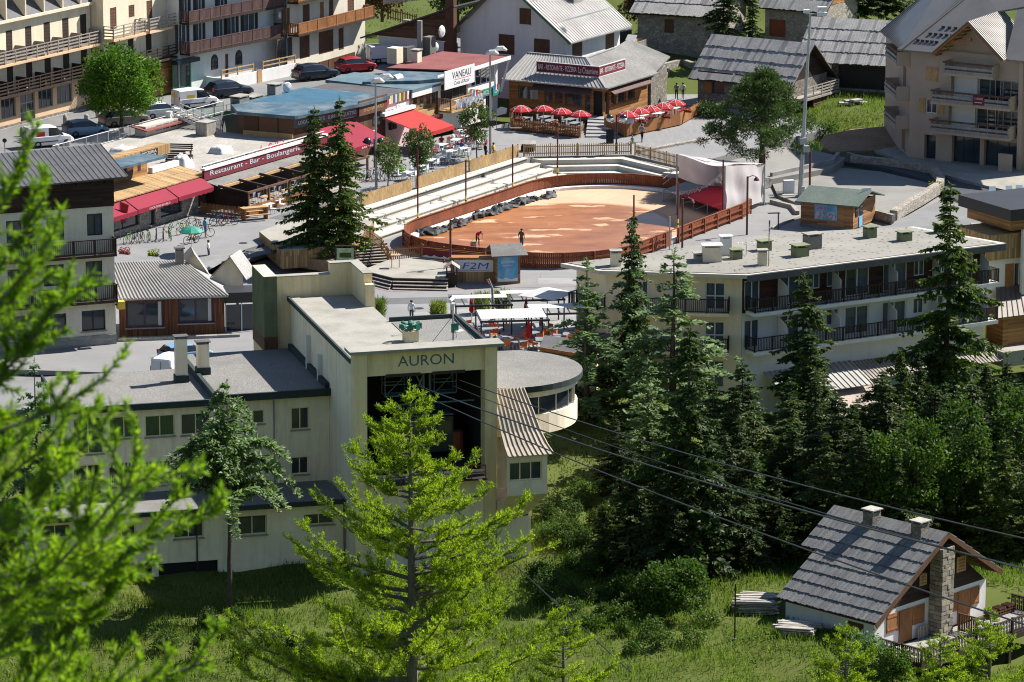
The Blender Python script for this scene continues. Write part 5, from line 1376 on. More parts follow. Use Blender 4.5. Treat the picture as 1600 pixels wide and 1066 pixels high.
sd=thing('satellite_dish','white satellite dish on the wall between the two balcony houses','dish',FB.p(FB.L,8.3,1.2)); p=FB.p(FB.L-.3,vb1+2.0,1.0)
MB().tube([p,p+DB*.1,p+DB*.16],[.42,.36,.05],12).build('dish','white_metal',sd); MB().tube([p,p-DB*.9],.03,4).build('arm','grey_metal',sd)
def body(F,h,m_,parent,depth=9,u0=0.02,u1=None):MB().obox(F.p(u0,-.5,-.45),F.d*((F.L if u1 is None else u1)-u0-.02),-F.n*depth,(0,0,h+.5)).build('rear_block',m_,parent)
body(FA,vt,'render_cream',A1); body(F2,F2.uv(200,-20)[1],'render_cream',A2); body(FB,vb2+3.2,'render_white',B1); body(FCc,vc2+2.9,'render_white',C1,8.5)
MB().obox(FB.p(0,0,-.02),-FB.n*.5,FB.d*.02,(0,0,vb2+3.2)).build('return_wall','render_white',B1)
# === shops below the street
def gface(a0,a1,b_,z=ZU):return Face(G(a0,b_),G(a1,b_),z)
def awning(a0,a1,b0,b1,z0,z1,matname,label,text=None,cat='awning'):
 t=thing('awning',label,cat,G((a0+a1)/2,b1,z1))
 q=[G(a0,b1,z1),G(a1,b1,z1),G(a1,b0,z0),G(a0,b0,z0)]
 MB().slab(q,.03).build('cloth',matname,t)
 vf=Face(G(a0,b1+.01),G(a1,b1+.01),0); v=MB(); k=int((a1-a0)/.35)
 for i in range(k):v.fbox(vf,(a1-a0)*i/k,(a1-a0)*(i+.98)/k,z1-.34-.04*(i%2),z1-.01,.0,.015)
 v.build('valance',matname,t,kind='stuff')
 if text:letters(vf,text,(a1-a0)*.28,(a1-a0)*.8,z1-.27,z1-.1,.02,'sign_white',t)
 for a in(a0+.15,a1-.15):MB().tube([G(a,b0,z0-.15),G(a,b1,z1-.05)],.035,5).build('arm','white_metal',t)
 return t
D1=thing('sports_shop','sports shop with honey timber front, stone piers and blue sheet roof','shop',G(273,-192,ZU))
f1=gface(262,279.0,-188.4)
gw1=[(4.0,8.3,.5,2.3),(9.6,10.6,.1,2.2),(11.4,14.6,.5,2.2),(2,3.4,.1,2.2)]
MB().wall(f1,0,3.0,gw1,.3).build('stone_front','stone_pale',D1)
for r in gw1:window(f1,r,D1,'dark_metal','glass',1 if r[1]-r[0]>2 else 0,0,.3,.08,None,'shopfront' if r[1]-r[0]>2 else 'door')
f1u=gface(262,279.0,-191.2)
MB().fbox(f1u,0,13.6,3.5,5.0,-6,0).build('timber_front','boards_orange',D1)
MB().fbox(f1u,0,16.9,4.9,5.75,-1.2,.1).build('fascia','boards_light',D1)
for r in((10.2,11.3,3.95,4.7),(12.2,12.6,4.1,4.8)):MB().fbox(f1u,*r,.003,.03).build('small_window','wood_dark',D1)
MB().slab([f1u.p(0,3.15,3.0),f1u.p(18.2,3.15,3.0),f1u.p(18.2,3.62,.02),f1u.p(0,3.62,.02)],.1).build('canopy_boards','boards_light',D1)
MB().fbox(f1u,14.0,18.0,3.63,4.1,-.2,.25).build('white_fascia','white_paint',D1)
MB().slab(pxs(7.0,(150,269),(203,258),(262,243),(128,234),(40,262)),.2).build('roof','tin_blue',D1)
sf_=gface(274.4,277.6,-191.08); sg=thing('shop_sign','dark brown sign board on the honey timber fascia of the sports shop','sign',sf_.p(1.5,5,0))
MB().fbox(sf_,0,2.6,4.95,5.65,.02,.06).build('board','wood_dark',sg); letters(sf_,'PIZZERIA',.25,2.35,5.35,5.58,.064,'sign_white',sg); letters(sf_,'VENTE A EMPORTER',.3,2.3,5.05,5.25,.064,'sign_white',sg)
rs_=thing('round_sign','round red and black hanging sign at the roof corner','sign',at(203,267,7)); rf_=Face(G(270.6,-190.3),G(271.8,-190.5),0); cu,cv=rf_.uv(203,266)
for nm,mtn,hh0,hh1,d in(('disc','sign_red',0,2*pi,0.0),('lower_half','black',pi,2*pi,.012)):
 MB().poly([rf_.p(cu+.62*cos(hh0+(hh1-hh0)*k/20),cv+.85*sin(hh0+(hh1-hh0)*k/20),d)for k in range(20 if nm=='disc' else 21)]).build(nm,mtn,rs_)
letters(rf_,'SPORT',cu-.5,cu+.5,cv-.02,cv+.26,.02,'sign_white',rs_); MB().tube([rf_.p(cu-1.4,cv+.6,-.1),rf_.p(cu+.1,cv+.6,-.05)],.04,5).build('bracket','dark_metal',rs_)
awning(262.5,268.0,-188.35,-187.0,4.35,3.6,'crimson_cloth','crimson shop awning beside the cream house corner')
awning(268.1,273.9,-188.35,-187.0,4.4,3.65,'crimson_cloth','crimson shop awning with small white lettering on its edge','LOCATION SKI VELO')
awning(274.0,279.3,-188.35,-187.0,4.45,3.7,'crimson_cloth','crimson shop awning next to the pergola restaurant')
D2=thing('pergola_restaurant','restaurant with long maroon sign fascia, dark pergola and timber terrace','restaurant',G(288,-187,ZU))
f2=gface(279.4,299.0,-188.0)
MB().fbox(f2,0,19.6,0,2.9,-12,-1.6).build('body','wood_dark',D2)
MB().fbox(f2,0,19.6,2.7,3.55,-.2,0).build('sign_fascia','maroon',D2); MB().fbox(f2,-.05,19.6,3.56,3.75,-.35,.08).build('white_capping','white_paint',D2)
letters(f2,'Restaurant - Bar - Boulangerie - Pizza',.9,18.5,2.88,3.42,.012,'curtain',D2)
MB().slab([f2.p(.1,2.35,1.3),f2.p(19.6,2.35,1.3),f2.p(19.6,2.62,.02),f2.p(.1,2.62,.02)],.06).build('felt_canopy','slate_light',D2)
MB().fbox(f2,.1,19.6,2.1,2.3,1.28,1.5).build('gutter_beam','wood_light',D2)
for k in range(7):
 u=.15+k*3.2
 MB().beam(f2.p(u,2.36,1.3),f2.p(u,2.02,4.4),.16,.2).build('pergola_beam','wood_dark',D2); MB().fbox(f2,u-.08,u+.08,-.02,2.0,4.22,4.38).build('pergola_post','wood_brown',D2)
MB().fbox(f2,0,19.6,1.98,2.14,4.2,4.4).build('pergola_plate','wood_brown',D2)
MB().slab([f2.p(0,2.0,4.3),f2.p(0,.6,4.3),f2.p(0,.6,.1),f2.p(0,2.3,.1)],.02).build('side_cheek','wood_dark',D2)
MB().fbox(f2,0,19.6,-.1,.12,-1.6,4.5).build('terrace_floor','wood_grey',D2)
picket([G(278.6,-187.9,ZU),G(278.6,-183.6,ZU)],1.0,'orange timber balustrade at the pergola end nearest the bicycles','wood_orange',gapw=.05)
picket([G(278.6,-183.5,ZU),G(290.5,-183.5,ZU)],1.0,'orange timber balustrade along the pergola terrace front','wood_orange',gapw=.05)
RTc=thing('roof_terrace','dusty roof terrace with benches above the pergola restaurant','terrace',G(290,-196,4.4))
MB().prism([G(279.3,-204.9),G(299,-204.9),G(299,-188.5),G(279.3,-188.5)],3.9,4.33).build('floor','stone_flag',RTc)
picket([G(280.5,-188.8,4.33),G(298.5,-188.8,4.33)],.8,'low dark picket edging on the roof terrace above the maroon sign','wood_dark',gapw=.05)
wr_=thing('terrace_rail','white painted rail along the roof terrace edge above the sign','railing',G(289,-188.4,4.4))
for z in(.55,1.0):MB().tube([G(279.6,-188.35,4.33+z),G(299,-188.35,4.33+z)],.04,5).build('rail','white_metal',wr_)
for k in range(10):MB().tube([G(279.8+k*2.1,-188.35,4.33),G(279.8+k*2.1,-188.35,5.33)],.035,5).build('post','white_metal',wr_)
ls=thing('roof_lettering','red free standing script letters above the maroon sign','sign',G(290,-188.6,4.6)); lf_=gface(288.8,292.6,-188.5,4.6)
letters(lf_,'le Stifel',0,3.7,.0,1.0,0,'sign_red',ls,.2); letters(lf_,'le Stifel',0.03,3.73,-.02,.98,-.06,'sign_red',ls,.2); MB().fbox(lf_,0,3.6,-.25,-.18,-.04,.04).build('bar','dark_metal',ls)
def bench(p,rz,label,matname='wood_dark',L=1.8,group=None):
 t=thing('bench',label,'bench',p,rz,group,True)
 for k in range(4):MB().box((0,-.2+k*.13,.42),(L,.1,.04)).build('seat_slat',matname,t)
 for k in range(3):MB().box((0,.27+k*.03,.55+k*.16),(L,.04,.12)).build('back_slat',matname,t)
 for s in(-1,1):MB().box((s*(L/2-.15),0,0),(.07,.5,.42)).build('leg',matname,t); MB().beam((s*(L/2-.15),.22,.35),(s*(L/2-.15),.36,1.0),.06,.06).build('back_post',matname,t)
 return t
bench(G(284.6,-194.5,4.33),AX+2.2,'dark slatted bench seen from behind on the roof terrace'); bench(G(287.2,-196,4.33),AX-1.2,'big dark slatted bench in the middle of the roof terrace',L=2.6); bench(G(283.3,-193.2,4.33),AX+2.2,'dark slatted bench beside the covered white box',L=2.4)
for k,(a_,b_,w,lb)in enumerate(((282.3,-192.2,1.5,'white sheeted box at the corner of the roof terrace'),(290.2,-193.5,1.6,'heap under crumpled white sheet on the roof terrace'),(285.6,-200.6,2.0,'flat pale sheeted pile by the terrace parapet'))):
 t_=thing('covered_pile',lb,'covered pile',G(a_,b_,4.33)); r=np.random.default_rng(k); V=[]; n_=9
 for i in range(n_):
  for j in range(n_):
   x,y=i/(n_-1)*2-1,j/(n_-1)*2-1; e=max(abs(x),abs(y)); z=(1.0 if k==0 else .55)*(1 if e<.7 else max(0,(1-e)/.3)**.6)*(1+.15*r.normal())
   q=G(a_+x*w*.55,b_+y*w*.5,4.34+max(0,z)); V.append(tuple(q))
 np_mesh('sheet',V,[(i*n_+j,(i+1)*n_+j,(i+1)*n_+j+1,i*n_+j+1)for i in range(n_-1)for j in range(n_-1)],'white_cloth',t_)
 MB().box(G(a_,b_,4.33),(w*.6,w*.55,.4),AX).build('box','wood_grey',t_)
LN=thing('lean_to','low lean-to with red brown roof and small windows against the street wall','building',G(296,-204,4.3))
MB().obox(G(293.5,-204.9,4.33),DA*7.5,DB*1.2,(0,0,.9)).build('wall','concrete_white',LN); MB().slab([G(293.0,-203.2,4.95),G(301.2,-203.2,4.95),G(301.2,-205.0,5.25),G(293.0,-205.0,5.25)],.1).build('roof','felt_red',LN)
lnf=gface(290.5,301,-203.7,4.33)
for k in range(5):MB().fbox(lnf,4.6+k*1.15,5.5+k*1.15,.25,.75,.002,.03).build('window','glass',LN)
bx=thing('timber_box','weathered timber bin store beside the white stairs','box',G(297.2,-200,4.3)); MB().box(G(297.0,-199.6,4.33),(1.5,1.2,1.2),AX).build('body','wood_grey',bx); MB().box(G(297.0,-199.6,5.53),(1.6,1.3,.06),AX).build('lid','grey_plank_c',bx)
SS=thing('street_stairs','white railed open stairs from the street down to the shops','stairs',G(301,-203,4.3))
for k in range(9):
 MB().box(G(299.3+.1,-204.0+k*.42,5.4-k*.13+.2),(.9,.38,.05),AX).build('tread','concrete_grey',SS)
for a_ in(298.9,299.9):
 MB().beam(G(a_,-204.3,5.4),G(a_,-199.9,4.2),.08,.25).build('stringer','white_metal',SS)
 for hh in(.5,.95):MB().tube([G(a_,-204.3,5.4+hh),G(a_,-199.9,4.2+hh)],.035,5).build('handrail','white_metal',SS)
 for k in range(4):MB().tube([G(a_,-204.3+k*1.45,5.4-k*.39),G(a_,-204.3+k*1.45,6.35-k*.39)],.035,5).build('rail_post','white_metal',SS)
MB().box(G(298.6,-204.6,4.2),(.5,.5,1.6),AX).build('pier','white_paint',SS)
wf_=thing('street_fence','white metal mesh fence along the street edge above the shops','fence',G(296,-205.2,ZS))
for k in range(17):MB().tube([G(281.5+k*1.05*1.6,-205.25,ZS),G(281.5+k*1.68,-205.25,ZS+1.05)],.03,5).build('post','white_metal',wf_)
for z in(.1,1.05):MB().tube([G(281.5,-205.25,ZS+z),G(308.4,-205.25,ZS+z)],.035,5).build('rail','white_metal',wf_)
ms=MB()
for k in range(int(26.9/.16)):ms.tube([G(281.5+k*.16,-205.25,ZS+.1),G(281.5+k*.16,-205.25,ZS+1.05)],.012,3)
ms.build('bars','white_metal',wf_,kind='stuff')
gf_=thing('green_fence','thin green metal fence at the street edge beside parked cars','fence',G(304,-203.5,ZS))
for k in range(6):MB().tube([G(301.8+k*1.6,-204.6+k*.3,ZS),G(301.8+k*1.6,-204.6+k*.3,ZS+1.1)],.03,5).build('post','green_paint',gf_)
for z in(.15,.6,1.1):MB().tube([G(301.8,-204.6,ZS+z),G(309.8,-203.1,ZS+z)],.03,5).build('rail','green_paint',gf_)
D3=thing('timber_shop','timber fronted shop with blue sheet roof, dark sign strip and crimson posters','shop',G(305,-191,ZU))
c3=[G(298.6,-196.6),G(299.0,-191.6),G(307.4,-190.0),G(312.2,-190.0),G(312.2,-198.5),G(302,-199.5)]
MB().prism([(p.x,p.y)for p in c3],1.2,6.2).build('body','boards_brown',D3)
rq=[p+Vector((0,0,0))for p in(G(298.2,-197.0),G(298.6,-191.1),G(307.4,-189.5),G(312.3,-189.5),G(312.3,-198.9),G(301.5,-199.9))]
MB().prism([(p.x,p.y)for p in rq],6.2,6.5).build('roof','tin_blue',D3)
sx3=[G(303,-198.6,6.505),G(312,-198.6,6.505),G(312,-192.0,6.505),G(306.5,-192.5,6.505)]
mat('tin_bright',(.04,.115,.175),.55,.12,.25,3,.5,.08)
MB().slab(sx3[::-1],.004).build('roof_sheet','tin_bright',D3)
e3=Face(G(298.6,-196.6),G(299.0,-191.6),ZU); s3=Face(G(299.0,-191.6),G(307.4,-190.0),ZU); t3=gface(307.4,312.2,-190.0)
MB().fbox(e3,0,e3.L,2.9,3.4,.0,.12).build('end_beam','wood_light',D3)
for u in(0,2.9,4.8):MB().fbox(e3,u,u+.22,0,2.9,.0,.12).build('post','wood_light',D3)
MB().fbox(e3,.3,2.8,.4,2.8,.01,.05).build('poster','crimson_cloth',D3); MB().fbox(e3,3.15,4.75,.2,2.8,.01,.04).build('poster','curtain',D3)
for k in range(3):MB().beam(e3.p(.6+k*.6,2.6,.06),e3.p(1.3+k*.6,.9,.06),.02,.12).build('poster_print','white_cloth',D3)
MB().fbox(s3,0,s3.L,3.9,4.75,.05,.2).build('sign_strip','slate',D3); letters(s3,'LOCATION   SKIS   SURF   RAQUETTES',.5,s3.L-.4,4.12,4.5,.21,'sign_white',D3)
MB().fbox(s3,1.2,s3.L-.3,.2,2.9,.02,.06).build('poster','crimson_cloth',D3)
MB().fbox(t3,-.3,4.6,3.9,5.3,.25,.35).build('carved_sign','wood_brown',D3); letters(t3,'SKI - LOCATION',.1,4.2,4.75,5.05,.36,'wood_light',D3); letters(t3,'SNOWBOARD',.5,3.9,4.2,4.5,.36,'wood_light',D3)
w3=MB().fbox(t3,2.6,3.8,2.6,3.6,.01,.05).build('window','glass',D3); MB().fbox(t3,.6,4.2,.9,2.3,.02,.05).build('banner','maroon',D3); MB().fbox(t3,1.3,2.9,1.0,2.2,.052,.06).build('poster','sign_white',D3)
letters(t3,'Hotel Bonneau',1.5,2.75,1.5,1.9,.064,'sign_red',D3)
for(a_,b_,w,d,h,mt)in((302.6,-199.6,1.6,1.0,1.3,'slate_light'),(305.2,-199.8,1.8,.9,.9,'concrete'),(307.8,-199.2,1.1,.9,1.7,'concrete_grey')):
 chimney(tuple(G(a_,b_,5.6)),w,d,h,D3,mt,'concrete',AX,'vent_box')
dz=thing('satellite_dish','white satellite dish beside a grey roof box on the blue roof','dish',G(308.8,-198.8,6.6)); p=G(309.0,-198.6,7.0); MB().tube([p,p+DB*.12-DA*.06,p+DB*.2-DA*.1],[.5,.42,.05],12).build('dish','white_metal',dz); MB().tube([G(309,-198.7,6.45),p],.04,5).build('stand','grey_metal',dz)
D4=thing('pink_shop','narrow pink rendered shop with white poster in red letters','shop',G(314,-190,ZU)); f4=gface(312.25,316.5,-190.0)
MB().fbox(f4,0,f4.L,0,4.4,-8,0).build('wall','render_pink',D4); MB().fbox(f4,-.1,f4.L+.1,4.4,5.0,-8.5,.15).build('roof','slate',D4)
fl_=('sign_red','sign_white','sign_yellow','sign_blue','concrete_white','tin_teal','sign_yellow','slate','wood_light','wood_brown','sign_white','tin_bright')
for k in range(16):MB().fbox(f4,.0+k*.36,.3+k*.36,4.2,4.95,.16,.19).build('pennant',fl_[k%12],D4)
MB().fbox(f4,1.9,4.1,2.0,4.0,.01,.05).build('poster','sign_white',D4); letters(f4,'The',2.1,2.6,3.6,3.85,.054,'sign_red',D4); letters(f4,'Spot',2.1,3.05,2.9,3.5,.054,'sign_red',D4); letters(f4,'SKI - SURF',3.2,3.95,3.2,3.4,.054,'black',D4); letters(f4,'RENTAL',3.2,3.8,2.9,3.05,.054,'black',D4); letters(f4,'PRET-A-PORTER',2.15,3.9,2.3,2.5,.054,'sign_red',D4)
MB().fbox(f4,.5,1.4,2.7,3.6,.005,.05).build('window','glass',D4); MB().fbox(f4,.45,1.5,1.8,2.4,.05,.3).build('flower_box','wood_dark',D4)
D5=thing('log_shop','orange log fronted shop with small upper windows and carved plank sign','shop',G(319,-190,ZU)); f5=gface(316.6,321.6,-190.1)
MB().fbox(f5,0,f5.L,0,4.4,-8,0).build('wall','boards_orange',D5)
MB().slab([f5.p(-8.5,5.0,.5),f5.p(f5.L,5.0,.5),f5.p(f5.L+4.5,5.25,-8.5),f5.p(-5.0,5.25,-8.5)],.25).build('roof','tin_teal',D5)if 0 else MB().slab([f5.p(-.2,5.0,.5),f5.p(f5.L,5.0,.5),f5.p(f5.L,5.2,-9.0),f5.p(-.2,5.2,-9.0)],.3).build('roof','tin_teal',D5)
MB().fbox(f5,-.2,f5.L,4.25,4.7,.4,.5).build('eave_board','white_paint',D5)
for u in(.8,2.0,3.2,4.2):MB().fbox(f5,u,u+.55,3.1,4.0,.005,.05).build('window','glass',D5)
MB().fbox(f5,.7,4.2,2.0,2.75,.05,.25).build('plank_sign','wood_light',D5); MB().fbox(f5,.5,5.2,1.55,1.95,.05,.6).build('crimson_fascia','maroon',D5); letters(f5,'SNACK BAR',1.2,3.4,1.63,1.85,.61,'sign_white',D5)
MB().fbox(f5,1.5,3.4,.0,1.5,.01,.06).build('shopfront','glass',D5)
D6=thing('corner_shop','two storey corner shop with red flat roof, white sign panel and timber balcony','shop',G(327,-190,ZU)); f6=gface(321.7,333.0,-190.0)
up6=(6.3,10.6,3.5,5.2)
MB().wall(f6,0,5.6,[up6,(.5,5.6,2.7,4.6),(7.6,8.6,.1,2.2),(9.0,10.4,.1,2.3)],.3).build('wall','render_white',D6)
window(f6,up6,D6,'white_paint','glass',3,0,.3,.1); window(f6,(.5,5.6,2.7,4.6),D6,'wood_brown','glass',3,0,.3,.1); window(f6,(7.6,8.6,.1,2.2),D6,'grey_metal','glass',0,0,.3,.08,None,'door'); window(f6,(9.0,10.4,.1,2.3),D6,'grey_metal','glass',1,0,.3,.08,None,'door')
MB().obox(f6.p(f6.L,0,-.01),-f6.n*8,f6.d*-.2,(0,0,5.6)).build('end_wall','maroon',D6)
MB().slab([f6.p(3.8,5.6,.9),f6.p(f6.L+.9,5.75,.9),f6.p(f6.L+.6,5.75,-6.5),f6.p(1.5,5.6,-6.5)],.12).build('roof','felt_red',D6)
MB().slab(pxs(6.75,(566,128),(655,126),(706,121),(738,108),(690,103),(612,109)),.3).build('roof','tin_blue',D6)
MB().beam(f6.p(4.6,5.55,.93),f6.p(f6.L+.9,5.68,.93),.08,.35).build('eave_board','white_paint',D6); MB().beam(f6.p(f6.L+.75,5.5,.8),f6.p(f6.L+.1,2.4,.3),.12,.2).build('raking_post','white_paint',D6)
MB().fbox(f6,-.6,5.0,4.35,6.1,1.02,1.1).build('sign_panel','sign_white',D6); letters(f6,'VANEAU',.8,4.3,5.2,5.85,1.11,'black',D6); letters(f6,"Cote d'Azur",1.1,4.0,4.6,4.95,1.11,'black',D6,.15); MB().fbox(f6,1.2,4.3,5.06,5.1,1.102,1.112).build('sign_rule','sign_red',D6)
MB().fbox(f6,0,6.0,2.1,2.3,.02,1.5).build('balcony_slab','wood_light',D6); railing([f6.p(.05,2.3,.1),f6.p(.05,2.3,1.4),f6.p(6.0,2.3,1.4),f6.p(6.0,2.3,.1)],1.1,D6,'wood_light','bars',.2)
MB().fbox(f6,1.0,5.9,2.35,3.2,1.45,1.48).build('photo_banner','poster_photo',D6)
MB().fbox(f6,6.1,10.9,2.35,3.05,.05,.15).build('bank_sign','sign_green',D6); letters(f6,'CREDIT AGRICOLE',6.4,9.6,2.5,2.9,.16,'sign_white',D6); MB().fbox(f6,9.9,11.2,2.2,3.15,.2,.3).build('bank_logo','sign_green',D6); letters(f6,'CA',10.2,10.9,2.45,2.9,.31,'sign_white',D6)
for k,(u,c)in enumerate(((3.0,'sign_red'),(7.0,'sign_red'))):
 fg=thing('flag',('small red and white flag on the timber balcony','small red and white flag over the green bank sign')[k],'flag',f6.p(u,3.2,1.6)); p=f6.p(u,3.0,1.4)
 MB().tube([p,p+DB*.7+Vector((0,0,.9))],.025,4).build('pole','white_metal',fg); q=p+DB*.7+Vector((0,0,.9))
 for j,c_ in enumerate(('sign_blue','sign_white','sign_red')):MB().poly([q+DA*.25*j,q+DA*.25*(j+1)+DB*.05*(-1)**j,q+DA*.25*(j+1)+Vector((0,0,-.6)),q+DA*.25*j+Vector((0,0,-.55))]).build('stripe',c_,fg)
chimney(tuple(G(327.2,-195.6,6.7)),.8,.7,1.4,D6,'render_cream','concrete',AX,'vent_box')
AC=thing('rooftop_plant','cream box, ducts and satellite dishes on the rear of the flat roofs','plant',G(325,-198,6.9))
MB().box(G(328.2,-198.6,6.6),(1.2,1.1,1.5),AX).build('box','render_cream',AC); MB().box(G(330.4,-198.6,6.6),(1.5,1.0,1.3),AX).build('condenser','slate',AC); MB().tube([G(332.2,-198.2,6.6),G(332.2,-198.2,10.2)],.28,8).build('flue','concrete_grey',AC); MB().box(G(333.0,-197.6,6.7),(1.1,.8,1.9),AX).build('duct_box','slate_light',AC)
for k,h in((0,9.6),(1,8.0)):
 p=G(334.0+k*.2,-196.8-k*.8,h-.6); MB().tube([p,p+DB*.12,p+DB*.22],[.62-.15*k,.5-.12*k,.05],12).build('dish','white_metal',AC)
VB=thing('roof_vent','curved white vent cowl on the pale teal roof','vent',G(319.5,-193.2,6.6)); MB().tube([G(319.0,-193.2,6.75),G(320.2,-193.2,6.75)],.38,10).build('cowl','white_metal',VB); MB().box(G(319.6,-193.2,6.55),(1.3,.8,.25),AX).build('base','concrete',VB)
awning(300.8,307.0,-190.3,-186.6,5.0,3.6,'crimson_cloth','pinkish red awning behind the two spruces','BAR BRASSERIE'); awning(311.5,316.8,-190.0,-185.4,4.6,3.4,'orange_red_cloth','orange red awning below the pink shop')
MB().obox(G(311.3,-190.0,4.65),DA*5.6,DB*.5,(0,0,.3)).build('awning_box','white_paint',D4)
# === corner restaurant and white house
RS=thing('corner_restaurant','timber corner restaurant with hipped grey roof, maroon sign and two terraces','restaurant',G(337,-183,ZU))
aF,bR=334.4,-179.2
ff_=Face(G(aF,-189.5),G(aF,bR),ZU); fr_=Face(G(aF,bR),G(343.5,bR),ZU)
wl_=[(1.0,3.2,1.6,3.0),(3.9,4.8,1.5,3.0),(5.0,5.9,1.5,3.0),(6.1,8.0,1.4,3.0),(8.3,8.9,.9,3.0)]
dr_=(9.2,10.2,.6,3.1)
rw_=[(1.6,2.6,1.5,2.9),(3.0,4.6,1.5,2.9),(5.0,6.4,1.5,2.9),(.3,1.2,.7,3.0)]
MB().wall(ff_,0,3.6,wl_+[dr_],.25).wall(fr_,0,3.6,rw_,.25).build('wall','boards_orange',RS)
for r in wl_+rw_:window(ff_ if r in wl_ else fr_,r,RS,'wood_orange','glass',0,0,.25,.1)
MB().fbox(ff_,*dr_,-.24,-.2).build('doorway','black',RS)
ez,rz_=ZU+3.55,ZU+5.4
E0,E1,E2=G(aF-.7,-189.9,ez),G(aF-.7,bR+.7,ez),G(344.4,bR+.7,ez)
K0,K1,K2=G(aF+4.4,-189.9,rz_),G(aF+4.4,bR-4.2,rz_),G(344.4,bR-4.2,rz_+.2)
ribbed([E0,E1,K1,K0],24,RS,'seam_roof',.12,.06,.05); MB().slab([E1,E2,K2,K1],.12).build('roof','slate_light',RS)
for p,q in((E1,K1),(K1,K0),(K1,K2)):MB().beam(p+Vector((0,0,.04)),q+Vector((0,0,.04)),.28,.08).build('roof_hip_cap','concrete_grey',RS)
B2_=[G(344.4,bR+.4,ez+.1),G(349,bR-.4,ez+.9),G(349,bR-5,ez+2.3),K2]; MB().slab(B2_,.12).build('rear_roof','slate_light',RS); MB().prism([G(344.2,bR),G(348.7,bR-.6),G(348.7,bR-5),G(344.2,bR-5)],ZU,ez).build('rear_wall','stone_wall',RS)
for F_,u0,u1 in((ff_,2.8,9.2),(fr_,.6,8.6)):MB().slab([F_.p(u0,2.85,.9),F_.p(u1,2.85,.9),F_.p(u1,3.35,.02),F_.p(u0,3.35,.02)],.06).build('awning_roll','wood_purple',RS)
s1=Face(G(aF+.9,-187.0),G(aF+.9,bR-1.0),0); s1b=Face(G(aF+.9,bR-1.0),G(aF+6.3,bR-1.0),0)
SG1=thing('restaurant_sign','long maroon sign with white letters standing on the restaurant roof','sign',s1.p(3,6,0))
zs0=ez+.75
MB().fbox(s1,0,s1.L,zs0,zs0+.95,-.06,0).build('panel','maroon',SG1); MB().fbox(s1b,0,s1b.L,zs0,zs0+.95,-.06,.0).build('panel','maroon',SG1)
letters(s1,'BAR - RISTORANTE - PIZZERIA',.2,4.4,zs0+.25,zs0+.75,.01,'sign_white',SG1); letters(s1,'La Chaumiere',4.6,s1.L-.1,zs0+.2,zs0+.8,.01,'sign_white',SG1); letters(s1b,'BAR - RISTORANTE - PIZZERIA',.25,s1b.L-.2,zs0+.25,zs0+.75,.01,'sign_white',SG1)
for F_ in(s1,s1b):
 MB().fbox(F_,-.04,F_.L,zs0+.952,zs0+1.01,-.08,.03).fbox(F_,-.04,F_.L,zs0-.06,zs0-.002,-.08,.03).build('frame','white_paint',SG1)
 for k in range(4):MB().tube([F_.p(.4+k*(F_.L-.8)/3,zs0-.9,-.1),F_.p(.4+k*(F_.L-.8)/3,zs0,-.1)],.03,4).build('leg','dark_metal',SG1)
T1=thing('restaurant_terrace','raised terrace floor with timber base on the shop side of the restaurant steps','terrace',G(331,-184,ZU)); MB().prism([G(327,-185.0),G(326.5,-177.5),G(aF-.02,-180.9),G(aF-.02,-188.8)],ZU+.01,ZU+.25).build('floor','wood_brown',T1)
picket([G(aF-.3,-188.8,ZU+.1),G(326.9,-185.1,ZU+.1),G(326.4,-177.4,ZU+.1)],1.05,'honey timber slat fence round the shop side restaurant terrace','wood_orange',gapw=.07,pw=.11)
T2=thing('restaurant_terrace','raised terrace floor with board sides on the lane side of the restaurant steps','terrace',G(338,-176.5,ZU)); MB().prism([G(330.8,-176.9),G(329,-174.0),G(337,-172.4),G(344,-173.7),G(344,-179),G(aF+.1,-178.95)],ZU+.01,ZU+.25).build('floor','wood_brown',T2)
picket([G(331.4,-177.5,ZU+.05),G(328.9,-173.9,ZU+.05),G(337,-172.3,ZU+.05),G(344.0,-173.6,ZU+.05)],1.2,'close boarded honey timber fence round the lane side restaurant terrace','wood_orange',gapw=.01,pw=.16)
STp=thing('restaurant_steps','grey stone steps up to the restaurant door','steps',G(331,-178,ZU))
for k in range(6):
 f0_=.0+k/6.4; P_,Q_=G(327.0,-177.1).lerp(G(aF-.02,-180.8),f0_),G(328.6,-174.3).lerp(G(aF-.02,-178.9),f0_)
 MB().prism([P_,Q_,G(aF-.02,-178.9),G(aF-.02,-180.8)],ZU+.004,ZU+.12*(k+1)).build('step','concrete_grey',STp)
WH=thing('white_house','white gabled house with brown shutters and ribbed grey metal roof','house',G(346,-192,4))
FG=Face(G(342.4,-199.6),G(342.4,-187.6),ZU); FS=Face(G(342.4,-187.6),G(353.5,-187.6),ZU)
ve=FG.uv(881,57)[1]
wg=[FG.rect(*q)for q in((779,804,54,85),(834,859,61,90),(812,830,13,38))]
wsd=[FS.rect(*q)for q in((894,910,61,91),(946,960,50,79))]
uap=FG.L*.44; vap2=ve+5.2
MB().wall(FG,0,ve,wg,.25).wall(FS,0,ve,wsd,.25).build('wall','render_white',WH)
gm_=MB(); gr=wg[2]; gm_.poly([FG.p(0,ve),FG.p(gr[0],ve),FG.p(gr[0],ve+2.2),FG.p(.0,ve+.0)])if 0 else gm_.poly([FG.p(0,ve,.002),FG.p(FG.L,ve,.002),FG.p(uap,vap2,.002)])
gm_.build('gable','render_white',WH)
for r in wg+wsd:
 F_=FG if r in wg else FS; shutter(F_,r,WH,'wood_brown',-.05 if r[2]<ve-1 else .06)
 MB().fbox(F_,r[0]-.1,r[1]+.1,r[2]-.1,r[2]-.01,-.02,.12).build('sill','white_paint',WH)
dvr=FS.L+.9
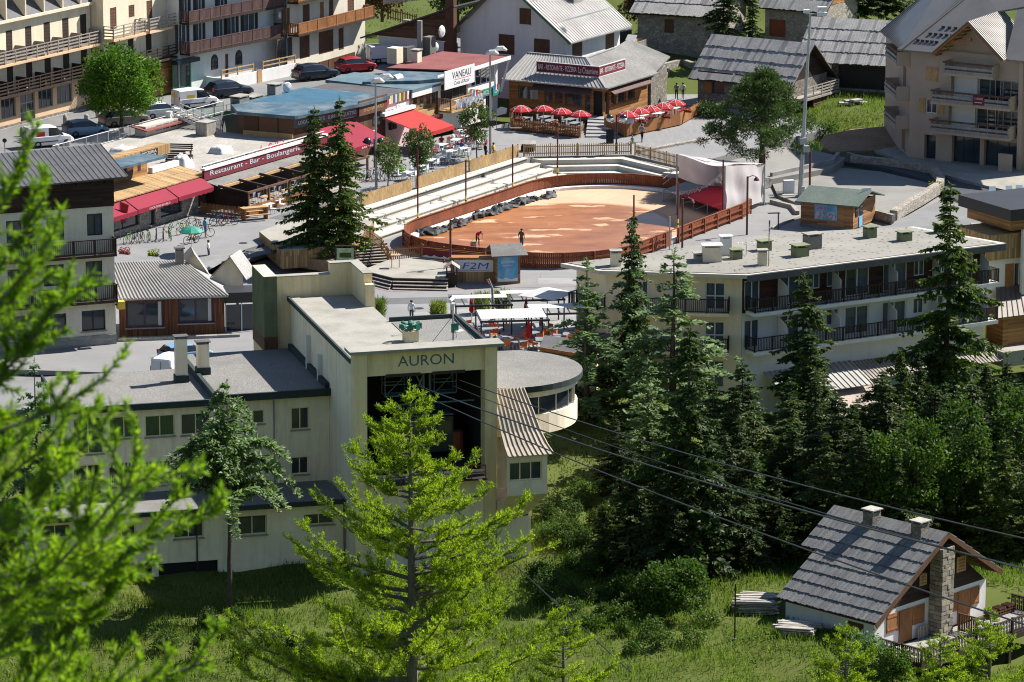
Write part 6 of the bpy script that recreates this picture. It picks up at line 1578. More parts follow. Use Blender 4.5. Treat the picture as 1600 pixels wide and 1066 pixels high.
eR=[G(341.6,-186.7,ZU+ve-.45),G(354.3,-186.7,ZU+ve-.45)]; apx=[FG.p(uap,vap2+.15,.8),FG.p(uap,vap2+.15,.8)+DA*12.7]
ribbed([eR[0],eR[1],apx[1],apx[0]],26,WH,'seam_roof',.14,.09,.11)
eLx=[G(341.6,-200.6,ZU+ve-.6),G(354.3,-200.6,ZU+ve-.6)]; ribbed([eLx[1],eLx[0],apx[0],apx[1]],30,WH,'seam_dark',.14)
for hh in(.28,.62):MB().beam(eR[0].lerp(apx[0],hh)+Vector((0,0,.14))+DA*.8,eR[1].lerp(apx[1],hh)+Vector((0,0,.14))-DA*.8,.1,.1).build('snow_guard','grey_metal',WH)
MB().beam(apx[0]-Vector((0,0,.12)),eR[0]-Vector((0,0,.12)),.08,.24).build('barge_board','green_paint',WH)
cm=eR[0].lerp(eR[1],.62).lerp(apx[0].lerp(apx[1],.62),.45); do=thing('roof_dormer','grey metal dormer on the ribbed roof of the white house','dormer',cm); MB().obox(cm-DA*.9+Vector((0,0,-.8)),DA*1.8,-DB*1.6,(0,0,1.9)).build('cheeks','seam_roof',do); MB().obox(cm-DA*1.1+DB*.3+Vector((0,0,1.1)),DA*2.2,-DB*2.4+Vector((0,0,.3)),(0,0,.1)).build('roof','seam_roof',do)
MB().fbox(FS,5.2,5.9,1.9+1.2,1.9+2.3,.002,.03).build('round_plaque','concrete',WH)
WW=thing('house_wing','low wing with brown horizontal boards over white walls beside the white house','house',G(341,-202,4))
fw1=Face(G(341.5,-208.5),G(341.5,-199.7),ZU); vw=fw1.uv(730,68)[1]
wws=[fw1.rect(694,714,67,87)];
MB().wall(fw1,0,vw,wws,.2).build('wall','render_white',WW); window(fw1,wws[0],WW,'wood_dark','glass',0,0,.2,.1)
MB().poly([fw1.p(-1.2,vw+.02,.05),fw1.p(fw1.L+.05,vw+.02,.05),fw1.p(fw1.L+.05,vw+3.6,.05)]).build('gable_boards','boards_house',WW)
MB().slab([fw1.p(-1.8,vw-.2,.7),fw1.p(fw1.L+.3,vw+3.75,.7),fw1.p(fw1.L+.3,vw+3.75,-7),fw1.p(-1.8,vw-.2,-7)],.15).build('roof','slate',WW)
MB().fbox(fw1,fw1.L-.7,fw1.L+.25,vw-3,vw+4.5,.06,.7).build('timber_flue','wood_brown',WW); chimney(tuple(fw1.p(fw1.L-.2,vw+4.4,.3)),.6,.6,1.2,WW,'concrete','concrete',AX)
BC=thing('timber_balcony','weathered timber balcony with bird house at the white house corner','balcony',G(355,-187,6)); MB().obox(G(354.0,-189,4.5),DA*4.0,DB*2.2,(0,0,.15)).build('floor','wood_grey',BC); railing([G(354.1,-186.9,4.65),G(357.9,-186.9,4.65),G(357.9,-189,4.65)],1.1,BC,'wood_grey','boards')
bhp=G(355.0,-187.0,5.7); MB().box(bhp,(.8,.8,.5),AX).build('bird_house','wood_light',BC); MB().slab([bhp+Vector((-.7,-.3,.45)),bhp+Vector((.2,-.8,.45)),bhp+Vector((.5,-.2,.95)),bhp+Vector((-.4,.3,.95))],.06).build('bird_house_roof','white_paint',BC)
# === stone barns with plank roofs
def barn(name,label,pA,pB,z0,depth,eave_h,ridge_h,rows,wallmat,holes,seed,over=.7,openm=None,matname='grey_plank'):
 t=thing(name,label,'barn',pA)
 Fb=Face(pA,pB,z0); n=-Fb.n
 w=MB().wall(Fb,-.8,eave_h,holes,.3)
 Fr=Face(Fb.B,Fb.B+n*depth,z0); Fl=Face(Fb.A+n*depth,Fb.A,z0)
 w.wall(Fr,-.8,eave_h,[]).wall(Fl,-.8,eave_h,[])
 w.poly([Fr.p(0,eave_h),Fr.p(depth,eave_h),Fr.p(depth/2,ridge_h)]); w.poly([Fl.p(0,eave_h),Fl.p(depth,eave_h),Fl.p(depth/2,ridge_h)])
 w.build('wall',wallmat,t)
 for h in holes:MB().fbox(Fb,h[0],h[1],h[2],h[3],-.28,-.2).build('opening','glass' if(h[1]-h[0])<2 else 'black',t)
 sl=(ridge_h-eave_h)/(depth/2)
 def rp_(u,w_,up):return Fb.p(u,0,-w_)+Vector((0,0,up))
 zr=ridge_h+.15; ze=eave_h-sl*over+.15
 plank_roof([rp_(-over,-over,ze),rp_(Fb.L+over,-over,ze),rp_(Fb.L+over,depth/2,zr),rp_(-over,depth/2,zr)],rows,t,matname,.26,.1,seed)
 plank_roof([rp_(Fb.L+over,depth+over,ze),rp_(-over,depth+over,ze),rp_(-over,depth/2,zr),rp_(Fb.L+over,depth/2,zr)],2,t,matname,.5,.1,seed+1)
 return t,Fb,Fr
bA,bB=at(1090,170,1.1),at(1232,185,1.1)
t1,b1,b1r=barn('stone_barn','rubble stone barn with weathered plank roof and wooden balcony',bA,bB,1.1,7.6,3.5,6.7,4,'stone_wall',[(1.6,3.0,1.7,2.8),(5.0,5.8,.2,2.4)],21)
shutter(b1,(.75,1.6,1.7,2.8),t1,'wood_orange',.06,1)
for k in range(2):MB().beam(b1.p(.3+k*4.2,3.75,.5)+Vector((0,0,.1)),b1.p(4.2+k*4.2,3.75,.5)+Vector((0,0,.1)),.12,.14).build('snow_pole','wood_dark',t1)
MB().poly([b1r.p(-.1,3.5,.03),b1r.p(7.7,3.5,.03),b1r.p(3.8,6.9,.03)]).build('gable_boards','boards_dark',t1)
MB().fbox(b1r,.4,7.4,1.7,1.9,.05,1.6).build('balcony_slab','wood_grey',t1); railing([b1r.p(.5,1.9,1.5),b1r.p(7.3,1.9,1.5),b1r.p(7.3,1.9,.1)],1.05,t1,'wood_grey','rails')
wpm=thing('log_wall','red brown stacked logs under the barn balcony','woodpile',b1r.p(5,.2,1.0))
for i in range(9):MB().tube([b1r.p(2.5,.1+i*.17,1.3),b1r.p(7.2,.1+i*.17,1.3)],.085,6).build('log','wood_brown',wpm)
wall_run('planter_wall',[b1.p(-.6,.0,1.6),b1.p(5.5,.0,1.6)],.6,.35,'stone_pale','low stone planter wall below the barn windows')
cA,cB=at(1255,140,2.6),at(1420,150,2.6)
t2,b2,b2r=barn('stone_barn','dark timber fronted stone barn behind the grassy mound',cA,cB,2.4,9.5,3.4,6.6,4,'stone_dark',[(3.6,8.3,.6,3.0)],31)
MB().fbox(b2,3.5,8.4,.0,.6,.0,.06).build('base_wall','stone_pale',t2); MB().fbox(b2,.2,1.4,1.6,3.2,.01,.06).build('board_panel','wood_brown',t2)
sgb=thing('barn_sign','small yellow sign on the dark barn wall','sign',b2.p(2.2,2.4,.1)); MB().fbox(b2,1.5,2.9,1.9,3.0,.03,.08).build('panel','sign_yellow',sgb); MB().fbox(b2,1.5,2.9,2.55,3.0,.082,.09).build('upper_panel','sign_white',sgb)
dA,dB_=at(996,72,3.4),at(1118,80,3.4)
t3_,b3,b3r=barn('stone_house','pale stone house with plank roof under the dark pine',dA,dB_,3.2,9,4.0,6.6,3,'stone_pale',[(3.0,4.0,1.8,3.2)],41); shutter(b3,(3.0,4.0,1.8,3.2),t3_,'wood_brown',.05)
eA,eB=at(1195,68,3.4),at(1285,76,3.4)
t4_,b4,b4r=barn('stone_house','pale stone house with red garage door and timber gable',eA,eB,3.2,8,4.4,7.4,3,'stone_pale',[(.5,2.4,1.0,2.8)],51); MB().fbox(b4,.5,2.4,1.0,2.8,-.18,-.12).build('garage_door','wood_redfence',t4_); MB().poly([b4r.p(-.1,4.5,.03),b4r.p(8.1,4.5,.03),b4r.p(4,7.4,.03)]).build('gable_boards','boards_orange',t4_)
wall_run('garden_wall',pxs(1.6,(1024,122),(1066,112),(1085,118)),1.3,.5,'stone_pale','low stone retaining wall behind the restaurant lane')
wall_run('curved_bench_wall',pxs(1.3,(1030,140),(1040,128),(1036,118)),1.2,.8,'stone_pale','rough stone wall end beside the restaurant')
wall_run('grass_wall',pxs(5.0,(632,45),(700,56),(735,62)),1.0,.5,'stone_pale','low stone wall below the grassy bank')
for k,(x,y,lb)in enumerate(((1295,90,'flat grey stone slabs lying on the grassy mound'),)):
 g=at(1335,152,3.2); g.z=float(hz(g.x,g.y))+.05; t=thing('stone_slabs',lb,'stones',g)
 for i in range(4):MB().box(g+Vector((i*.5-.8,(i%2)*.5,(i%3)*.15)),(1.3-i*.1,.8,.18),.3*i).build('slab','stone_flag',t)
 # === modern residence, right
RSD=thing('residence','taupe modern apartment house with deep balconies and ribbed metal roofs','building',at(1480,255,.7))
P0=at(1420,246,.7); FRd=face_dir(P0,radians(-33),1640,.7,250)
FLd=Face(P0+Vector((-1.2,12,0)),P0,.7)
gl_=[FRd.rect(*q)for q in((1444,1462,211,249),(1487,1531,214,258),(1537,1590,221,264))]
w1_=FRd.rect(1447,1464,155,177); w2_=FRd.rect(1447,1466,105,127)
rec=[FRd.rect(1483,1592,118,148),FRd.rect(1482,1592,160,200)]
eh=FRd.uv(1440,76)[1]
z1_,z2_,z3_=3.0,5.7,8.4
rb_=[(FRd.uv(1482,180)[0],FRd.uv(1592,180)[0],z1_,z1_+2.3),(FRd.uv(1486,130)[0],FRd.uv(1592,130)[0],z2_,z2_+2.3)]
MB().wall(FRd,0,eh,gl_+[w1_]+rb_,.6).build('wall','render_taupe',RSD)
MB().wall(FLd,0,eh+.5,[(8.5,10.6,.2,2.6),(8.6,10.0,z2_+.1,z2_+2.3)],.3).build('side_wall','render_taupe',RSD)
for r in gl_:window(FRd,r,RSD,'dark_metal','glass',2 if r[1]-r[0]>2 else 0,0,.6,.08,None,'shopfront')
window(FRd,w1_,RSD,'white_paint','glass_see',1,0,.6,.07,curtain=.1)
shutter(FRd,(w1_[0]-.75,w1_[0]-.03,w1_[2],w1_[3]),RSD,'wood_light',.06,1); shutter(FRd,(w1_[1]+.03,w1_[1]+.75,w1_[2],w1_[3]),RSD,'wood_light',.06,1)
shutter(FRd,(w2_[0],w2_[1],w2_[2],w2_[3]),RSD,'wood_light',.06)
for(a,b_,c_,d)in rb_:
 MB().fbox(FRd,a+.02,a+2.4,c_+.02,d-.02,-.59,-.55).build('rear_wall','render_white',RSD)
 w=window(FRd,(a+2.6,a+4.8,c_+.02,d-.1),RSD,'grey_metal','glass',1,0,.6,.07,None,'french_window'); window(FRd,(b_-2.6,b_-.2,c_+.02,d-.1),RSD,'grey_metal','glass',2,0,.6,.07,None,'french_window')
def res_balc(F_,u0,u1,v,dp):
 MB().fbox(F_,u0,u1,v-.22,v,.003,dp).build('balcony_slab','render_taupe',RSD)
 for u in(u0,u1-.16):MB().fbox(F_,u,u+.16,v+.002,v+1.05,.003,dp-.05).build('balcony_pier','render_taupe',RSD)
 for h0,h1 in((.0,.3),(.45,.7),(.92,1.08)):MB().fbox(F_,u0-.02,u1+.02,v+h0,v+h1,dp-.04,dp+.03).build('balcony_board','wood_grey' if h0<.9 else 'wood_brown',RSD)
 q=MB()
 for k in range(int((u1-u0)/.9)):q.fbox(F_,u0+.45+k*.9,u0+.49+k*.9,v,v+.95,dp-.1,dp-.06)
 q.build('balusters','grey_metal',RSD,kind='stuff')
ub=[FRd.uv(x,170)[0]for x in(1464,1589)]
res_balc(FRd,ub[0],ub[1],z1_,1.5); res_balc(FRd,FRd.uv(1466,130)[0],FRd.uv(1590,140)[0],z2_,1.5); res_balc(FRd,FRd.uv(1484,90)[0],FRd.uv(1562,100)[0],z3_,1.3)
for v in(z1_-.2,z2_-.2,z3_+.3):res_balc(FLd,6.5,11.8,v,1.3)
fs=thing('sale_board','small dark red board with white lettering on the middle balcony','sign',FRd.p(ub[0]+4.6,z2_+.6,1.6)); us_=FRd.uv(1532,152)[0]; MB().fbox(FRd,us_,us_+1.15,z2_+.1,z2_+.95,1.54,1.57).build('board','maroon',fs); letters(FRd,'A VENDRE',us_+.15,us_+1.0,z2_+.58,z2_+.76,1.575,'sign_white',fs); MB().fbox(FRd,us_+.2,us_+.95,z2_+.3,z2_+.36,1.572,1.576).build('print','sign_white',fs)
ga=FRd.uv(1525,22); gl0=FRd.uv(1468,84)[0]; gr0=FRd.uv(1577,95)[0]; zE=.7
uA=(gl0+gr0)/2; zA=eh+3.1
def RP(u,v,d):return FRd.p(u,v,d)
mat('roof_metal',(.18,.172,.165),.45,.06,.15,4,.5,.02,metal=.4)
ribbed([RP(gl0-.1,eh-.1,1.4),RP(gl0-.1,eh-.1,-6)if 0 else RP(gl0-.1,eh+0,-5.5),RP(uA,zA+.2,-5.5),RP(uA,zA,1.4)],18,RSD,'roof_metal',.14,.05,.05)
ribbed([RP(gr0+.1,eh-.1,1.4),RP(gr0+.1,eh,-5.5),RP(uA,zA+.2,-5.5),RP(uA,zA,1.4)],22,RSD,'roof_metal',.14,.06,.06)
MB().poly([RP(gl0+.3,eh-.1,-.5),RP(gr0-.3,eh-.1,-.5),RP(uA,zA-.4,-.5)]).build('gable_wall','render_taupe',RSD)
for a,b_ in((gl0,uA),(gr0,uA)):MB().beam(RP(a,eh-.2,1.25),RP(b_,zA-.2,1.25),.3,.25).build('gable_rafter','wood_orange',RSD)
MB().beam(RP(gl0+1.2,eh+.9,1.0),RP(uA+.2,eh+1.4,1.0),.25,.25).build('gable_tie','wood_orange',RSD)
for k in range(8):
 t_=k/8; MB().beam(RP(gl0+(uA-gl0)*t_+.2,eh+(zA-eh)*t_-.3,1.2),RP(gl0+(uA-gl0)*t_+.2,eh+(zA-eh)*t_-.3,-.5),.1,.14).build('rafter','wood_orange',RSD)
m0,m1=RP(-1.0,eh-.1,.9),RP(gl0-.12,eh-.1,.9)
rdg0,rdg1=RP(3.2,eh+5.0,-7.5),RP(14,eh+5.0,-7.5)
MB().slab([m0,m1,RP(uA,zA+.2,-4.5),rdg1,rdg0],.16).build('roof','roof_metal',RSD)
bl=FLd.p(3.0,eh+.3,1.2)
ribbed([FLd.p(12.6,eh-.1,1.0),FLd.p(2.5,eh+.1,1.0),rdg0+Vector((-2.5,6,.2)),rdg0],18,RSD,'roof_metal',.14,.08,.1)
for i in range(5):
 for j in range(3):
  p=m0.lerp(rdg0,.14+j*.11).lerp(m1.lerp(rdg1,.14+j*.11),.2+i*.1+j*.03); MB().box(p+Vector((0,0,.03)),(.35,.12,.14),radians(-33)).build('snow_stop','dark_metal',RSD)
MB().slab([RP(gr0+.0,eh-.1,.9),RP(FRd.L+3,eh-.1,.9),RP(FRd.L+3,eh+5,-7.5),RP(uA+1,eh+5,-7.5)],.16).build('roof','roof_metal',RSD)
MB().fbox(FRd,FRd.uv(1592,250)[0],FRd.uv(1592,250)[0]+.4,-.2,eh-.2,.0,.5).build('pier','render_taupe',RSD); MB().fbox(FRd,FRd.uv(1572,270)[0],FRd.uv(1592,270)[0],0,1.6,1.4,1.7).build('low_wall','render_taupe',RSD)
# === log kiosk, stage tent, court things
KS=thing('log_kiosk','small log kiosk with green shingle roof and posters','kiosk',at(1310,355,0))
kA,kB,kC=at(1253,354,0),at(1331,361,0),at(1366,346,0)
k1=Face(kA,kB,0); k2=Face(kB,kC,0); kD=kA+(kC-kB)
for k in range(14):
 MB().fbox(k1,-.12,k1.L+.12,.06+k*.155,.2+k*.155,-.1,.02+.02*(k%2)).build('log_course','boards_log',KS); MB().fbox(k2,-.1,k2.L+.12,.06+k*.155+.07,.2+k*.155+.07,-.1,.02).build('log_course','boards_log',KS)
MB().prism([kA,kB,kC,kD],0,2.2).build('core','wood_brown',KS); MB().fbox(k1,-.15,k1.L+.15,0,.28,.0,.06).build('base_board','slate_light',KS)
MB().fbox(k1,1.15,3.2,.75,2.05,.05,.08).build('poster','poster_blue',KS); MB().fbox(k1,1.2,2.1,.8,1.5,.082,.09).build('poster_photo','poster_photo',KS); MB().fbox(k1,2.2,3.1,.8,1.5,.082,.09).build('poster_photo','poster_photo',KS); letters(k1,'Chalets',1.25,2.2,1.65,1.95,.085,'sign_red',KS)
for u in(.6,1.5):MB().fbox(k2,u,u+.6,1.1,1.9,.03,.08).build('window','glass',KS)
MB().fbox(k2,1.3,2.0,.1,1.0,.03,.08).build('notice','poster_blue',KS)
kn=Vector((0,0,1)); mid=(kB+kC)/2; midA=(kA+kD)/2; ex_=(kA-kB).normalized()*.45; ey_=(kB-kC).normalized()*.5
MB().slab([kA+ex_+ey_+Vector((0,0,2.25)),kB-ex_*1.6+ey_+Vector((0,0,2.25)),mid-ex_*1.6+Vector((0,0,3.15)),midA+ex_+Vector((0,0,3.15))],.1).build('roof','shingle_green',KS); MB().slab([mid-ex_*1.6+Vector((0,0,3.15)),kC-ex_*1.6-ey_+Vector((0,0,2.3)),kD+ex_-ey_+Vector((0,0,2.3)),midA+ex_+Vector((0,0,3.15))],.1).build('roof','shingle_green',KS)
MB().box(mid+Vector((.2,-.2,3.0)),(.9,.06,.35),.4).build('gable_sign','sign_white',KS)
TN=thing('stage_tent','white stage tent with sagging side sheets over a red carpeted platform','stage',at(1125,335,0))
tq=[at(1060,342,.05),at(1129,352,.05),at(1192,323,.05),at(1118,313,.05)]
htp=[4.9,4.1,4.1,4.9]
fl2,fr2,br2,bl2=tq
zt=Vector((0,0,1))
rt_=[at(1060,342,.05)+zt*5.2,at(1129,352,.05)+zt*5.3,br2+zt*4.4,bl2+zt*5.0]
def drape(p00,p10,p11,p01,name,sag,nf,seed,n=16,holes=False):
 r=np.random.default_rng(seed); V=[]; ph=r.uniform(0,6,4); nn=(p10-p00).cross(p01-p00).normalized()
 for i in range(n):
  for j in range(n):
   s,t=i/(n-1),j/(n-1); q=p00.lerp(p10,s).lerp(p01.lerp(p11,s),t)
   fold=math.sin(s*nf+ph[0]+1.5*t)*.12+math.sin(s*nf*2.3+t*4+ph[1])*.07+math.sin(t*9+s*5+ph[2])*.05
   q=q+nn*fold*(1.2-abs(t-.4))+Vector((0,0,-sag*math.sin(pi*s)*(1-t)))
   V.append(tuple(q))
 return np_mesh(name,V,[(i*n+j,(i+1)*n+j,(i+1)*n+j+1,i*n+j+1)for i in range(n-1)for j in range(n-1)],'tent_cloth',TN,smooth=True)
T0,T1_,T2_,T3_=[at(1058,239,0)]*4
up5=lambda p,h:Vector((p.x,p.y,h))
cFL,cFR,cBR,cBL=up5(at(1057,337,0),5.4),up5(at(1132,349,0),5.0),up5(at(1194,321,0),3.6),up5(at(1116,308,0),3.4)
drape(cFL,cFR,cBR,cBL,'roof_sheet',.12,3,1)
drape(up5(cFR,.9),up5(cBR,.4),cBR,cFR,'side_sheet',.0,9,2); drape(up5(cBL,1.0),up5(cBR,1.0),cBR,cBL,'rear_sheet',.0,6,4); drape(up5(cFL,3.4),up5(cBL,1.0),cBL,cFL,'rear_sheet',.2,7,3)
for p in(cFL,cFR,cBR,cBL):MB().tube([up5(p,0),p],.07,6).build('pole','grey_metal',TN)
d0,d1,d2,d3=up5(at(1062,322,0),1.0),up5(at(1128,346,0),1.0),up5(at(1172,326,0),1.0),up5(at(1112,304,0),1.0)
MB().slab([d0,d1,d2,d3],.1).build('platform','red_carpet',TN); MB().slab([up5(at(1036,316,0),1.1),d0,d3,up5(at(1085,298,0),1.1)],.1).build('platform','wood_grey',TN)
lg=MB(); cs_=[d0,d0.lerp(d1,.33),d0.lerp(d1,.66),d1,d1.lerp(d2,.5),d2,d3,up5(at(1036,316,0),1.1),up5(at(1085,298,0),1.1)]
for p in cs_:MB().tube([up5(p,.05),up5(p,1.05)],.04,5).build('leg','grey_metal',TN)
for p,q in zip(cs_[:-1],cs_[1:]):MB().tube([up5(p,.1),up5(q,1.0)],.03,5).build('brace','grey_metal',TN)
sr_=[up5(at(1036,316,0),1.1),up5(at(1052,303,0),1.1)]
for z in(.5,1.0):MB().tube([sr_[0]+Vector((0,0,z)),sr_[1]+Vector((0,0,z))],.035,5).build('stair_rail','grey_metal',TN)
EC=thing('electric_cabinet','pale grey electric cabinet beside the stage tent','cabinet',at(1231,305,.1)); MB().box(at(1232,305,.1),(.95,.5,1.35),.2).build('body','white_metal',EC); MB().box(at(1232,305,1.45),(1.05,.6,.05),.2).build('lid','concrete',EC)
fp=thing('flower_trough','concrete trough with red flowers at the end of the picket fence','planter',G(317,-162,.6)); MB().prism([G(317.2,-163.2),G(317.2,-158.8),G(315.9,-158.8),G(315.9,-163.2)][::-1],.3,1.15).build('trough','concrete_white',fp)
# === vegetation
def nrm(v):return v/np.maximum(np.linalg.norm(v,axis=-1,keepdims=True),1e-9)
def rhombi(P,T,l,w,rng,up=None):
 """leaf blades: P base (n,3), T direction, l length, w width"""
 n=len(P); T=nrm(T); R=rng.normal(size=(n,3))if up is None else up+.35*rng.normal(size=(n,3))
 Sd=nrm(np.cross(T,R)); l=np.asarray(l).reshape(-1,1)*np.ones((n,1)); w=np.asarray(w).reshape(-1,1)*np.ones((n,1))
 V=np.empty((n,4,3)); V[:,0]=P; V[:,1]=P+T*l*.45+Sd*w/2; V[:,2]=P+T*l; V[:,3]=P+T*l*.45-Sd*w/2
 return V.reshape(-1,3),np.arange(n*4).reshape(n,4)
def trunk_mb(H,r0,r1,base=0.0,wob=.0,rng=None,n=7,seg=8):
 pts=[]; rs=[]
 for i in range(seg+1):
  t=i/seg; pts.append(((rng.normal()*wob if rng is not None and 0<i<seg else 0),(rng.normal()*wob if rng is not None and 0<i<seg else 0),base+H*t)); rs.append(r0+(r1-r0)*t)
 return MB().tube(pts,rs,n)
def conifer(H,R,rng,kind='spruce',bare=.05,dens=1.0,lean=0.0):
 """returns blade arrays and branch tubes of one conifer standing at the origin"""
 P,T,L,W,U=[],[],[],[],[]; br=MB()
 cedar=kind=='cedar'; gp=rng.uniform(0,6,2)
 nwh=int(H*(1.7 if cedar else 2.4))
 for k in range(nwh):
  f=bare+(1-bare)*(k+rng.uniform(-.3,.3))/nwh
  f=min(max(f,bare),.985); h=f*H; g=(f-bare)/(1-bare)
  prof=(1-g)**(.75 if not cedar else .85)*(.72+.28*min(1,g*6+.25))
  nb=rng.integers(5,8)if not cedar else rng.integers(3,6)
  for j in range(nb):
   az=rng.uniform(0,2*pi); Lb=max(.28,R*prof*rng.uniform(.55,1.2)*(1+.28*sin(az*2+gp[0]+h*.5)+.16*sin(az*3+gp[1]-h*.9)))if not cedar else max(.3,R*prof*rng.uniform(.5,1.3))
   d=np.array([cos(az),sin(az),0]); m_=max(4,int(Lb/.13*dens))
   s=np.sort(rng.uniform(.08,1,m_));
   if cedar:z=h+Lb*(.18*s+.12*np.sin(s*3.1)-.34*s**2.2)
   else:z=h+Lb*(.10*s-.52*s**1.5+.16*s**4)
   wig=.06*Lb*np.sin(s*5+az*3)
   pp=d[None]*(s*Lb)[:,None]+np.array([-d[1],d[0],0])[None]*wig[:,None]; pp[:,2]=z
   br.tube([(0,0,h),tuple(pp[m_//2]),tuple(pp[-1])],[.02+.012*Lb,.012+.006*Lb,.008],3)
   for side in(-1,1,0):
    lat=np.array([-d[1],d[0],0])[None]*side
    tw=(.16+.24*Lb*(1-s)**.7*.6+.14*rng.random(m_)); tw=np.minimum(tw,.85)
    if side==0:tt=d[None]*.6+np.array([0,0,-.75 if not cedar else-.25])+.3*rng.normal(size=(m_,3)); tw=tw*.7
    else:tt=lat+d[None]*rng.uniform(.4,.9,(m_,1))+np.array([0,0,-.42 if not cedar else-.05])+.22*rng.normal(size=(m_,3))
    P.append(pp); T.append(tt); L.append(tw*1.15); W.append(.11+.17*tw*rng.uniform(.7,1.3,m_));
    q=pp+nrm(tt)*(tw*.55)[:,None]; t2=nrm(tt)+lat*.2+.55*rng.normal(size=(m_,3))+np.array([0,0,-.3 if not cedar else .05])
    P.append(q); T.append(t2); L.append(tw*.75); W.append(.09+.12*tw)
 n=40; zz=rng.uniform(.93,1.0,n)*H; P.append(np.stack([np.zeros(n),np.zeros(n),zz],1)); T.append(rng.normal(size=(n,3))*.6+np.array([0,0,.6])); L.append(np.full(n,.28)); W.append(np.full(n,.06))
 P,T,L,W=np.concatenate(P),np.concatenate(T),np.concatenate(L),np.concatenate(W)
 return P,T,L,W,br
def conifer_proto(H,R,seed,kind,leafm,barkm='bark',bare=.05,dens=1.0,label='',name='conifer'):
 rng=np.random.default_rng(seed); P,T,L,W,br=conifer(H,R,rng,kind,bare,dens)
 t=thing(name,label,'tree',(0,0,-500),local=True)
 V,F=rhombi(P,T,L,W,rng,np.array([0,0,1.0])if kind=='cedar' else None)
 tr=trunk_mb(H*.98,.013*H+.05,.02,-.4,.02,rng); tr.build('trunk',barkm,t); br.build('branches',barkm,t,kind='stuff')
 np_mesh('crown',V,F,leafm,t,kind='stuff')
 t['H']=H
 return t
def ground_pt(px,Y):
 x=0.0
 for _ in range(4):
  z=float(hz(x,Y)); x=(px-800)/F_PX*(Y*_c-(z-CAM_H)*_s)
 return Vector((x,Y,float(hz(x,Y))))
def z_at(px,py,Y):return atY(px,py,Y).z
PR={}
PR['spruce']=[conifer_proto(13,R_,sd,'spruce','lf_spruce',name='spruce_tree',bare=b_,dens=dn)for sd,R_,b_,dn in((1,3.3,.05,1.0),(2,2.9,.1,.85),(3,3.8,.03,1.1),(11,3.0,.16,.7),(12,4.2,.04,.95))]
PR['spruce_light']=[conifer_proto(13,R_,sd,'spruce','lf_spruce_light',name='spruce_tree',bare=b_,dens=dn)for sd,R_,b_,dn in((4,3.0,.05,1.0),(5,3.0,.07,.9),(13,3.9,.03,1.1))]
PR['cedar']=[conifer_proto(13,3.6,s,'cedar','lf_cedar',name='cedar_tree',dens=1.25)for s in(6,7,8)]
PR['cedar_bare']=[conifer_proto(12,5.4,9,'cedar','lf_cedar',name='cedar_tree',bare=.48,dens=1.1)]
_uses={}
def plant(kind,v,px,top,Y,label,wide=1.0,group=None,rz=None):
 p=PR[kind][v]; g=ground_pt(px,Y); Ht=z_at(px,top,Y)-g.z
 s=Ht/p['H']; rz=random.uniform(0,6.28)if rz is None else rz
 return dup(p,g,rz,label,group,(s*wide,s*wide,s))
plant('cedar',0,916,402,281,'blue green cedar with drooping leader nearest the cafe terrace',1.35)
plant('spruce',1,988,330,284,'tall slim dark conifer with drooping top in front of the hotel front',.62)
plant('cedar',1,985,345,283.5,'feathery dark cedar growing against the tall slim conifer',.9)
plant('cedar',2,1050,386,279,'wide blue green cedar with outstretched branches before the hotel windows',1.5)
plant('spruce',2,1074,503,251,'big dark spruce standing before the blue green cedars',.95)
plant('spruce',2,1135,640,262,'short broad dark spruce at the foot of the bigger spruce',1.2)
plant('spruce_light',0,1252,428,283,'pointed spruce in front of the brown hotel balconies',1.25)
plant('spruce_light',1,1476,288,292,'tallest spruce rising past the hotel roof edge',1.05)
plant('spruce_light',0,1404,545,282,'small young spruce below the hotel balconies',1.0)
plant('spruce',1,1330,628,270,'dark spruce in the wood behind the chalet roof',1.15)
wood=[]
r=random.Random(77)
for row,(Y,t0)in enumerate(((257,690),(263,640),(269,600),(276,560),(284,545))):
 x=1120+row*17+(50 if row>2 else 0)
 while x<1690:
  lowgap=45 if 1290<x<1560 and row>2 else 0
  wood.append((x+r.uniform(-14,14),t0+r.uniform(-45,45)+lowgap,Y+r.uniform(-2,2),r.choice(('spruce','spruce','spruce','spruce_light','spruce_light')),r.randrange(3)))
  x+=r.uniform(34,66)
WN=('dark conifer in the dense wood below the hotel','lighter green conifer in the dense wood below the hotel','blue green cedar in the dense wood below the hotel')
for k,(px,top,Y,kd,v)in enumerate(wood):
 n_=('spruce','spruce_light','cedar').index(kd); o=plant(kd,v if kd!='spruce' else r.randrange(5),px,top,Y,WN[n_],r.uniform(1.0,1.75),('dark conifers of the wood','lighter conifers of the wood','cedars of the wood')[n_]); o.rotation_euler[0]=r.uniform(-.04,.04); o.rotation_euler[1]=r.uniform(-.04,.04)
for k,(px,top,Y,v,w_,lb)in enumerate(((985,700,254,4,1.3,'low broad dark conifer at the edge of the grassy bank'),(1035,735,249,0,1.5,'dark young conifer before the big dark spruce trunk'),(1120,720,252,2,1.3,'dark young conifer between big spruce and meadow'),(1165,745,253,4,1.2,'dark conifer at the meadow corner of the wood'),(940,790,252,1,1.6,'small dark conifer on the bank below the round room'))):plant('spruce',v,px,top,Y,lb,w_)
plant('spruce',2,962,650,266,'dark conifer beside the grassy bank',1.2); plant('cedar',1,1012,560,272,'cedar filling the gap behind the big dark spruce',1.4); plant('spruce',4,1112,590,268,'dark conifer between the big dark spruce and the wood',1.1); plant('spruce',2,1020,690,259,'broad dark conifer on the station side of the big dark spruce',1.25)
plant('cedar_bare',0,360,596,247.5,'cedar with bare trunk and flat blue green crown before the garage range',.8,rz=.4)
plant('cedar',0,62,560,256,'blue green cedar partly hidden by the blurred larch',.9)
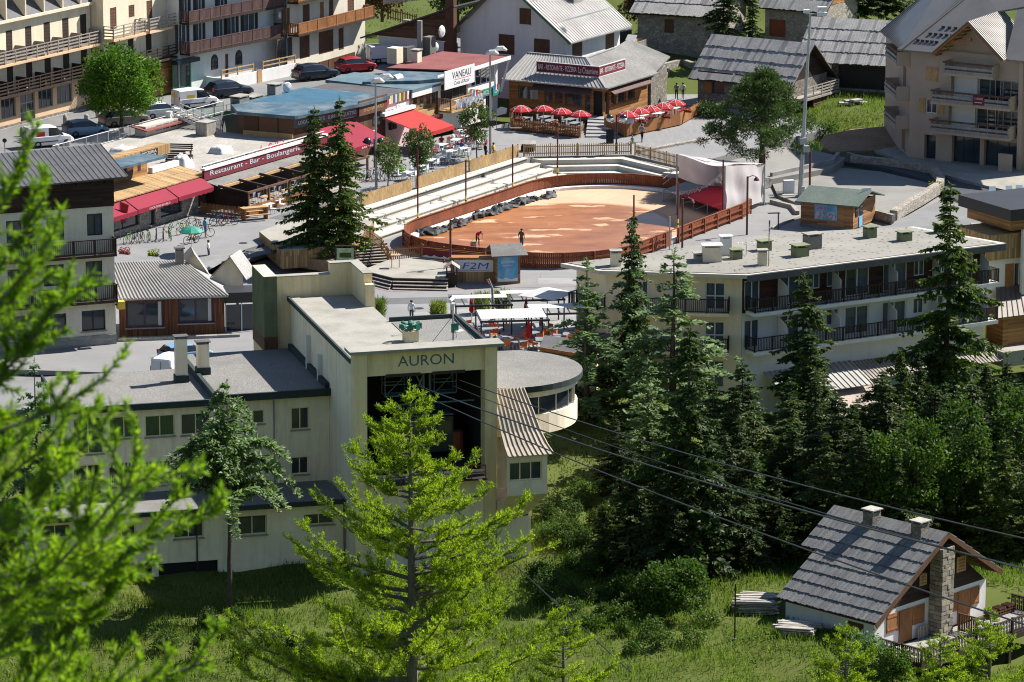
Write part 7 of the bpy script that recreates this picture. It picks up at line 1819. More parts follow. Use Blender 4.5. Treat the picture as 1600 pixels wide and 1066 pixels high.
def plant_z(kind,v,px,py,z,top,label,wide=1.0):
 g=at(px,py,z); p=PR[kind][v]; s=(z_at(px,top,g.y)-z)/p['H']; return dup(p,g,random.uniform(0,6),label,None,(s*wide,s*wide,s))
plant_z('spruce_light',0,493,396,1.2,165,'spruce on the raised deck nearer the pergola terrace',1.12)
plant_z('spruce_light',1,533,398,1.2,152,'spruce on the raised deck nearer the timber stairs',1.08)
plant_z('spruce_light',1,1474,372,.3,292,'small young spruce at the corner of the gravel court',.9)
plant_z('spruce',0,1130,95,3.0,-60,'dark fir between the two pale stone houses',1.0)
plant_z('spruce',1,1175,92,3.0,-30,'second dark fir beside the red garage door',.9)
plant_z('spruce',2,1340,25,5.5,-120,'dark conifer above the far barn',1.3); plant_z('spruce',0,1385,20,5.5,-130,'dark conifer beside the residence gable',1.3)
def young(px,py,z,label):
 g=at(px,py,z); return g
def clump_tree(name,label,cat,g,centers,radii,nleaf,lsize,leafm,trunk_r,trunk_h,seed,barkm='bark',limbs=True,flat=1.0,droop=.0,wl=(.5,.8)):
 """broadleaf tree or shrub: leaves gathered round many clump centres"""
 rng=np.random.default_rng(seed); t=thing(name,label,cat,g,local=True)
 C=np.asarray(centers,float); R=np.asarray(radii,float)
 idx=rng.choice(len(C),nleaf,p=R**2/np.sum(R**2)); d=nrm(rng.normal(size=(nleaf,3))); rr=R[idx]*rng.uniform(.35,1.0,nleaf)**.6
 P=C[idx]+d*rr[:,None]*np.array([1,1,flat]); T=nrm(d*.7+.7*rng.normal(size=(nleaf,3))+np.array([0,0,-droop]))
 l=lsize*rng.uniform(.65,1.35,nleaf); V,F=rhombi(P,T,l,l*rng.uniform(*wl,nleaf),rng)
 if trunk_h>0:
  trunk_mb(trunk_h,trunk_r,trunk_r*.6,-.3,.03,rng).build('trunk',barkm,t)
  lb=MB()
  for c_ in C[rng.permutation(len(C))[:min(len(C),26)]]:
   a=np.array([0,0,trunk_h*rng.uniform(.6,1.0)]); m_=(a+c_)/2+np.array([0,0,.1]); lb.tube([tuple(a),tuple(m_),tuple(c_)],[trunk_r*.4,trunk_r*.22,.015],4)
  lb.build('limbs',barkm,t,kind='stuff')
 np_mesh('crown',V,F,leafm,t,kind='stuff')
 return t
def shell(n,rx,ry,rz,cz,rng,inner=.55,bottom=-.7):
 d=nrm(rng.normal(size=(n*2,3))); d=d[d[:,2]>bottom][:n]
 s=rng.uniform(inner,1.0,len(d))**.5
 return d*s[:,None]*np.array([rx,ry,rz])+np.array([0,0,cz])
rng=np.random.default_rng(5)
g=at(190,207,ZS); C=shell(170,3.5,3.5,3.2,4.5,rng,.35,-.8); C=C[np.abs(C[:,2]-4.5)>-1]
clump_tree('round_tree','dense round broadleaf tree with bright green crown beside the parked cars','tree',g,C,rng.uniform(.55,.95,len(C)),15000,.26,'lf_decid',.22,3.2,3)
for k,(px,py,top,r_,lf,lb)in enumerate(((655,290,195,1.35,'lf_young','small broadleaf tree with reddish tips above the lime green pot'),(607,305,212,1.1,'lf_young','thin small tree behind the lamp post by the racked bicycles'),(745,250,160,1.5,'lf_young','leafy small tree beside the outdoor restaurant tables'))):
 g=at(px,py,ZU); Ht=z_at(px,top,g.y)-ZU; rng=np.random.default_rng(20+k); C=shell(42,r_,r_,Ht*.32,Ht*.66,rng,.3,-1)
 clump_tree('small_tree',lb,'tree',g,C,rng.uniform(.28,.5,len(C)),2600 if k!=1 else 1500,.2,lf,.07,Ht*.6,30+k)
g=at(1190,285,.75); rng=np.random.default_rng(44); Ht=z_at(1190,117,g.y)-.75
C=[]
for k in range(150):
 f=rng.uniform(.0,1)**.8; h=Ht*(.30+.70*f); rad=6.1*(1-f)**.65*(.5+.5*min(1,f*5+.4)); az=rng.uniform(0,6.28); s=rng.uniform(.3,1)**.6
 C.append((rad*s*cos(az),rad*s*sin(az),h+.35*s*rng.normal()))
clump_tree('pine_tree','broad dark pine standing on gravel beside the stage tent','tree',g,C,rng.uniform(.5,.95,len(C)),34000,.34,'lf_pine',.28,Ht*.85,45,'bark',flat=.5,wl=(.14,.26),droop=-.5)
for k,(px,py,z,rx,hh,lf,n,lb)in enumerate(((715,42,6.2,4.4,7.0,'lf_pine',9000,'dark broad pine on the grassy bank behind the white house'),(597,30,5.5,2.2,4.8,'lf_red',3500,'dark reddish bush tree at the street end'),(1010,60,3.4,3.0,6.5,'lf_red',4500,'copper leaved tree before the pale stone house'))):
 g=at(px,py,z); rng=np.random.default_rng(60+k); C=shell(80,rx,rx,hh*.42,hh*.62,rng,.25,-1)
 clump_tree('dark_tree',lb,'tree',g,C,rng.uniform(.5,1.0,len(C)),n,.3,lf,.2,hh*.55,70+k)
def shrub(px,Y,rx,hh,n,lf,label,seed,size=.16,z=None,py=None,name='shrub',flat=1.0,group=None):
 g=ground_pt(px,Y)if z is None else at(px,py,z); rng=np.random.default_rng(seed); C=shell(36,rx,rx,hh*.5,hh*.5,rng,.2,-.9)
 t=clump_tree(name,label,'shrub',g,C,rng.uniform(.22,.45,len(C))*max(.8,rx),n,size,lf,.04,hh*.5,seed+1)
 if group:t['group']=group
 return t
shrub(1050,243,2.2,3.6,9000,'lf_shrub','large rounded green bush on the meadow below the dark spruce',100,.2)
shrub(985,246,1.2,1.8,2600,'lf_shrub','low leafy bush on the station side of the large rounded bush',102,.18)
shrub(1345,233.5,1.3,2.4,3600,'lf_cedar','grey green bush at the chalet wall corner',104,.16); shrub(1395,232.5,1.1,1.9,2600,'lf_shrub','leafy bush beside the chalet deck',106,.16)
for k,(px,py,lb)in enumerate(((590,498,'pale green reed clump nearest the station roof'),(685,503,'pale green reed clump behind the weather camera'),(752,490,'pale reed clump beside the white parasol'),(785,486,'small reed clump at the far terrace corner'))):
 g=at(px,py,.02); rng=np.random.default_rng(110+k); n=1100; a=rng.uniform(0,6.28,n); r_=.55*np.sqrt(rng.random(n)); P=np.stack([r_*np.cos(a),r_*np.sin(a),rng.uniform(0,1.3,n)],1)
 T=np.stack([np.cos(a)*.35,np.sin(a)*.35,np.ones(n)],1)+.25*rng.normal(size=(n,3)); V,F=rhombi(P,T,rng.uniform(.3,.7,n),.05,rng); t=thing('reed_clump',lb,'plant',g,local=True); np_mesh('leaves',V,F,'lf_bamboo',t,kind='stuff')
 MB().lathe([(.5,0),(.52,.08),(.3,.1)],(0,0,0),8).build('root_ball','earth',t)
for k,(px,Y,lb)in enumerate(((1110,395,'dark bush below the barn window'),)):
 shrub(px,Y,1.5,1.5,2500,'lf_pine',lb,130,.2,1.2,185)
shrub(1462,0,.6,.8,700,'lf_bamboo','tuft of weeds at the stone wall corner',140,.14,.3,300); shrub(1295,0,.9,.9,900,'lf_shrub','green tuft on the mound edge',142,.16,1.2,207)
for k,(px,top,Y,rx,lb)in enumerate(((1432,640,257,2.0,'light green round broadleaf tree at the wood edge above the chalet roof'),(1500,625,259,2.3,'light green broadleaf tree between the dark conifers behind the chalet gable'),(1588,580,262,2.4,'tall light green broadleaf tree at the wood edge below the timber house'),(1372,668,256,1.6,'small light green broadleaf tree behind the chalet ridge'))):
 g=ground_pt(px,Y); Ht=z_at(px,top,Y)-g.z; rng=np.random.default_rng(800+k); C=shell(70,rx,rx,Ht*.42,Ht*.56,rng,.25,-1)
 clump_tree('broadleaf_tree',lb,'tree',g,C,rng.uniform(.4,.8,len(C)),5200,.24,'lf_shrub',.12,Ht*.55,810+k)
def larch(H,R,seed,nb,top_only=1.0,needle=.075,nw=.016,tuft=5,spacing=.045):
 rng=np.random.default_rng(seed); br=MB(); P,T=[],[]
 br.tube([(0,0,-.5),(.03,.02,H*.5),(0,.02,H)],[.012*H+.06,.008*H+.03,.012],7)
 def needles(pts):
  pts=np.asarray(pts); seg=np.diff(pts,axis=0); ln=np.linalg.norm(seg,axis=1); tot=ln.sum(); n=max(2,int(tot/spacing)); s=(np.arange(n)+rng.random(n))/n*tot
  cs=np.concatenate([[0],np.cumsum(ln)]); i=np.clip(np.searchsorted(cs,s,'right')-1,0,len(ln)-1); f=(s-cs[i])/ln[i]
  p=pts[i]+seg[i]*f[:,None]; d=nrm(seg[i])
  p=np.repeat(p,tuft,0); d=np.repeat(d,tuft,0); P.append(p); T.append(.55*d+.8*nrm(rng.normal(size=p.shape))+np.array([0,0,.35]))
 for k in range(nb):
  f=1-top_only*(1-(k+rng.random())/nb); h=H*f; L=R*((1-f)**.8)*rng.uniform(.4,1.25)+.25; az=rng.uniform(0,6.28); d=np.array([cos(az),sin(az),0])
  s=np.linspace(0,1,7); pts=d[None]*(s*L)[:,None]; pts[:,2]=h+L*(.12*s+rng.uniform(-.22,.12)*s**2+.30*s**3.2); pts+=.03*L*rng.normal(size=pts.shape)*s[:,None]
  br.tube([tuple(p)for p in pts],[.016+.012*L*(1-x)for x in s],4); needles(pts[2:])
  nt_=int(L/.09)+3
  for j in range(nt_):
   u=rng.uniform(.12,1.0)**.9; i=min(int(u*6),5); p0=pts[i]+(pts[i+1]-pts[i])*(u*6-i); side=rng.choice([-1,1]); lt=np.array([-d[1],d[0],0])*side
   tl=rng.uniform(.25,.7)*(.5+.5*(1-u))*min(1.2,.6+L*.25); a=nrm((lt*rng.uniform(.3,1)+d*rng.uniform(.3,1.1)+np.array([0,0,rng.uniform(-.25,.5)]))[None])[0]
   p1=p0+a*tl*.55; p2=p1+nrm((a*.7+np.array([0,0,.75]))[None])[0]*tl*.55; needles([p0,p1,p2]); br.tube([tuple(p0),tuple(p1),tuple(p2)],[.011,.008,.004],3)
   if rng.random()<.55:
    q1=p1+nrm((a*.4+lt*rng.uniform(-1,1)+np.array([0,0,.9]))[None])[0]*tl*.6; needles([p1,q1])
 needles([(0,0,H*.9),(0,0,H+.4)])
 P,T=np.concatenate(P),np.concatenate(T); V,F=rhombi(P,T,needle*rng.uniform(.7,1.25,len(P)),nw,rng)
 return V,F,br
def larch_tree(px,top,Y,label,H,R,seed,nb,top_only,needle,nw,tuft,spacing,leafm='lf_larch'):
 x=(px-800)/F_PX*(Y*_c-(z_at(px,top,Y)-CAM_H)*_s); zt_=z_at(px,top,Y); g=Vector((x,Y,zt_-H))
 t=thing('larch_tree',label,'tree',g,local=True); V,F,br=larch(H,R,seed,nb,top_only,needle,nw,tuft,spacing)
 br.build('branches','bark_grey',t,kind='stuff'); np_mesh('crown',V,F,leafm,t,kind='stuff'); gz=float(hz(g.x,g.y))
 if gz<g.z-.2:MB().tube([(0,0,-.3),(0,0,gz-g.z-.5)],[.012*H+.07,.014*H+.12],7).build('lower_trunk','bark_grey',t)
 return t
larch_tree(640,622,92,'bright yellow green larch rising in front of the station',13.5,6.1,300,108,.62,.10,.02,5,.042)
larch_tree(1322,985,165,'sunlit young larch below the chalet deck',9,4.2,302,60,.6,.13,.028,4,.075)
larch_tree(1548,962,160,'taller sunlit larch beside the deck railing',10,4.6,303,70,.6,.13,.028,4,.075)
larch_tree(1470,1000,150,'low larch tip between the two sunlit larches',8,3.4,304,45,.5,.13,.028,4,.075)
larch_tree(880,965,130,'larch top showing under the station slope',8,2.8,305,40,.5,.12,.025,4,.065)
larch_tree(1130,1075,140,'small larch tip below the meadow post',8,3,307,30,.5,.13,.028,4,.075)
def near_larch():
 rng=np.random.default_rng(401); br=MB(); P,T=[],[]
 t=thing('larch_tree','blurred larch boughs with bright green needle shoots','tree',(-3.1,12.0,float(hz(-3.1,12))))
 tb=MB().tube([(-3.1,12,float(hz(-3.1,12))-.3),(-3.05,12,66),(-3.1,12.1,72)],[.2,.16,.09],8); tb.build('trunk','bark_grey',t)
 def needles(a,b_,dens=620):
  L=np.linalg.norm(b_-a); n=max(6,int(L*dens)); f=rng.random(n); p=a+(b_-a)*f[:,None]; d=nrm((b_-a)[None]); P.append(p); T.append(.75*d+.62*nrm(rng.normal(size=(n,3))))
 def twig(p,d,L,lvl):
  n=4; pts=[p]
  for i in range(n):
   d=nrm((d+.16*rng.normal(size=3)+np.array([.05,0,.06]))[None])[0]; pts.append(pts[-1]+d*L/n)
  br.tube([tuple(q)for q in pts],[.006 if lvl==0 else .0035]*(n+1),4)
  for a,b_ in zip(pts[:-1],pts[1:]):needles(a,b_)
  if lvl<2:
   for j in range(int(L/(.045 if lvl==0 else .085))):
    i=rng.integers(0,n); q=pts[i]+(pts[i+1]-pts[i])*rng.random(); dd=nrm((d*.8+.55*rng.normal(size=3)*np.array([1,.6,1])+np.array([.15,0,.35]))[None])[0]
    twig(q,dd,L*rng.uniform(.2,.42)*(1 if lvl==0 else .8),lvl+1)
 boughs=[((-60,470),(95,330)),((-60,420),(60,300)),((-60,610),(130,470)),((-60,560),(85,420)),((-60,690),(110,580)),((-40,760),(55,660)),((-60,860),(190,760)),((-60,930),(260,850)),((-60,960),(300,880)),((-60,1010),(270,900)),((-60,1060),(310,905)),((0,1100),(265,960)),((-60,1120),(200,1000)),((60,1130),(330,1030)),((-60,900),(120,820)),((-60,1000),(150,930)),((-60,800),(70,740)),((-30,1150),(130,1060)),((-60,520),(40,400)),((-60,650),(150,545))]
 for(x0,y0),(x1,y1)in boughs:
  x1=x1 if x1<150 else 150+(x1-150)*.72
  Y=rng.uniform(10.6,12.4); a=np.array(atY(x0,y0,Y)); b_=np.array(atY(x1,y1,Y+rng.uniform(-.3,.3))); L=np.linalg.norm(b_-a)
  br.tube([(-3.05,12.0,a[2]-.15),tuple((a+np.array([-3.05,12,a[2]]))/2+np.array([0,0,-.05])),tuple(a)],[.03,.016,.008],5)
  twig(a,(b_-a)/L,L*1.02,0)
 P_,T_=np.concatenate(P),np.concatenate(T); V,F=rhombi(P_,T_,.032*rng.uniform(.7,1.3,len(P_)),.0062,rng)
 br.build('boughs','bark_grey',t,kind='stuff'); np_mesh('needles',V,F,'lf_larch_near',t,kind='stuff')
near_larch()
def grass(name,n,x0,x1,y0,y1,hgt,w,leafm,seed,keep=None,lean=.35):
 rng=np.random.default_rng(seed); x,y=rng.uniform(x0,x1,n),rng.uniform(y0,y1,n)
 dn=np.sin(x*.7+1.1*np.sin(y*.5))*np.sin(y*.9+x*.3)+rng.normal(size=n)*.5
 k=dn>-.5
 if keep is not None:k&=keep(x,y)
 x,y,dn=x[k],y[k],dn[k]; z=hz(x,y); n=len(x)
 P=np.stack([x,y,z-.02],1); T=np.stack([rng.normal(size=n)*lean,rng.normal(size=n)*lean,np.ones(n)],1)
 l=hgt*rng.uniform(.45,1.3,n)*(1+.3*dn); V,F=rhombi(P,T,np.maximum(l,.08),w*rng.uniform(.6,1.5,n),rng)
 o=np_mesh(name,V,F,leafm); tag(o,'tall meadow grass on the slope','grass'); o['kind']='stuff'
def off_bldg(x,y):
 u=(x-S0.x)*SX.x+(y-S0.y)*SX.y; w=(x-S0.x)*SY.x+(y-S0.y)*SY.y
 ud,nd=.7*(x-22.2)+.714*(y-236.9),.714*(x-22.2)-.7*(y-236.9); ok=~((ud>-.3)&(ud<14)&(nd>-9.5)&(nd<4.2))
 return ok&~((u>-21)&(u<12)&(w>3)&(w<25))&~((u>-.3)&(u<12)&(w>-.2))
grass('meadow_grass',175000,-40,44,226,262,.42,.05,'lf_grass',501,off_bldg)
grass('bank_grass',30000,-2,45,262,288,.35,.05,'lf_grass_dark',502,lambda x,y:off_bldg(x,y)&(y<288-.0*x))
grass('mound_grass',26000,24,44,362,402,.4,.06,'lf_grass',503,lambda x,y:(y>366+(x-24)*-.1))
grass('far_grass',16000,-40,60,402,440,.25,.06,'lf_grass',504)
grass('meadow_flowers',5000,-40,44,226,262,.6,.035,'lf_bamboo',505,off_bldg,.2)
for k in range(110):
 r=random.Random(700+k); px=r.choice((r.uniform(250,560),r.uniform(830,1240),r.uniform(845,1000),r.uniform(845,1000),r.uniform(845,1000))); Y=r.uniform(230,248)if px<700 else(r.uniform(236,268)if px<1010 else r.uniform(234,246))
 if(Y>246 and px<700)or px>1120:continue
 shrub(px,Y,r.uniform(.35,.95),r.uniform(.5,1.5),600,r.choice(('lf_shrub','lf_grass_dark','lf_shrub')),'small leafy bush scattered on the meadow slope',720+k*2,.15,name='meadow_bush',group='meadow bushes')
mat('patch_dark',(.12,.122,.125),.9,.15,.25,14,.4,.1); mat('patch_light',(.26,.255,.25),.9,.12,.25,14,.4,.1)
# === vehicles
CARS={'hatch':dict(st=[(-2.0,.70,.78,.80,.62,.38),(-1.94,.80,.92,1.02,.66,.26),(-1.5,.85,.96,1.42,.62,.2),(-.6,.86,.96,1.50,.63,.2),(.3,.86,.94,1.44,.62,.2),(1.05,.85,.91,.98,.70,.2),(1.72,.80,.78,.82,.65,.22),(2.0,.66,.58,.62,.52,.32)],wb=1.25,gl=(1,5)),'estate':dict(st=[(-2.3,.74,.80,.84,.66,.38),(-2.22,.84,.95,1.1,.70,.28),(-1.75,.89,1.0,1.52,.64,.22),(-.6,.92,1.0,1.62,.66,.22),(.35,.92,.98,1.54,.64,.22),(1.15,.90,.96,1.04,.74,.22),(1.95,.86,.85,.90,.70,.24),(2.3,.70,.6,.66,.56,.34)],wb=1.4,gl=(1,5)),'van':dict(st=[(-2.18,.80,.95,1.70,.70,.34),(-2.08,.88,1.02,1.82,.76,.24),(-.3,.90,1.02,1.86,.78,.2),(.5,.90,1.02,1.78,.74,.2),(1.15,.88,1.0,1.08,.76,.2),(1.8,.83,.87,.92,.70,.22),(2.15,.68,.6,.66,.54,.32)],wb=1.36,gl=(2,4))}
def car(kind,paint,px,py,z,rz,label,plate='sign_white',plate_txt=None,badges=()):
 c=CARS[kind]; st=c['st']; t=thing('parked_van' if kind=='van' else 'parked_car',label,'van' if kind=='van' else 'car',at(px,py,z),rz,None,True)
 mb=MB(); k=14
 for(x,w,zs,zr,wr,zb)in st:
  half=[(.86*w,zb),(w,zb+.22),(1.01*w,(zb+zs)/2),(w,zs-.05),(.965*w,zs),(wr+.03,zr-.07),(wr*.86,zr)]
  for y,zz in half:mb.v.append((x,y,zz))
  for y,zz in reversed(half):mb.v.append((x,-y,zz))
 for i in range(len(st)-1):
  for j in range(k):
   a,b_=i*k+j,i*k+(j+1)%k
   f=(a,a+k,b_+k,b_); cab=c['gl'][0]<=i<c['gl'][1]
   top=j==6; side=j in(4,8); steep=abs(st[i+1][3]-st[i][3])>.25
   gl=cab and(side or(top and steep))or(cab and steep and j in(5,7))
   mb.f.append(f); mb.m.append(1 if gl else 0)
 mb.f.append(tuple(range(k))); mb.m.append(0); mb.f.append(tuple((len(st)-1)*k+j for j in reversed(range(k)))); mb.m.append(0)
 body=mb.build('body',[paint,'glass_car'],t,smooth=False)
 md=body.modifiers.new('edge','BEVEL'); md.width=.03; md.segments=1; md.limit_method='ANGLE'; md.angle_limit=radians(25)
 W_=st[3][1]
 for sx in(-1,1):
  for sy in(-1,1):
   w=MB(); n=14
   for r,yy in((.18,-.1),(.31,-.1),(.32,0),(.31,.1),(.18,.1)):
    for i in range(n):w.v.append((sx*c['wb']+r*cos(2*pi*i/n),sy*(W_-.07)+yy,.32+r*sin(2*pi*i/n)))
   for j in range(4):
    for i in range(n):w.f.append((j*n+i,j*n+(i+1)%n,(j+1)*n+(i+1)%n,(j+1)*n+i)); w.m.append(0)
   wh=w.build('wheel','rubber',t)
   MB().tube([(sx*c['wb'],sy*(W_-.13),.32),(sx*c['wb'],sy*(W_+.015),.32)],.19,10).build('rim','paint_silver',wh)
 xr,xf=st[1][0]-.01,st[-2][0]
 for sy in(-1,1):
  MB().box((xr-.0,sy*(W_-.13),.78 if kind!='van' else .85),(.1,.14,.28 if kind!='van' else .42)).build('tail_light','sign_red',t)
  MB().box((xf+.08,sy*(W_-.26),.58),(.16,.26,.16)).build('headlight','white_metal',t)
  MB().box((.72,sy*(W_+.06),.95),(.16,.14,.12)).build('mirror',paint,t)
 MB().box((xr-.06,0,.5),(.03,.5,.12)).build('number_plate',plate,t)
 MB().box((xr-.02,0,.24),(.16,W_*1.7,.2)).build('rear_bumper','dark_metal',t); MB().box((st[-1][0]+.0,0,.28),(.12,1.25,.18)).build('front_bumper','dark_metal',t)
 if kind=='van':
  MB().box((-.75,-W_-.004,.5),(2.6,.02,.1)).build('side_strip','dark_metal',t); MB().box((-2.2,0,.45),(.02,.02,1.2)).build('door_seam','dark_metal',t)
 for(bx,by,bz,sx_,sz_,m_)in badges:MB().box((bx,by,bz),(sx_ if abs(by)>.5 else .02,.02 if abs(by)>.5 else sx_,sz_)).build('badge',m_,t)
 return t
AZ=AX
car('van','paint_white',76,228,ZS+.0,AZ-.55,'white van with red side lettering at the kerb',badges=((-1.1,-.915,1.05,.8,.42,'sign_red'),))
car('hatch','paint_blue',134,212,ZS,AZ-.6,'blue grey hatchback parked behind the white van')
car('estate','paint_taupe',195,196,ZS,AZ-.55,'taupe estate car parked under the round tree')
car('hatch','paint_silver',251,184,ZS,AZ-.5,'silver hatchback between estate car and van')
car('van','paint_white',306,168,ZS,AZ-.5,'white van with yellow name panels near the green mat',badges=((-.95,-.91,1.1,.8,.3,'sign_yellow'),(-2.2,.1,1.2,1.0,.28,'sign_yellow')))
car('estate','paint_navy',358,151,ZS,AZ-.45,'dark navy people carrier beside the walking man')
car('estate','paint_navy',494,124,ZS,AZ-.5,'navy four wheel drive with yellow number plate','sign_yellow')
car('hatch','paint_red',556,112,ZS,AZ-.55,'bright red hatchback parked by the flat roofs')
car('van','paint_white',608,98,ZS,AZ-.75,'tall white van at the end of the street')
car('hatch','paint_lightblue',291,566,-.45,.5,'small light blue car half hidden by the wing chimneys')
car('van','paint_white',272,590,-.45,1.2,'white vehicle roof showing behind the gravel roof')
# === people
def person(px,py,z,rz,label,shirt,legs,pose='stand',h=1.72,hairm='hair',hat=None,legskin=False,group=None):
 S_=h/1.72; J={}
 J['pel']=(0,0,.95); J['che']=(0,.02,1.28); J['nek']=(0,.01,1.46); J['hd']=(0,-.02,1.58); J['top']=(0,-.01,1.69)
 if pose=='bend':J.update(che=(0,-.28,1.15),nek=(0,-.42,1.22),hd=(0,-.55,1.20),top=(0,-.66,1.2))
 if pose=='sit':J={k:(v[0],v[1],v[2]-.45)for k,v in J.items()}
 sw={'walk':.28,'stand':.04,'bend':.08,'sit':0}[pose]
 for s,nm in((-1,'l'),(1,'r')):
  px_,pz=.09*s,J['pel'][2]-.05
  if pose=='sit':J['h'+nm]=(px_,0,pz); J['k'+nm]=(px_,-.42,pz); J['a'+nm]=(px_,-.42,.08); J['t'+nm]=(px_,-.56,.05)
  else:J['h'+nm]=(px_,0,pz); J['k'+nm]=(px_,-sw*s*.6-.03,.49); J['a'+nm]=(px_*1.05,-sw*s+(.1 if pose=='walk' and s<0 else 0),.08); J['t'+nm]=(px_*1.1,-sw*s-.15,.05)
  c=J['che']; sh=(.19*s,c[1],c[2]+.12)if pose!='bend' else(.19*s,c[1]-.08,c[2]+.04); J['s'+nm]=sh
  if pose=='bend':J['e'+nm]=(.2*s,sh[1]-.08,sh[2]-.28); J['w'+nm]=(.16*s,sh[1]-.2,sh[2]-.5)
  elif pose=='sit':J['e'+nm]=(.24*s,sh[1]-.05,sh[2]-.27); J['w'+nm]=(.18*s,sh[1]-.28,sh[2]-.3)
  else:J['e'+nm]=(.25*s,sh[1]+.03+sw*s*.3,sh[2]-.28); J['w'+nm]=(.26*s,sh[1]-.1+sw*s*.6,sh[2]-.52)
  w_=J['w'+nm]; J['f'+nm]=(w_[0],w_[1]-.05,w_[2]-.1)
 rad=dict(pel=.145,che=.15,nek=.06,hd=.095,top=.07,hl=.095,hr=.095,kl=.065,kr=.065,al=.045,ar=.045,tl=.035,tr=.035,sl=.065,sr=.065,el=.045,er=.045,wl=.034,wr=.034,fl=.03,fr=.03)
 ed_=[('pel','che',1),('che','nek',1),('nek','hd',0),('hd','top',0)]+[x for n in 'lr' for x in(('pel','h'+n,2),('h'+n,'k'+n,2),('k'+n,'a'+n,3 if legskin else 2),('a'+n,'t'+n,4),('che','s'+n,1),('s'+n,'e'+n,1),('e'+n,'w'+n,0),('w'+n,'f'+n,0))]
 ks=list(J); me=bpy.data.meshes.new('body'); me.from_pydata([tuple(S_*q for q in J[k])for k in ks],[(ks.index(a),ks.index(b_))for a,b_,_ in ed_],[])
 o=bpy.data.objects.new('body',me); COL.objects.link(o); me.skin_vertices or o.modifiers.new('skin','SKIN')
 if not o.modifiers:o.modifiers.new('skin','SKIN')
 PEOPLE.append((o,ks,rad,S_,J,ed_,dict(px=px,py=py,z=z,rz=rz,label=label,shirt=shirt,legs=legs,hairm=hairm,hat=hat,group=group)))
PEOPLE=[]
def finish_people():
 for o,ks,rad,S_,J,ed_,kw in PEOPLE:
  md=o.modifiers.get('skin');
  if not o.data.skin_vertices:continue
  for i,k in enumerate(ks):o.data.skin_vertices[0].data[i].radius=(rad[k]*S_,)*2; o.data.skin_vertices[0].data[i].use_root=(k=='pel')
  md.use_smooth_shade=True; o.modifiers.new('sub','SUBSURF').levels=1
 dg=bpy.context.evaluated_depsgraph_get(); dg.update()
 for o,ks,rad,S_,J,ed_,kw in PEOPLE:
  me=bpy.data.meshes.new_from_object(o.evaluated_get(dg)); bpy.data.objects.remove(o)
  t=thing('person',kw['label'],'person',at(kw['px'],kw['py'],kw['z']),kw['rz'],kw['group'],True)
  me.materials.clear()
  for m_ in('skin',kw['shirt'],kw['legs'],'skin','cl_black'):me.materials.append(MAT[m_])
  seg=[(np.array(J[a])*S_,np.array(J[b_])*S_,m_)for a,b_,m_ in ed_]
  for p in me.polygons:
   c=np.array(p.center); best=9; bm=0
   for a,b_,m_ in seg:
    d=b_-a; f=np.clip(np.dot(c-a,d)/np.dot(d,d),0,1); q=np.linalg.norm(c-a-d*f)
    if q<best:best,bm=q,m_
   p.material_index=bm
  b_=bpy.data.objects.new('body',me); COL.objects.link(b_); b_.parent=t
  hp=Vector(J['hd'])*S_+Vector((0,.015,.0)); MB().lathe([(.1*S_,-.02),(.112*S_,.04),(.09*S_,.1),(.03*S_,.125)],hp,8).build('hair',kw['hairm'],t,smooth=True)
  if kw['hat']:MB().lathe([(.15*S_,.05),(.115*S_,.06),(.12*S_,.12),(.05*S_,.16)],hp,8).build('hat',kw['hat'],t,smooth=True)
person(815,390,.06,2.6,'man in brown jacket and dark trousers standing on the rink with a pole','cl_olive','cl_jeans','stand',1.8)
person(746,384,.06,.6,'worker in red top bending over beside a bucket inside the rink','cl_red','cl_black','bend')
person(1003,222,ZU,2.8,'woman in grey top and leggings with blue cap walking by the stone wall','cl_grey','cl_black','walk',1.7,hat='cl_blue')
person(988,226,ZU,2.8,'small child with helmet riding a green balance bike','cl_grey','cl_green','sit',1.1,hat='cl_teal')
person(1057,156,ZU,3.1,'person in grey shirt and black trousers walking up the lane','cl_grey','cl_black','walk')
person(1067,155,ZU,3.0,'woman in white top and short skirt walking up the lane','cl_white','cl_jeans','walk',1.68,legskin=True)
person(771,252,ZU,1.0,'person in yellow coat standing beside the lamp post','cl_yellow','cl_black','stand',1.75)
person(759,252,ZU,2.0,'person in black and red standing next to the yellow coat','cl_black','cl_black','stand')
person(321,372,ZU,2.2,'woman in turquoise top and shorts standing beside her bicycle','cl_teal','cl_blue','stand',1.75,legskin=True)
person(299,379,ZU,1.0,'child in yellow vest and blue helmet on a small bicycle','cl_yellow','cl_black','sit',1.3,hat='cl_blue')
person(326,406,.9,1.5,'woman in white top sitting near the bar gable','cl_white','cl_jeans','stand',1.65)
person(377,172,ZS,2.4,'man in pink shirt and blue shorts walking on the street','cl_pink','cl_blue','walk',1.75,legskin=True)
person(212,358,ZU,1.0,'person in pink top under the crimson awning','cl_pink','cl_jeans','stand')
person(226,354,ZU,2.0,'person in blue shirt with red backpack under the crimson awning','cl_blue','cl_black','stand')
person(643,503,.03,3.0,'dark haired person in white shirt behind the roof horns','cl_white','cl_jeans','stand')
for k,(px,py,c_,lb)in enumerate(((690,232,'cl_red','in red'),(708,226,'cl_white','in white'),(722,240,'cl_blue','in blue'),(675,240,'cl_red','in dark red with back turned'),(735,222,'cl_black','in black'),(780,545,'cl_white','in white under the station pergola'),(845,520,'cl_pink','in pink under the far pergola'))):
 person(px,py,ZU if py<400 else .03,k*1.3,'seated guest '+lb+(' at an outdoor table before the awnings' if py<400 else ''),c_,'cl_jeans','sit')
finish_people()
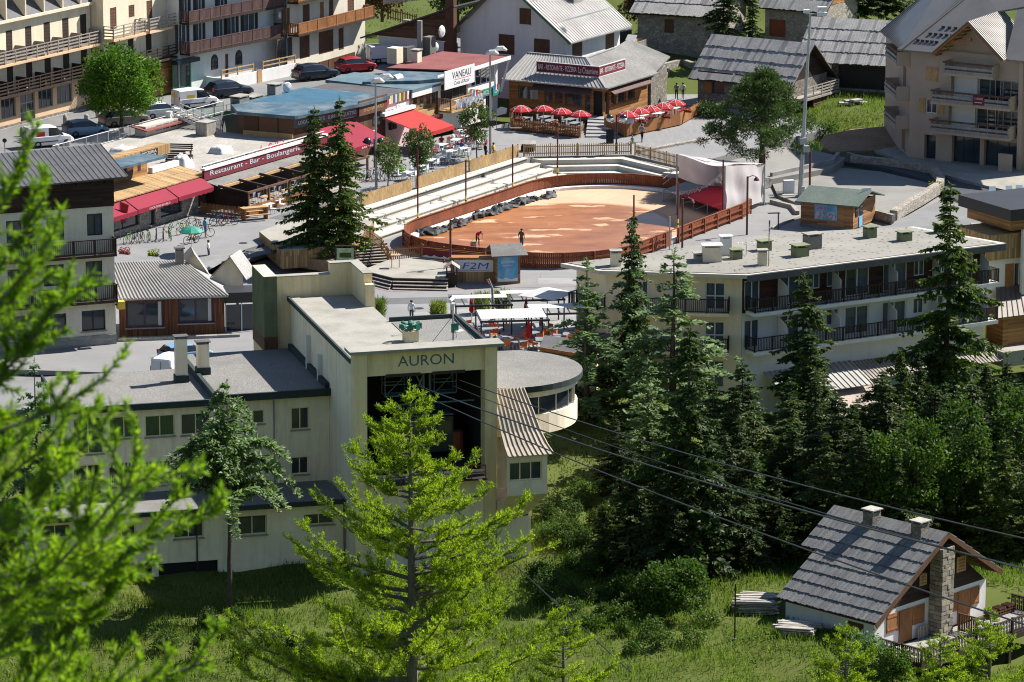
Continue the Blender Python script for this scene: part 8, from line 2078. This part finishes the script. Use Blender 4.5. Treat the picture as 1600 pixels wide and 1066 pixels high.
# === bicycles
def bike_proto(frame_m,label,sc=1.0):
 t=thing('bicycle',label,'bicycle',(0,0,-500),local=True)
 for x in(-.52,.52):
  w=MB().tube([(x+.34*cos(a),0,.35+.34*sin(a))for a in np.linspace(0,2*pi,17)],.025,4).build('wheel','rubber',t); sp=MB()
  for a in np.linspace(0,pi,6)[:-1]:sp.tube([(x-.33*cos(a),0,.35-.33*sin(a)),(x+.33*cos(a),0,.35+.33*sin(a))],.004,3)
  sp.build('spokes','chrome',w,kind='stuff')
 MB().tube([(-.52,0,.35),(-.05,0,.32),(.36,0,.78),(-.16,0,.8),(-.52,0,.35)],.025,5).tube([(-.05,0,.32),(-.18,0,.92)],.025,5).build('frame',frame_m,t)
 MB().tube([(.52,0,.35),(.34,0,.95)],.03,5).build('fork',frame_m,t); MB().tube([(.3,-.32,1.02),(.36,0,.97),(.3,.32,1.02)],.018,4).build('handlebar','dark_metal',t)
 MB().box((-.2,0,.92),(.26,.13,.05)).build('saddle','black',t); MB().lathe([(.1,0),(.1,.02)],(-.05,.04,.31),8).build('chainring','dark_metal',t)
 return t
BK={m_:bike_proto(m_,'')for m_ in('cl_green','cl_black','cl_red','cl_teal','paint_lightblue')}
bikes=[(272,362,'cl_green',.4,'green bicycle nearest the shop window'),(286,366,'cl_green',.9,'second green bicycle of the loose row before the shop'),(298,356,'cl_black',.2,'black bicycle parked behind the green ones'),(307,362,'cl_black',1.2,'black bicycle with its wheel turned out'),(319,370,'cl_black',0.1,'bicycle beside the woman in turquoise'),(299,381,'cl_black',.8,'small bicycle under the child in yellow'),(342,352,'cl_teal',.5,'turquoise bicycle leaning at the terrace corner'),(350,351,'cl_red',.8,'red bicycle leaning at the terrace corner'),(357,352,'cl_black',.3,'black bicycle at the terrace corner'),(335,350,'cl_black',.6,'dark bicycle behind the turquoise one')]
bikes+=[(200+k*11,380-k*1.0,'cl_black' if k%3 else 'cl_green',1.2+.1*k,'bicycle in the rack beside the flower troughs')for k in range(7)]
bikes+=[(570+k*9,283-k*.4,'cl_black' if k%2 else 'paint_lightblue',1.0+.05*k,'bicycle in the crowded rack behind the lamp post')for k in range(6)]
for px,py,m_,a,lb in bikes:
 b_=dup(BK[m_],at(px,py,ZU+.02),a,lb,'bicycles in the flower trough rack' if 'flower' in lb else('bicycles in the lamp post rack' if 'crowded' in lb else None)); b_.rotation_euler[0]=random.uniform(-.12,.12)
bb_=dup(BK['cl_green'],at(988,227,ZU),2.4,'tiny green balance bike under the small child',None,.5)
# === outdoor tables, chairs, parasols
def table_proto(topm,label,L=1.3,W=.8):
 t=thing('table',label,'table',(0,0,-500),local=True); MB().box((0,0,.71),(L,W,.035)).build('table_top',topm,t)
 MB().lathe([(.05,.03),(.05,.71)],(0,0,0),6).build('pedestal','grey_metal',t); MB().box((0,0,0),(.6,.45,.03)).build('base','grey_metal',t); return t
def chair_proto(m_,label):
 t=thing('chair',label,'chair',(0,0,-500),local=True); MB().box((0,0,.43),(.44,.44,.03)).build('seat',m_,t); MB().slab([(-.22,.22,.9),(.22,.22,.9),(.22,.19,.55),(-.22,.19,.55)],.03).build('backrest',m_,t); MB().obox((-.22,.2,.52),(.44,0,0),(0,.03,0),(0,0,.36)).build('back_panel',m_,t)
 for sx in(-1,1):
  for sy in(-1,1):MB().box((sx*.19,sy*.19,0),(.03,.03,.44 if sy<0 else .9)).build('leg','grey_metal',t)
 return t
TBW,TBG,TBO=table_proto('white_metal',''),table_proto('wood_light',''),table_proto('grey_metal','')
CHW,CHR,CHO,CHG=chair_proto('white_metal',''),chair_proto('cl_red',''),chair_proto('orange_seat',''),chair_proto('cl_grey','')
tabs=[(636,282),(655,272),(672,262),(690,256),(705,248),(722,244),(668,246),(690,238),(712,230),(730,224),(748,232),(742,216),(720,216)]
r=random.Random(5)
for k,(px,py)in enumerate(tabs):
 g=at(px,py,ZU); dup(TBW,g,AX+r.uniform(-.2,.2),'white outdoor table on the square before the red awnings','white outdoor tables before the awnings')
 for j in range(4):
  a=AX+j*pi/2+r.uniform(-.3,.3); q=g+Vector((cos(a),sin(a),0))*(.75 if j%2==0 else .62)
  dup(CHR if(k>5 and j%2)else CHW,q,a-pi/2,'red chair drawn up to a white outdoor table' if(k>5 and j%2)else 'white chair drawn up to a white outdoor table before the awnings','red chairs at the white tables' if(k>5 and j%2)else 'white chairs at the white tables')
for k in range(5):
 for j in range(2):
  g=G(281.2+k*3.3,-187.2+j*2.2,ZU+.12); dup(TBG,g,AX,'timber table under the dark pergola','timber tables under the pergola')
  for s in(-1,1):dup(CHG,g+DB*s*.65,AX+(0 if s<0 else pi),'grey chair under the dark pergola','grey chairs under the pergola')
pt=thing('picnic_table','tall timber table with benches in front of the pergola terrace','table',at(398,343,ZU)); p=at(398,343,ZU)
MB().box(p+Vector((0,0,1.0)),(2.4,.8,.07),AX-.6).build('table_top','wood_light',pt)
for s in(-1,1):
 MB().box(p+Vector((cos(AX-.6),sin(AX-.6),0))*s*1.0,(.12,.7,1.0),AX-.6).build('leg','wood_orange',pt); MB().box(p+Vector((-sin(AX-.6),cos(AX-.6),0))*s*.8+Vector((0,0,.5)),(2.2,.3,.06),AX-.6).build('bench','wood_light',pt)
for k,(px,py)in enumerate(((418,332),(432,325),(446,318))):
 dup(TBW,at(px,py,ZU),AX,'small white table beside the pergola terrace','small tables beside the pergola'); dup(CHW,at(px+9,py+2,ZU),1.2,'white chair beside the small pergola tables','chairs beside the pergola')
def parasol_proto(r_,hgt,cm,rib,label,open_=True,n=8,white=True):
 t=thing('parasol',label,'parasol',(0,0,-500),local=True)
 MB().tube([(0,0,0),(0,0,hgt+.1)],.03,6).build('pole','white_metal',t); MB().lathe([(.28,0),(.25,.1),(.05,.12)],(0,0,0),10).build('base','concrete_grey',t)
 if open_:
  pr_=[(r_,-.42),(r_,-.34),(r_*.72,-.14),(r_*.4,0.02),(.04,.1)]
  MB().lathe(pr_,(0,0,hgt),n).build('canopy',cm,t)
  if rib:
   rb=MB()
   for k in range(n):
    a=2*pi*(k+.5)/n; a2=2*pi*k/n
    for(r0,z0),(r1,z1)in zip(pr_[1:-1],pr_[2:]):rb.beam((r0*cos(a2),r0*sin(a2),hgt+z0+.012),(r1*cos(a2),r1*sin(a2),hgt+z1+.012),.03,.012)
   rb.build('white_piping',rib,t,kind='stuff')
   for k in range(n):
    a=2*pi*(k+.5)/n; c_=r_*.62; MB().box((c_*cos(a),c_*sin(a),hgt-.125),(.04,.22,.02),a).build('print',rib,t)
 else:MB().lathe([(.06,-1.5),(.2,-1.35),(.16,-.6),(.03,.05)],(0,0,hgt),8).build('canopy',cm,t)
 return t
RP_=parasol_proto(1.05,2.05,'cl_red','sign_white',''); RC_=parasol_proto(1,2.3,'cl_red',None,'',False); WC_=parasol_proto(1,2.6,'white_cloth',None,'',False); GP_=parasol_proto(1.0,2.1,'sign_green',None,'')
for k,(px,py)in enumerate(((814,165),(850,169),(878,173),(907,177))):dup(RP_,up5(at(px,py,ZU+2.15),ZU+(.25 if k else .02)),k,'red parasol with white piping on the shop side restaurant terrace' if k else 'red parasol with white piping beside the white corner railing','red parasols on the shop side terrace' if k else None).rotation_euler[0]=random.uniform(-.07,.07)
for k,(px,py)in enumerate(((980,177),(1000,173),(1018,169),(1036,164),(1055,160))):dup(RP_,up5(at(px,py,ZU+2.15),ZU+.25),k,'red parasol with white piping on the lane side restaurant terrace','red parasols on the lane side terrace').rotation_euler[0]=random.uniform(-.07,.07)
for k in range(5):
 g=G(328.6+(k%2)*1.6,-184.6+k*1.35,ZU+.25); dup(TBO,g,AX,'dark table on the shop side restaurant terrace','tables on the shop side restaurant terrace')
 for s in(-1,1):dup(CHG,g+DB*s*.6,AX+(0 if s<0 else pi),'grey chair on the shop side restaurant terrace','chairs on the shop side restaurant terrace')
for k in range(6):
 g=G(332.2+k*1.7,-175.6+(k%2)*.8,ZU+.25); dup(TBW,g,AX,'pale table on the lane side restaurant terrace','tables on the lane side restaurant terrace')
 for s in(-1,1):dup(CHR,g+DB*s*.6,AX+(0 if s<0 else pi),'red chair on the lane side restaurant terrace','chairs on the lane side restaurant terrace')
dup(GP_,at(300,395,ZU),0,'green parasol behind the bar gable'); dup(WC_,at(372,520,-.3),0,'closed white parasol at the bar entrance')
def flowers(t,p,seed,n=60,m_='flower_red',s=.35):
 rng=np.random.default_rng(seed); P=np.clip(rng.normal(size=(n,3)),-1.3,1.3)*np.array([s,s,s*.6])+np.array([0,0,s*.6]); V,F=rhombi(P+np.array(p),rng.normal(size=(n,3)),.14,.11,rng); k=np.arange(n)%3
 np_mesh('blossom',V,F,[m_,'lf_shrub','sign_white'],t,np.where(k==0,0,np.where(k==1,1,1 if n<50 else 0)),kind='stuff')
for k,(p,lb)in enumerate(((G(326.6,-184.0,2.55),'window box of flowers hung near the end of the slat terrace fence'),(G(326.3,-180.0,2.55),'window box of flowers hung mid way on the slat terrace fence'),(G(331.0,-173.2,2.6),'flower box hung on the boarded terrace fence beside the lamp'),(G(334.6,-172.5,2.6),'flower box in the middle of the boarded terrace fence'),(G(338.5,-172.3,2.6),'flower box at the lane end of the boarded terrace fence'),(at(195,395,ZU+.6),'flower trough behind the cream house corner'),(at(240,398,ZU+.4),'flower trough with yellow leaves before the bicycles'),(at(213,505,.2),'low flower bush under the bar window by the yellow sign'),(at(310,500,.1),'low flower bush under the bar window by the entrance'),(G(316.5,-161,1.1),'red flowers in the concrete trough'))):
 t=thing('flower_box',lb,'flowers',p); MB().box(p-Vector((0,0,.12)),(.9,.3,.22),AX+pi/2).build('box','wood_brown',t); flowers(t,p,900+k,90 if k<5 else 160,'flower_red' if k!=6 else 'lf_larch',.22 if k<5 else .3)
for k,(px,py,lb)in enumerate(((662,268,'lime green pot with a plant beside the small tree'),(627,275,'lime green pot by the racked bicycles'))):
 g=at(px,py,ZU); t=thing('plant_pot',lb,'plant pot',g); MB().lathe([(.22,0),(.36,.55),(.38,.6)],g,10).build('pot','lime',t); flowers(t,g+Vector((0,0,.6)),930+k,120,'lf_shrub',.3)
for k,(px,py,lb)in enumerate(((732,252,'round yellow parasol stand on the square'),(758,245,'second yellow parasol stand near the yellow coat'))):
 g=at(px,py,ZU); t=thing('parasol_stand',lb,'parasol stand',g); MB().lathe([(.32,0),(.3,.12),(.08,.18)],g,10).build('foot','sign_yellow',t); MB().lathe([(.06,.18),(.06,.5)],g,8).build('socket','sign_yellow',t)
def pergola(px,py,w,d,rz,label,cov):
 g=at(px,py,.05); t=thing('pergola',label,'pergola',g,rz,None,True)
 for sx in(-1,1):
  for sy in(-1,1):MB().box((sx*w/2,sy*d/2,0),(.1,.1,2.2)).build('post','dark_metal',t)
  MB().box((0,sx*d/2,2.2),(w+.2,.12,.14)).build('beam','dark_metal',t); MB().box((sx*w/2,0,2.202),(.12,d-.12,.13)).build('beam','dark_metal',t)
 for k in range(5):MB().box((-w/2+w*(k+1)/6,0,2.22),(.06,d-.12,.08)).build('rafter','dark_metal',t)
 y0,y1=d/2-cov*d,d/2; V=[]; n=14
 for i in range(n):
  for x in(-w/2+.05,w/2-.05):V.append((x,y0+(y1-y0)*i/(n-1),2.33+.06*(i%2)))
 np_mesh('canvas',V,[(2*i,2*i+1,2*i+3,2*i+2)for i in range(n-1)],'white_cloth',t)
 return t
pergola(752,516,4.2,3.4,.12,'dark pergola with rolled canvas nearest the reed clumps',.3); pergola(830,508,4.6,3.2,.12,'dark pergola with pale canvas below the white parasol',.3); pergola(800,540,5.0,3.6,.12,'dark pergola with canvas drawn half over beside the station portal',.8); pergola(872,530,4.4,3.0,.12,'dark pergola with canvas next to the hotel wall',.4)
for k,(px,py,lb)in enumerate(((737,505,'closed red parasol under the pergola by the reeds'),(822,512,'closed red parasol between the two far pergolas'),(826,545,'closed red parasol standing before the station pergolas'))):dup(RC_,at(px,py,.05),0,lb)
sq=thing('square_parasol','large square white parasol over the station cafe terrace','parasol',at(855,512,.05)); p=at(855,512,.05); MB().tube([p,p+Vector((0,0,2.9))],.05,6).build('pole','white_metal',sq)
mbq=MB(); ap_=p+Vector((0,0,3.15)); cs4=[p+Vector((cos(a),sin(a),0))*2.3+Vector((0,0,2.6))for a in(.2,.2+pi/2,.2+pi,.2+1.5*pi)]
for k in range(4):mbq.poly([cs4[k],cs4[(k+1)%4],ap_])
mbq.build('canopy','white_cloth',sq)
for k,(px,py)in enumerate(((742,522),(765,528),(778,516),(812,548),(830,535),(848,527),(868,540),(888,536),(845,545),(790,545))):
 g=at(px,py,.05); dup(TBO,g,.2*k,'dark table on the station cafe terrace','tables on the station cafe terrace')
 for j in range(3):a=j*2.1+k; dup(CHO,g+Vector((cos(a),sin(a),0))*.7,a-pi/2,'orange chair on the station cafe terrace','orange chairs on the station cafe terrace')
tt=thing('high_table','tall plain timber table standing on the lower stage','table',at(618,412,.75)); p=at(618,418,.75); MB().box(p+Vector((0,0,1.0)),(.75,.6,.05)).build('table_top','wood_light',tt)
for sx in(-1,1):
 for sy in(-1,1):MB().box(p+Vector((sx*.3,sy*.24,0)),(.05,.05,1.0)).build('leg','wood_light',tt)
bu=thing('bucket','grey bucket beside the bending worker on the rink','bucket',at(740,388,.06)); MB().lathe([(.22,0),(.3,.5),(.28,.5),(.2,.05)],at(740,388,.06),10).build('pail','concrete_grey',bu); MB().tube([at(740,388,.06)+Vector((-.28,0,.5)),at(740,388,.06)+Vector((0,0,.72)),at(740,388,.06)+Vector((.28,0,.5))],.015,4).build('handle','dark_metal',bu)
po=thing('scraper_pole','long pole held by the man on the rink','pole',at(806,389,.06)); MB().tube([at(803,391,.06),at(813,389,1.05)],.025,5).build('shaft','wood_grey',po); MB().box(at(803,391,.06),(.5,.06,.08)).build('blade','dark_metal',po)
fd=thing('feather_flag','red feather flag beside the cream house corner','flag',at(189,372,ZU)); q0=at(188,375,ZU); MB().tube([q0,q0+Vector((0,0,3.2))],.03,5).build('pole','grey_metal',fd); MB().slab([q0+Vector((.05,0,3.2)),q0+Vector((.75,.05,2.9)),q0+Vector((.55,.05,1.9)),q0+Vector((.05,0,1.2))],.02).build('cloth','orange_red_cloth',fd)
mb_=thing('menu_board','black folding menu board before the restaurant steps','menu board',at(953,224,ZU)); p=at(953,224,ZU)
for s in(-1,1):MB().slab([p+Vector((-.35,s*.3,0)),p+Vector((.35,s*.3,0)),p+Vector((.35,s*.04,1.3)),p+Vector((-.35,s*.04,1.3))],.03).build('panel','black',mb_)
ml=thing('menu_lectern','pale menu panel on a thin stand beside the restaurant steps','menu board',at(983,214,ZU)); p=at(983,214,ZU); MB().tube([p,p+Vector((0,0,1.3))],.03,5).build('stand','dark_metal',ml); MB().box(p+Vector((0,0,1.3)),(.9,.06,.8),-.2).build('panel','curtain',ml)
# === lamps, poles, masts
def pole(px,py,z,h,label,mats,name='pole',cat='pole',r_=.07,yellow=1.1):
 g=at(px,py,z); t=thing(name,label,cat,g); MB().tube([g+Vector((0,0,yellow)),g+Vector((0,0,h))],r_,6).build('shaft',mats[0],t)
 if yellow:MB().tube([g,g+Vector((0,0,yellow))],r_*1.15,6).build('foot_wrap',mats[1],t); MB().lathe([(r_*1.25,0),(r_*1.25,.12)],g+Vector((0,0,yellow-.5)),6).build('band','black',t)
 return t
mat('pole_red',(.11,.025,.025),.7,.2,.2,6,.8,0)
for k,(px,py,top,lb)in enumerate(((653,352,233,'dark red pole with yellow foot beside the rink bend below the deck'),(728,325,250,'dark red pole with yellow foot on the seating steps'),(801,304,226,'dark red pole with yellow foot half way along the steps'),(871,282,206,'dark red pole with yellow foot at the far rink bend'),(1059,362,285,'dark red pole with yellow foot on the rink fence facing the hotel'),(1194,316,241,'dark red pole with yellow foot behind the stage tent'),(1129,352,250,'dark red pole at the front corner of the stage tent'),(990,388,305,'slim dark red pole behind the drooping conifer'))):
 g=at(px,py,0); pole(px,py,.0,(py-top)/(F_PX/(g.y*_c+CAM_H*_s))*1.02,lb,('pole_red','sign_yellow'))
def bell_lamp(px,py,z,h,label,side=1,lean=0.0):
 g=at(px,py,z); t=thing('bell_lamp',label,'lamp',g); MB().tube([g,g+Vector((0,0,h))],.09,7).build('post','wood_brown',t)
 a=g+Vector((0,0,h-.1)); MB().tube([a,a+Vector((.45*side,0,.2)),a+Vector((.75*side,0,.05))],.035,5).build('bracket','dark_metal',t); MB().lathe([(.26,-.3),(.2,-.15),(.08,0)],a+Vector((.75*side,0,.05)),10).build('shade','pole_red',t)
bell_lamp(704,418,.75,3.9,'wooden lamp post with red bell shade at the stage edge',1); bell_lamp(1066,388,0,4.2,'wooden lamp post with red bell shade outside the rink fence',1); bell_lamp(1167,367,0,5.0,'tall wooden lamp post with bell shade before the stage tent',1)
cl_=thing('curved_lamp','curved wooden lamp post with bell shade over the station cafe','lamp',at(770,515,.05)); g=at(770,515,.05); MB().tube([g,g+Vector((0,0,2.2)),g+Vector((-.05,0,3.2)),g+Vector((-.3,0,3.9))],[.11,.1,.09,.06],7).build('post','wood_grey',cl_); MB().lathe([(.24,-.28),(.18,-.12),(.07,0)],g+Vector((-.42,0,3.85)),10).build('shade','pole_red',cl_)
def twin_lamp(px,py,z,top,label):
 g=at(px,py,z); h=z_at(px,top,g.y)-z; t=thing('street_lamp',label,'street lamp',g); MB().tube([g,g+Vector((0,0,h))],[.13,.08],8).build('post','grey_metal',t)
 for s in(0,1):
  c_=g+Vector((.15+s*.75,s*.6,h+.05+.25*s)); V=[]; n=7
  MB().tube([c_+Vector((-.55,-.05,-.12)),c_+Vector((-.2,0,.08)),c_+Vector((.25,0,.1)),c_+Vector((.6,.05,-.1))],[.1,.22,.22,.1],8).build('lamp_head','white_metal',t)
 MB().box(g+Vector((.15,-.15,h*.35)),(.45,.4,.5),.3).build('speaker_box','dark_metal',t)
twin_lamp(588,306,ZU,128,'grey street lamp with twin white heads beside the small trees'); twin_lamp(766,256,ZU,84,'grey street lamp with twin white heads before the corner shop')
gl_=thing('globe_lamp','dark blue lamp post with two blue and white globes by the steps','lamp',at(963,245,ZU)); g=at(963,240,ZU); MB().tube([g,g+Vector((0,0,3.6))],.08,8).build('post','paint_navy',gl_)
for s in(-1,1):
 c_=g+Vector((s*.62,0,3.3)); MB().tube([g+Vector((0,0,3.0)),g+Vector((s*.5,0,2.85)),c_],.03,5).build('arm','white_metal',gl_); MB().lathe([(.06,-.38),(.28,-.25),(.36,0)],c_,12).build('globe_bowl','sign_white',gl_,smooth=True); MB().lathe([(.361,0),(.3,.22),(.05,.37)],c_,12).build('globe_cap','paint_navy',gl_,smooth=True)
bg=thing('globe_lamp','dark lamp post with navy globes behind the pinkish awning','lamp',at(585,262,ZU)); g=at(585,262,ZU); MB().tube([g,g+Vector((0,0,2.6))],.07,6).build('post','dark_metal',bg)
for s in(-1,1):MB().lathe([(.05,-.35),(.3,-.2),(.36,0),(.3,.2),(.05,.36)],g+Vector((s*.6,0,2.4)),12).build('globe','paint_navy',bg,smooth=True); MB().tube([g+Vector((0,0,2.2)),g+Vector((s*.6,0,2.4))],.03,5).build('arm','dark_metal',bg)
FM=thing('floodlight_mast','very tall grey floodlight mast beside the gravel court','mast',at(1250,310,.1)); g=at(1250,310,.1); hm=z_at(1258,22,g.y)-.1
MB().tube([g,g+Vector((.3,0,hm*.5)),g+Vector((.65,0,hm))],[.24,.17,.11],10).build('mast','grey_metal',FM); MB().lathe([(.4,0),(.4,.25),(.25,.3)],g,10).build('foot','concrete',FM)
MB().tube([g+Vector((.3,0,hm)),g+Vector((2.0,0,hm+.05))],.06,6).build('crossarm','grey_metal',FM)
for k,(x,z,sx)in enumerate(((.2,.1,.5),(1.55,.35,.8),(1.55,-.15,.8))):MB().box(g+Vector((x+.1,-.1,hm+z)),(sx,.5,.3),.1).build('floodlight','white_metal',FM)
for k in range(2):MB().box(g+Vector((.2+.28*k-.1,-.25,hm*.30-k*.7)),(.6,.55,.55),.3).build('loudspeaker','grey_metal',FM)
MB().box(g+Vector((.2,-.2,.2)),(.35,.3,.9)).build('switch_box','grey_metal',FM)
for k,(px,py,top,m_,lb)in enumerate(((1265,305,235,'pole_red','dark timber post beside the floodlight mast'),(1046,392,340,'grey_metal','thin grey pole by the rink fence facing the hotel'),(481,412,315,'wood_brown','brown timber post in the spruce bed'),(1216,358,332,'dark_metal','short thin pole before the log kiosk'),(1202,372,345,'dark_metal','thin pole by the kiosk kerb'))):
 g=at(px,py,0); pole(px,py,0,(py-top)/18.0,lb,(m_,m_),yellow=0,r_=.06 if k not in(0,2)else .1)
gu=thing('garland','string of small white lights hanging to the stage tent','garland',at(1080,330,3)); a,b_=at(1059,300,2.2),up5(cFR,4.6); ln=MB(); pts=[Vector(a).lerp(Vector(b_),t_)+Vector((0,0,-.5*math.sin(pi*t_)))for t_ in np.linspace(0,1,14)]; ln.tube(pts,.015,3).build('wire','white_metal',gu)
bl_=MB();
for p in pts:
 for j in range(4):q=p.lerp(pts[min(pts.index(p)+1,13)],j/4); bl_.box(q-Vector((0,0,.15+.2*random.random())),(.03,.03,.2))
bl_.build('light_drops','sign_white',gu,kind='stuff')
for k,(px,py,h)in enumerate(((35,213,.9),(60,201,.55),(102,197,1.1),(135,188,.6),(153,184,.75),(14,250,.45),(89,233,.5),(106,228,.55))):
 g=at(px,py,ZS); o=MB().lathe([(.22,0),(.22,h*.7),(.16,h*.9),(.04,h)],g,9).build('bollard','stone_flag',None,smooth=False); tag(o,'rounded stone bollard along the cream block pavement' if k<5 else 'short stone bollard at the street edge by the white van','bollard','stone bollards at the pavement' if k<5 else 'stone bollards by the van')
gm=thing('doormat','green artificial turf mat before the glazed shopfront','mat',FB.p(1.5,.02,1.5)); MB().fbox(FB,-.3,4.6,.01,.05,.1,3.2).build('turf','green_paint',gm)
for k in range(2):
 hp_=thing('hoop_rail',('white hoop rail at the near edge of the green mat','white hoop rail at the far edge of the green mat')[k],'hoop',FB.p(1+k*3,0,3.0)); MB().tube([FB.p(.8+k*2.4,0,3.1),FB.p(.8+k*2.4,.8,3.1),FB.p(1.1+k*2.4,1.05,3.1),FB.p(1.4+k*2.4,.8,3.1),FB.p(1.4+k*2.4,0,3.1)],.035,6).build('hoop','white_metal',hp_)
sn=thing('small_sign','thin round topped road sign at the street corner','sign',at(8,250,ZS)); g=at(8,248,ZS); MB().tube([g,g+Vector((0,0,1.6))],.03,5).build('post','dark_metal',sn); MB().tube([g+Vector((0,-.03,1.6)),g+Vector((0,.0,1.6))],.2,10).build('disc','dark_metal',sn)
picket([at(605,30,5.6),at(650,42,5.2)],1.3,'brown picket fence at the street end below the grassy bank','wood_brown',gapw=.18,pw=.14); picket([at(600,8,8.0),at(668,0,8.3)],1.2,'grey timber fence along the top of the grassy bank','wood_grey',gapw=.05,pw=.2)
bq=thing('log_bench','rough timber well head between the picket fence and restaurant','bench',at(825,236,ZU)); p=at(825,236,ZU); MB().box(p,(1.2,.7,.5),-.2).build('body','log',bq); MB().slab([p+Vector((-.7,-.5,.75)),p+Vector((.7,-.6,.75)),p+Vector((.7,.3,.95)),p+Vector((-.7,.4,.95))],.06).build('roof','grey_plank_c',bq)
for s in(-1,1):MB().box(p+Vector((s*.5,0,.5)),(.08,.08,.3)).build('post','log',bq)
wc=thing('corner_railing','white gridded railing beside the bank entrance','railing',at(800,200,ZU))
for k in range(5):g=at(797+k*4.5,200,ZU); MB().tube([g,g+Vector((0,0,1.5))],.03,5).build('bar','white_metal',wc)
MB().tube([at(797,200,ZU+1.5),at(815,200,ZU+1.5)],.03,5).build('rail','white_metal',wc)
fl3=thing('banner_flag','white and purple oval banner flag before the bank','flag',at(780,200,ZU)); g=at(776,202,ZU); MB().tube([g,g+Vector((0,0,1.9))],.03,5).build('pole','grey_metal',fl3); MB().slab([g+Vector((.02,0,1.3)),g+Vector((.9,.1,1.5)),g+Vector((1.0,.1,2.0)),g+Vector((.4,.05,2.15)),g+Vector((.02,0,1.9))],.02).build('cloth','white_cloth',fl3)
# === cables
def cable(x0,y0,Y0,x1,y1,Y1,label,r_=.04):
 a=atY(x0,y0,Y0); b_=atY(x1,y1,Y1); pts=[a.lerp(b_,t_)+Vector((0,0,-1.0*4*t_*(1-t_)))for t_ in np.linspace(0,1,17)]
 o=MB().tube(pts,r_,5).build('cable','dark_metal',None); tag(o,label,'cable')
cable(712,592,255.5,2300,985,120,'upper steel cable leaving the open bay beside the ribbed roof',.035); cable(640,598,256,2300,1050,120,'main thick steel cable leaving the middle of the open bay',.045)
cable(700,600,255.6,2300,1062,118,'thin haul cable beside the main cable',.025); cable(632,604,256,2300,1195,120,'lowest steel cable crossing in front of the chalet roof',.04)
dc=atY(690,775,253); MB_=MB().tube([dc,atY(780,860,240),atY(985,1050,205)],.04,5).build('cable','dark_metal'); tag(MB_,'dark guy cable running down from the station front to the slope','cable')
stw=thing('slope_stairs','short flight of stone steps on the slope beside the control cabin','stairs',S(14,1,-6.5))
for k in range(4):MB().obox(S(12.6,.6+k*.4,-6.7+k*.22),SX*1.6,SY*.4,(0,0,.2)).build('step','concrete_grey',stw)
wall_run('slope_wall',[S(11.8,-1.2,-7.6),S(14.4,-1.6,-7.6),S(15.0,.8,-7.4)],1.1,.4,'concrete_grey','low broken concrete wall at the foot of the control cabin')
wall_run('meadow_wall',pxs(-8.6,(1165,1050),(1270,1052),(1330,1060)),1.0,.5,'stone_dark','dark stone retaining wall in the shade below the meadow')
pg=ground_pt(1148,238); t=thing('meadow_post','thin dark post standing on the sunlit meadow','post',pg); MB().tube([pg,pg+Vector((0,0,3.6))],.05,5).build('post','wood_dark',t); MB().box(pg+Vector((0,0,-.1)),(.2,.2,.2)).build('foot','concrete_grey',t)
for k,(c,w,l,a,m_)in enumerate(((at(640,470,.006),9,2.2,.1,'patch_dark'),(at(820,462,.006),12,1.6,.05,'patch_dark'),(at(700,492,.006),5,3,.3,'patch_light'),(at(880,440,.006),4,2.5,.0,'patch_light'),(at(470,330,ZU+.006),8,1.4,AX,'patch_dark'),(at(600,330,ZU+.006)*0+at(400,395,ZU+.006),5,2,.9,'patch_dark'),(at(900,228,ZU+.006),12,2.4,.1,'patch_light'),(at(200,240,ZS+.006),10,1.2,AX,'patch_dark'),(at(430,165,ZS+.006),12,1.5,AX,'patch_dark'))):
 MB().box(c,(w,l,.004),a).build('asphalt_patch',m_)['kind']='structure'
mat('line_red',(.30,.13,.10),.9,.3,.4,5,.6,0); gl0_=[at(x,y,.008)for x,y in((566,445),(610,456),(700,452),(780,450),(900,448),(960,444))]; gl1_=MB()
for p,q in zip(gl0_[:-1],gl0_[1:]):gl1_.beam(p,q,.12,.006)
gl1_.build('guide_line','line_red')['kind']='structure'
for k,(px,py,z)in enumerate(((655,482,.008),(850,470,.008),(380,380,ZU+.008),(1180,372,.008),(760,270,ZU+.008))):
 o=MB().lathe([(.36,0),(.36,.012),(.3,.014)],at(px,py,z),14).build('manhole_cover','dark_metal'); o['kind']='structure'
for d_ in list(BK.values())+[TBW,TBG,TBO,CHW,CHR,CHO,CHG,RP_,RC_,WC_,GP_]:drop(d_)
for L_ in PR.values():
 for p_ in L_:drop(p_)
for o in list(bpy.data.objects):
 for k_ in('local_parts','H'):
  if k_ in o:del o[k_]
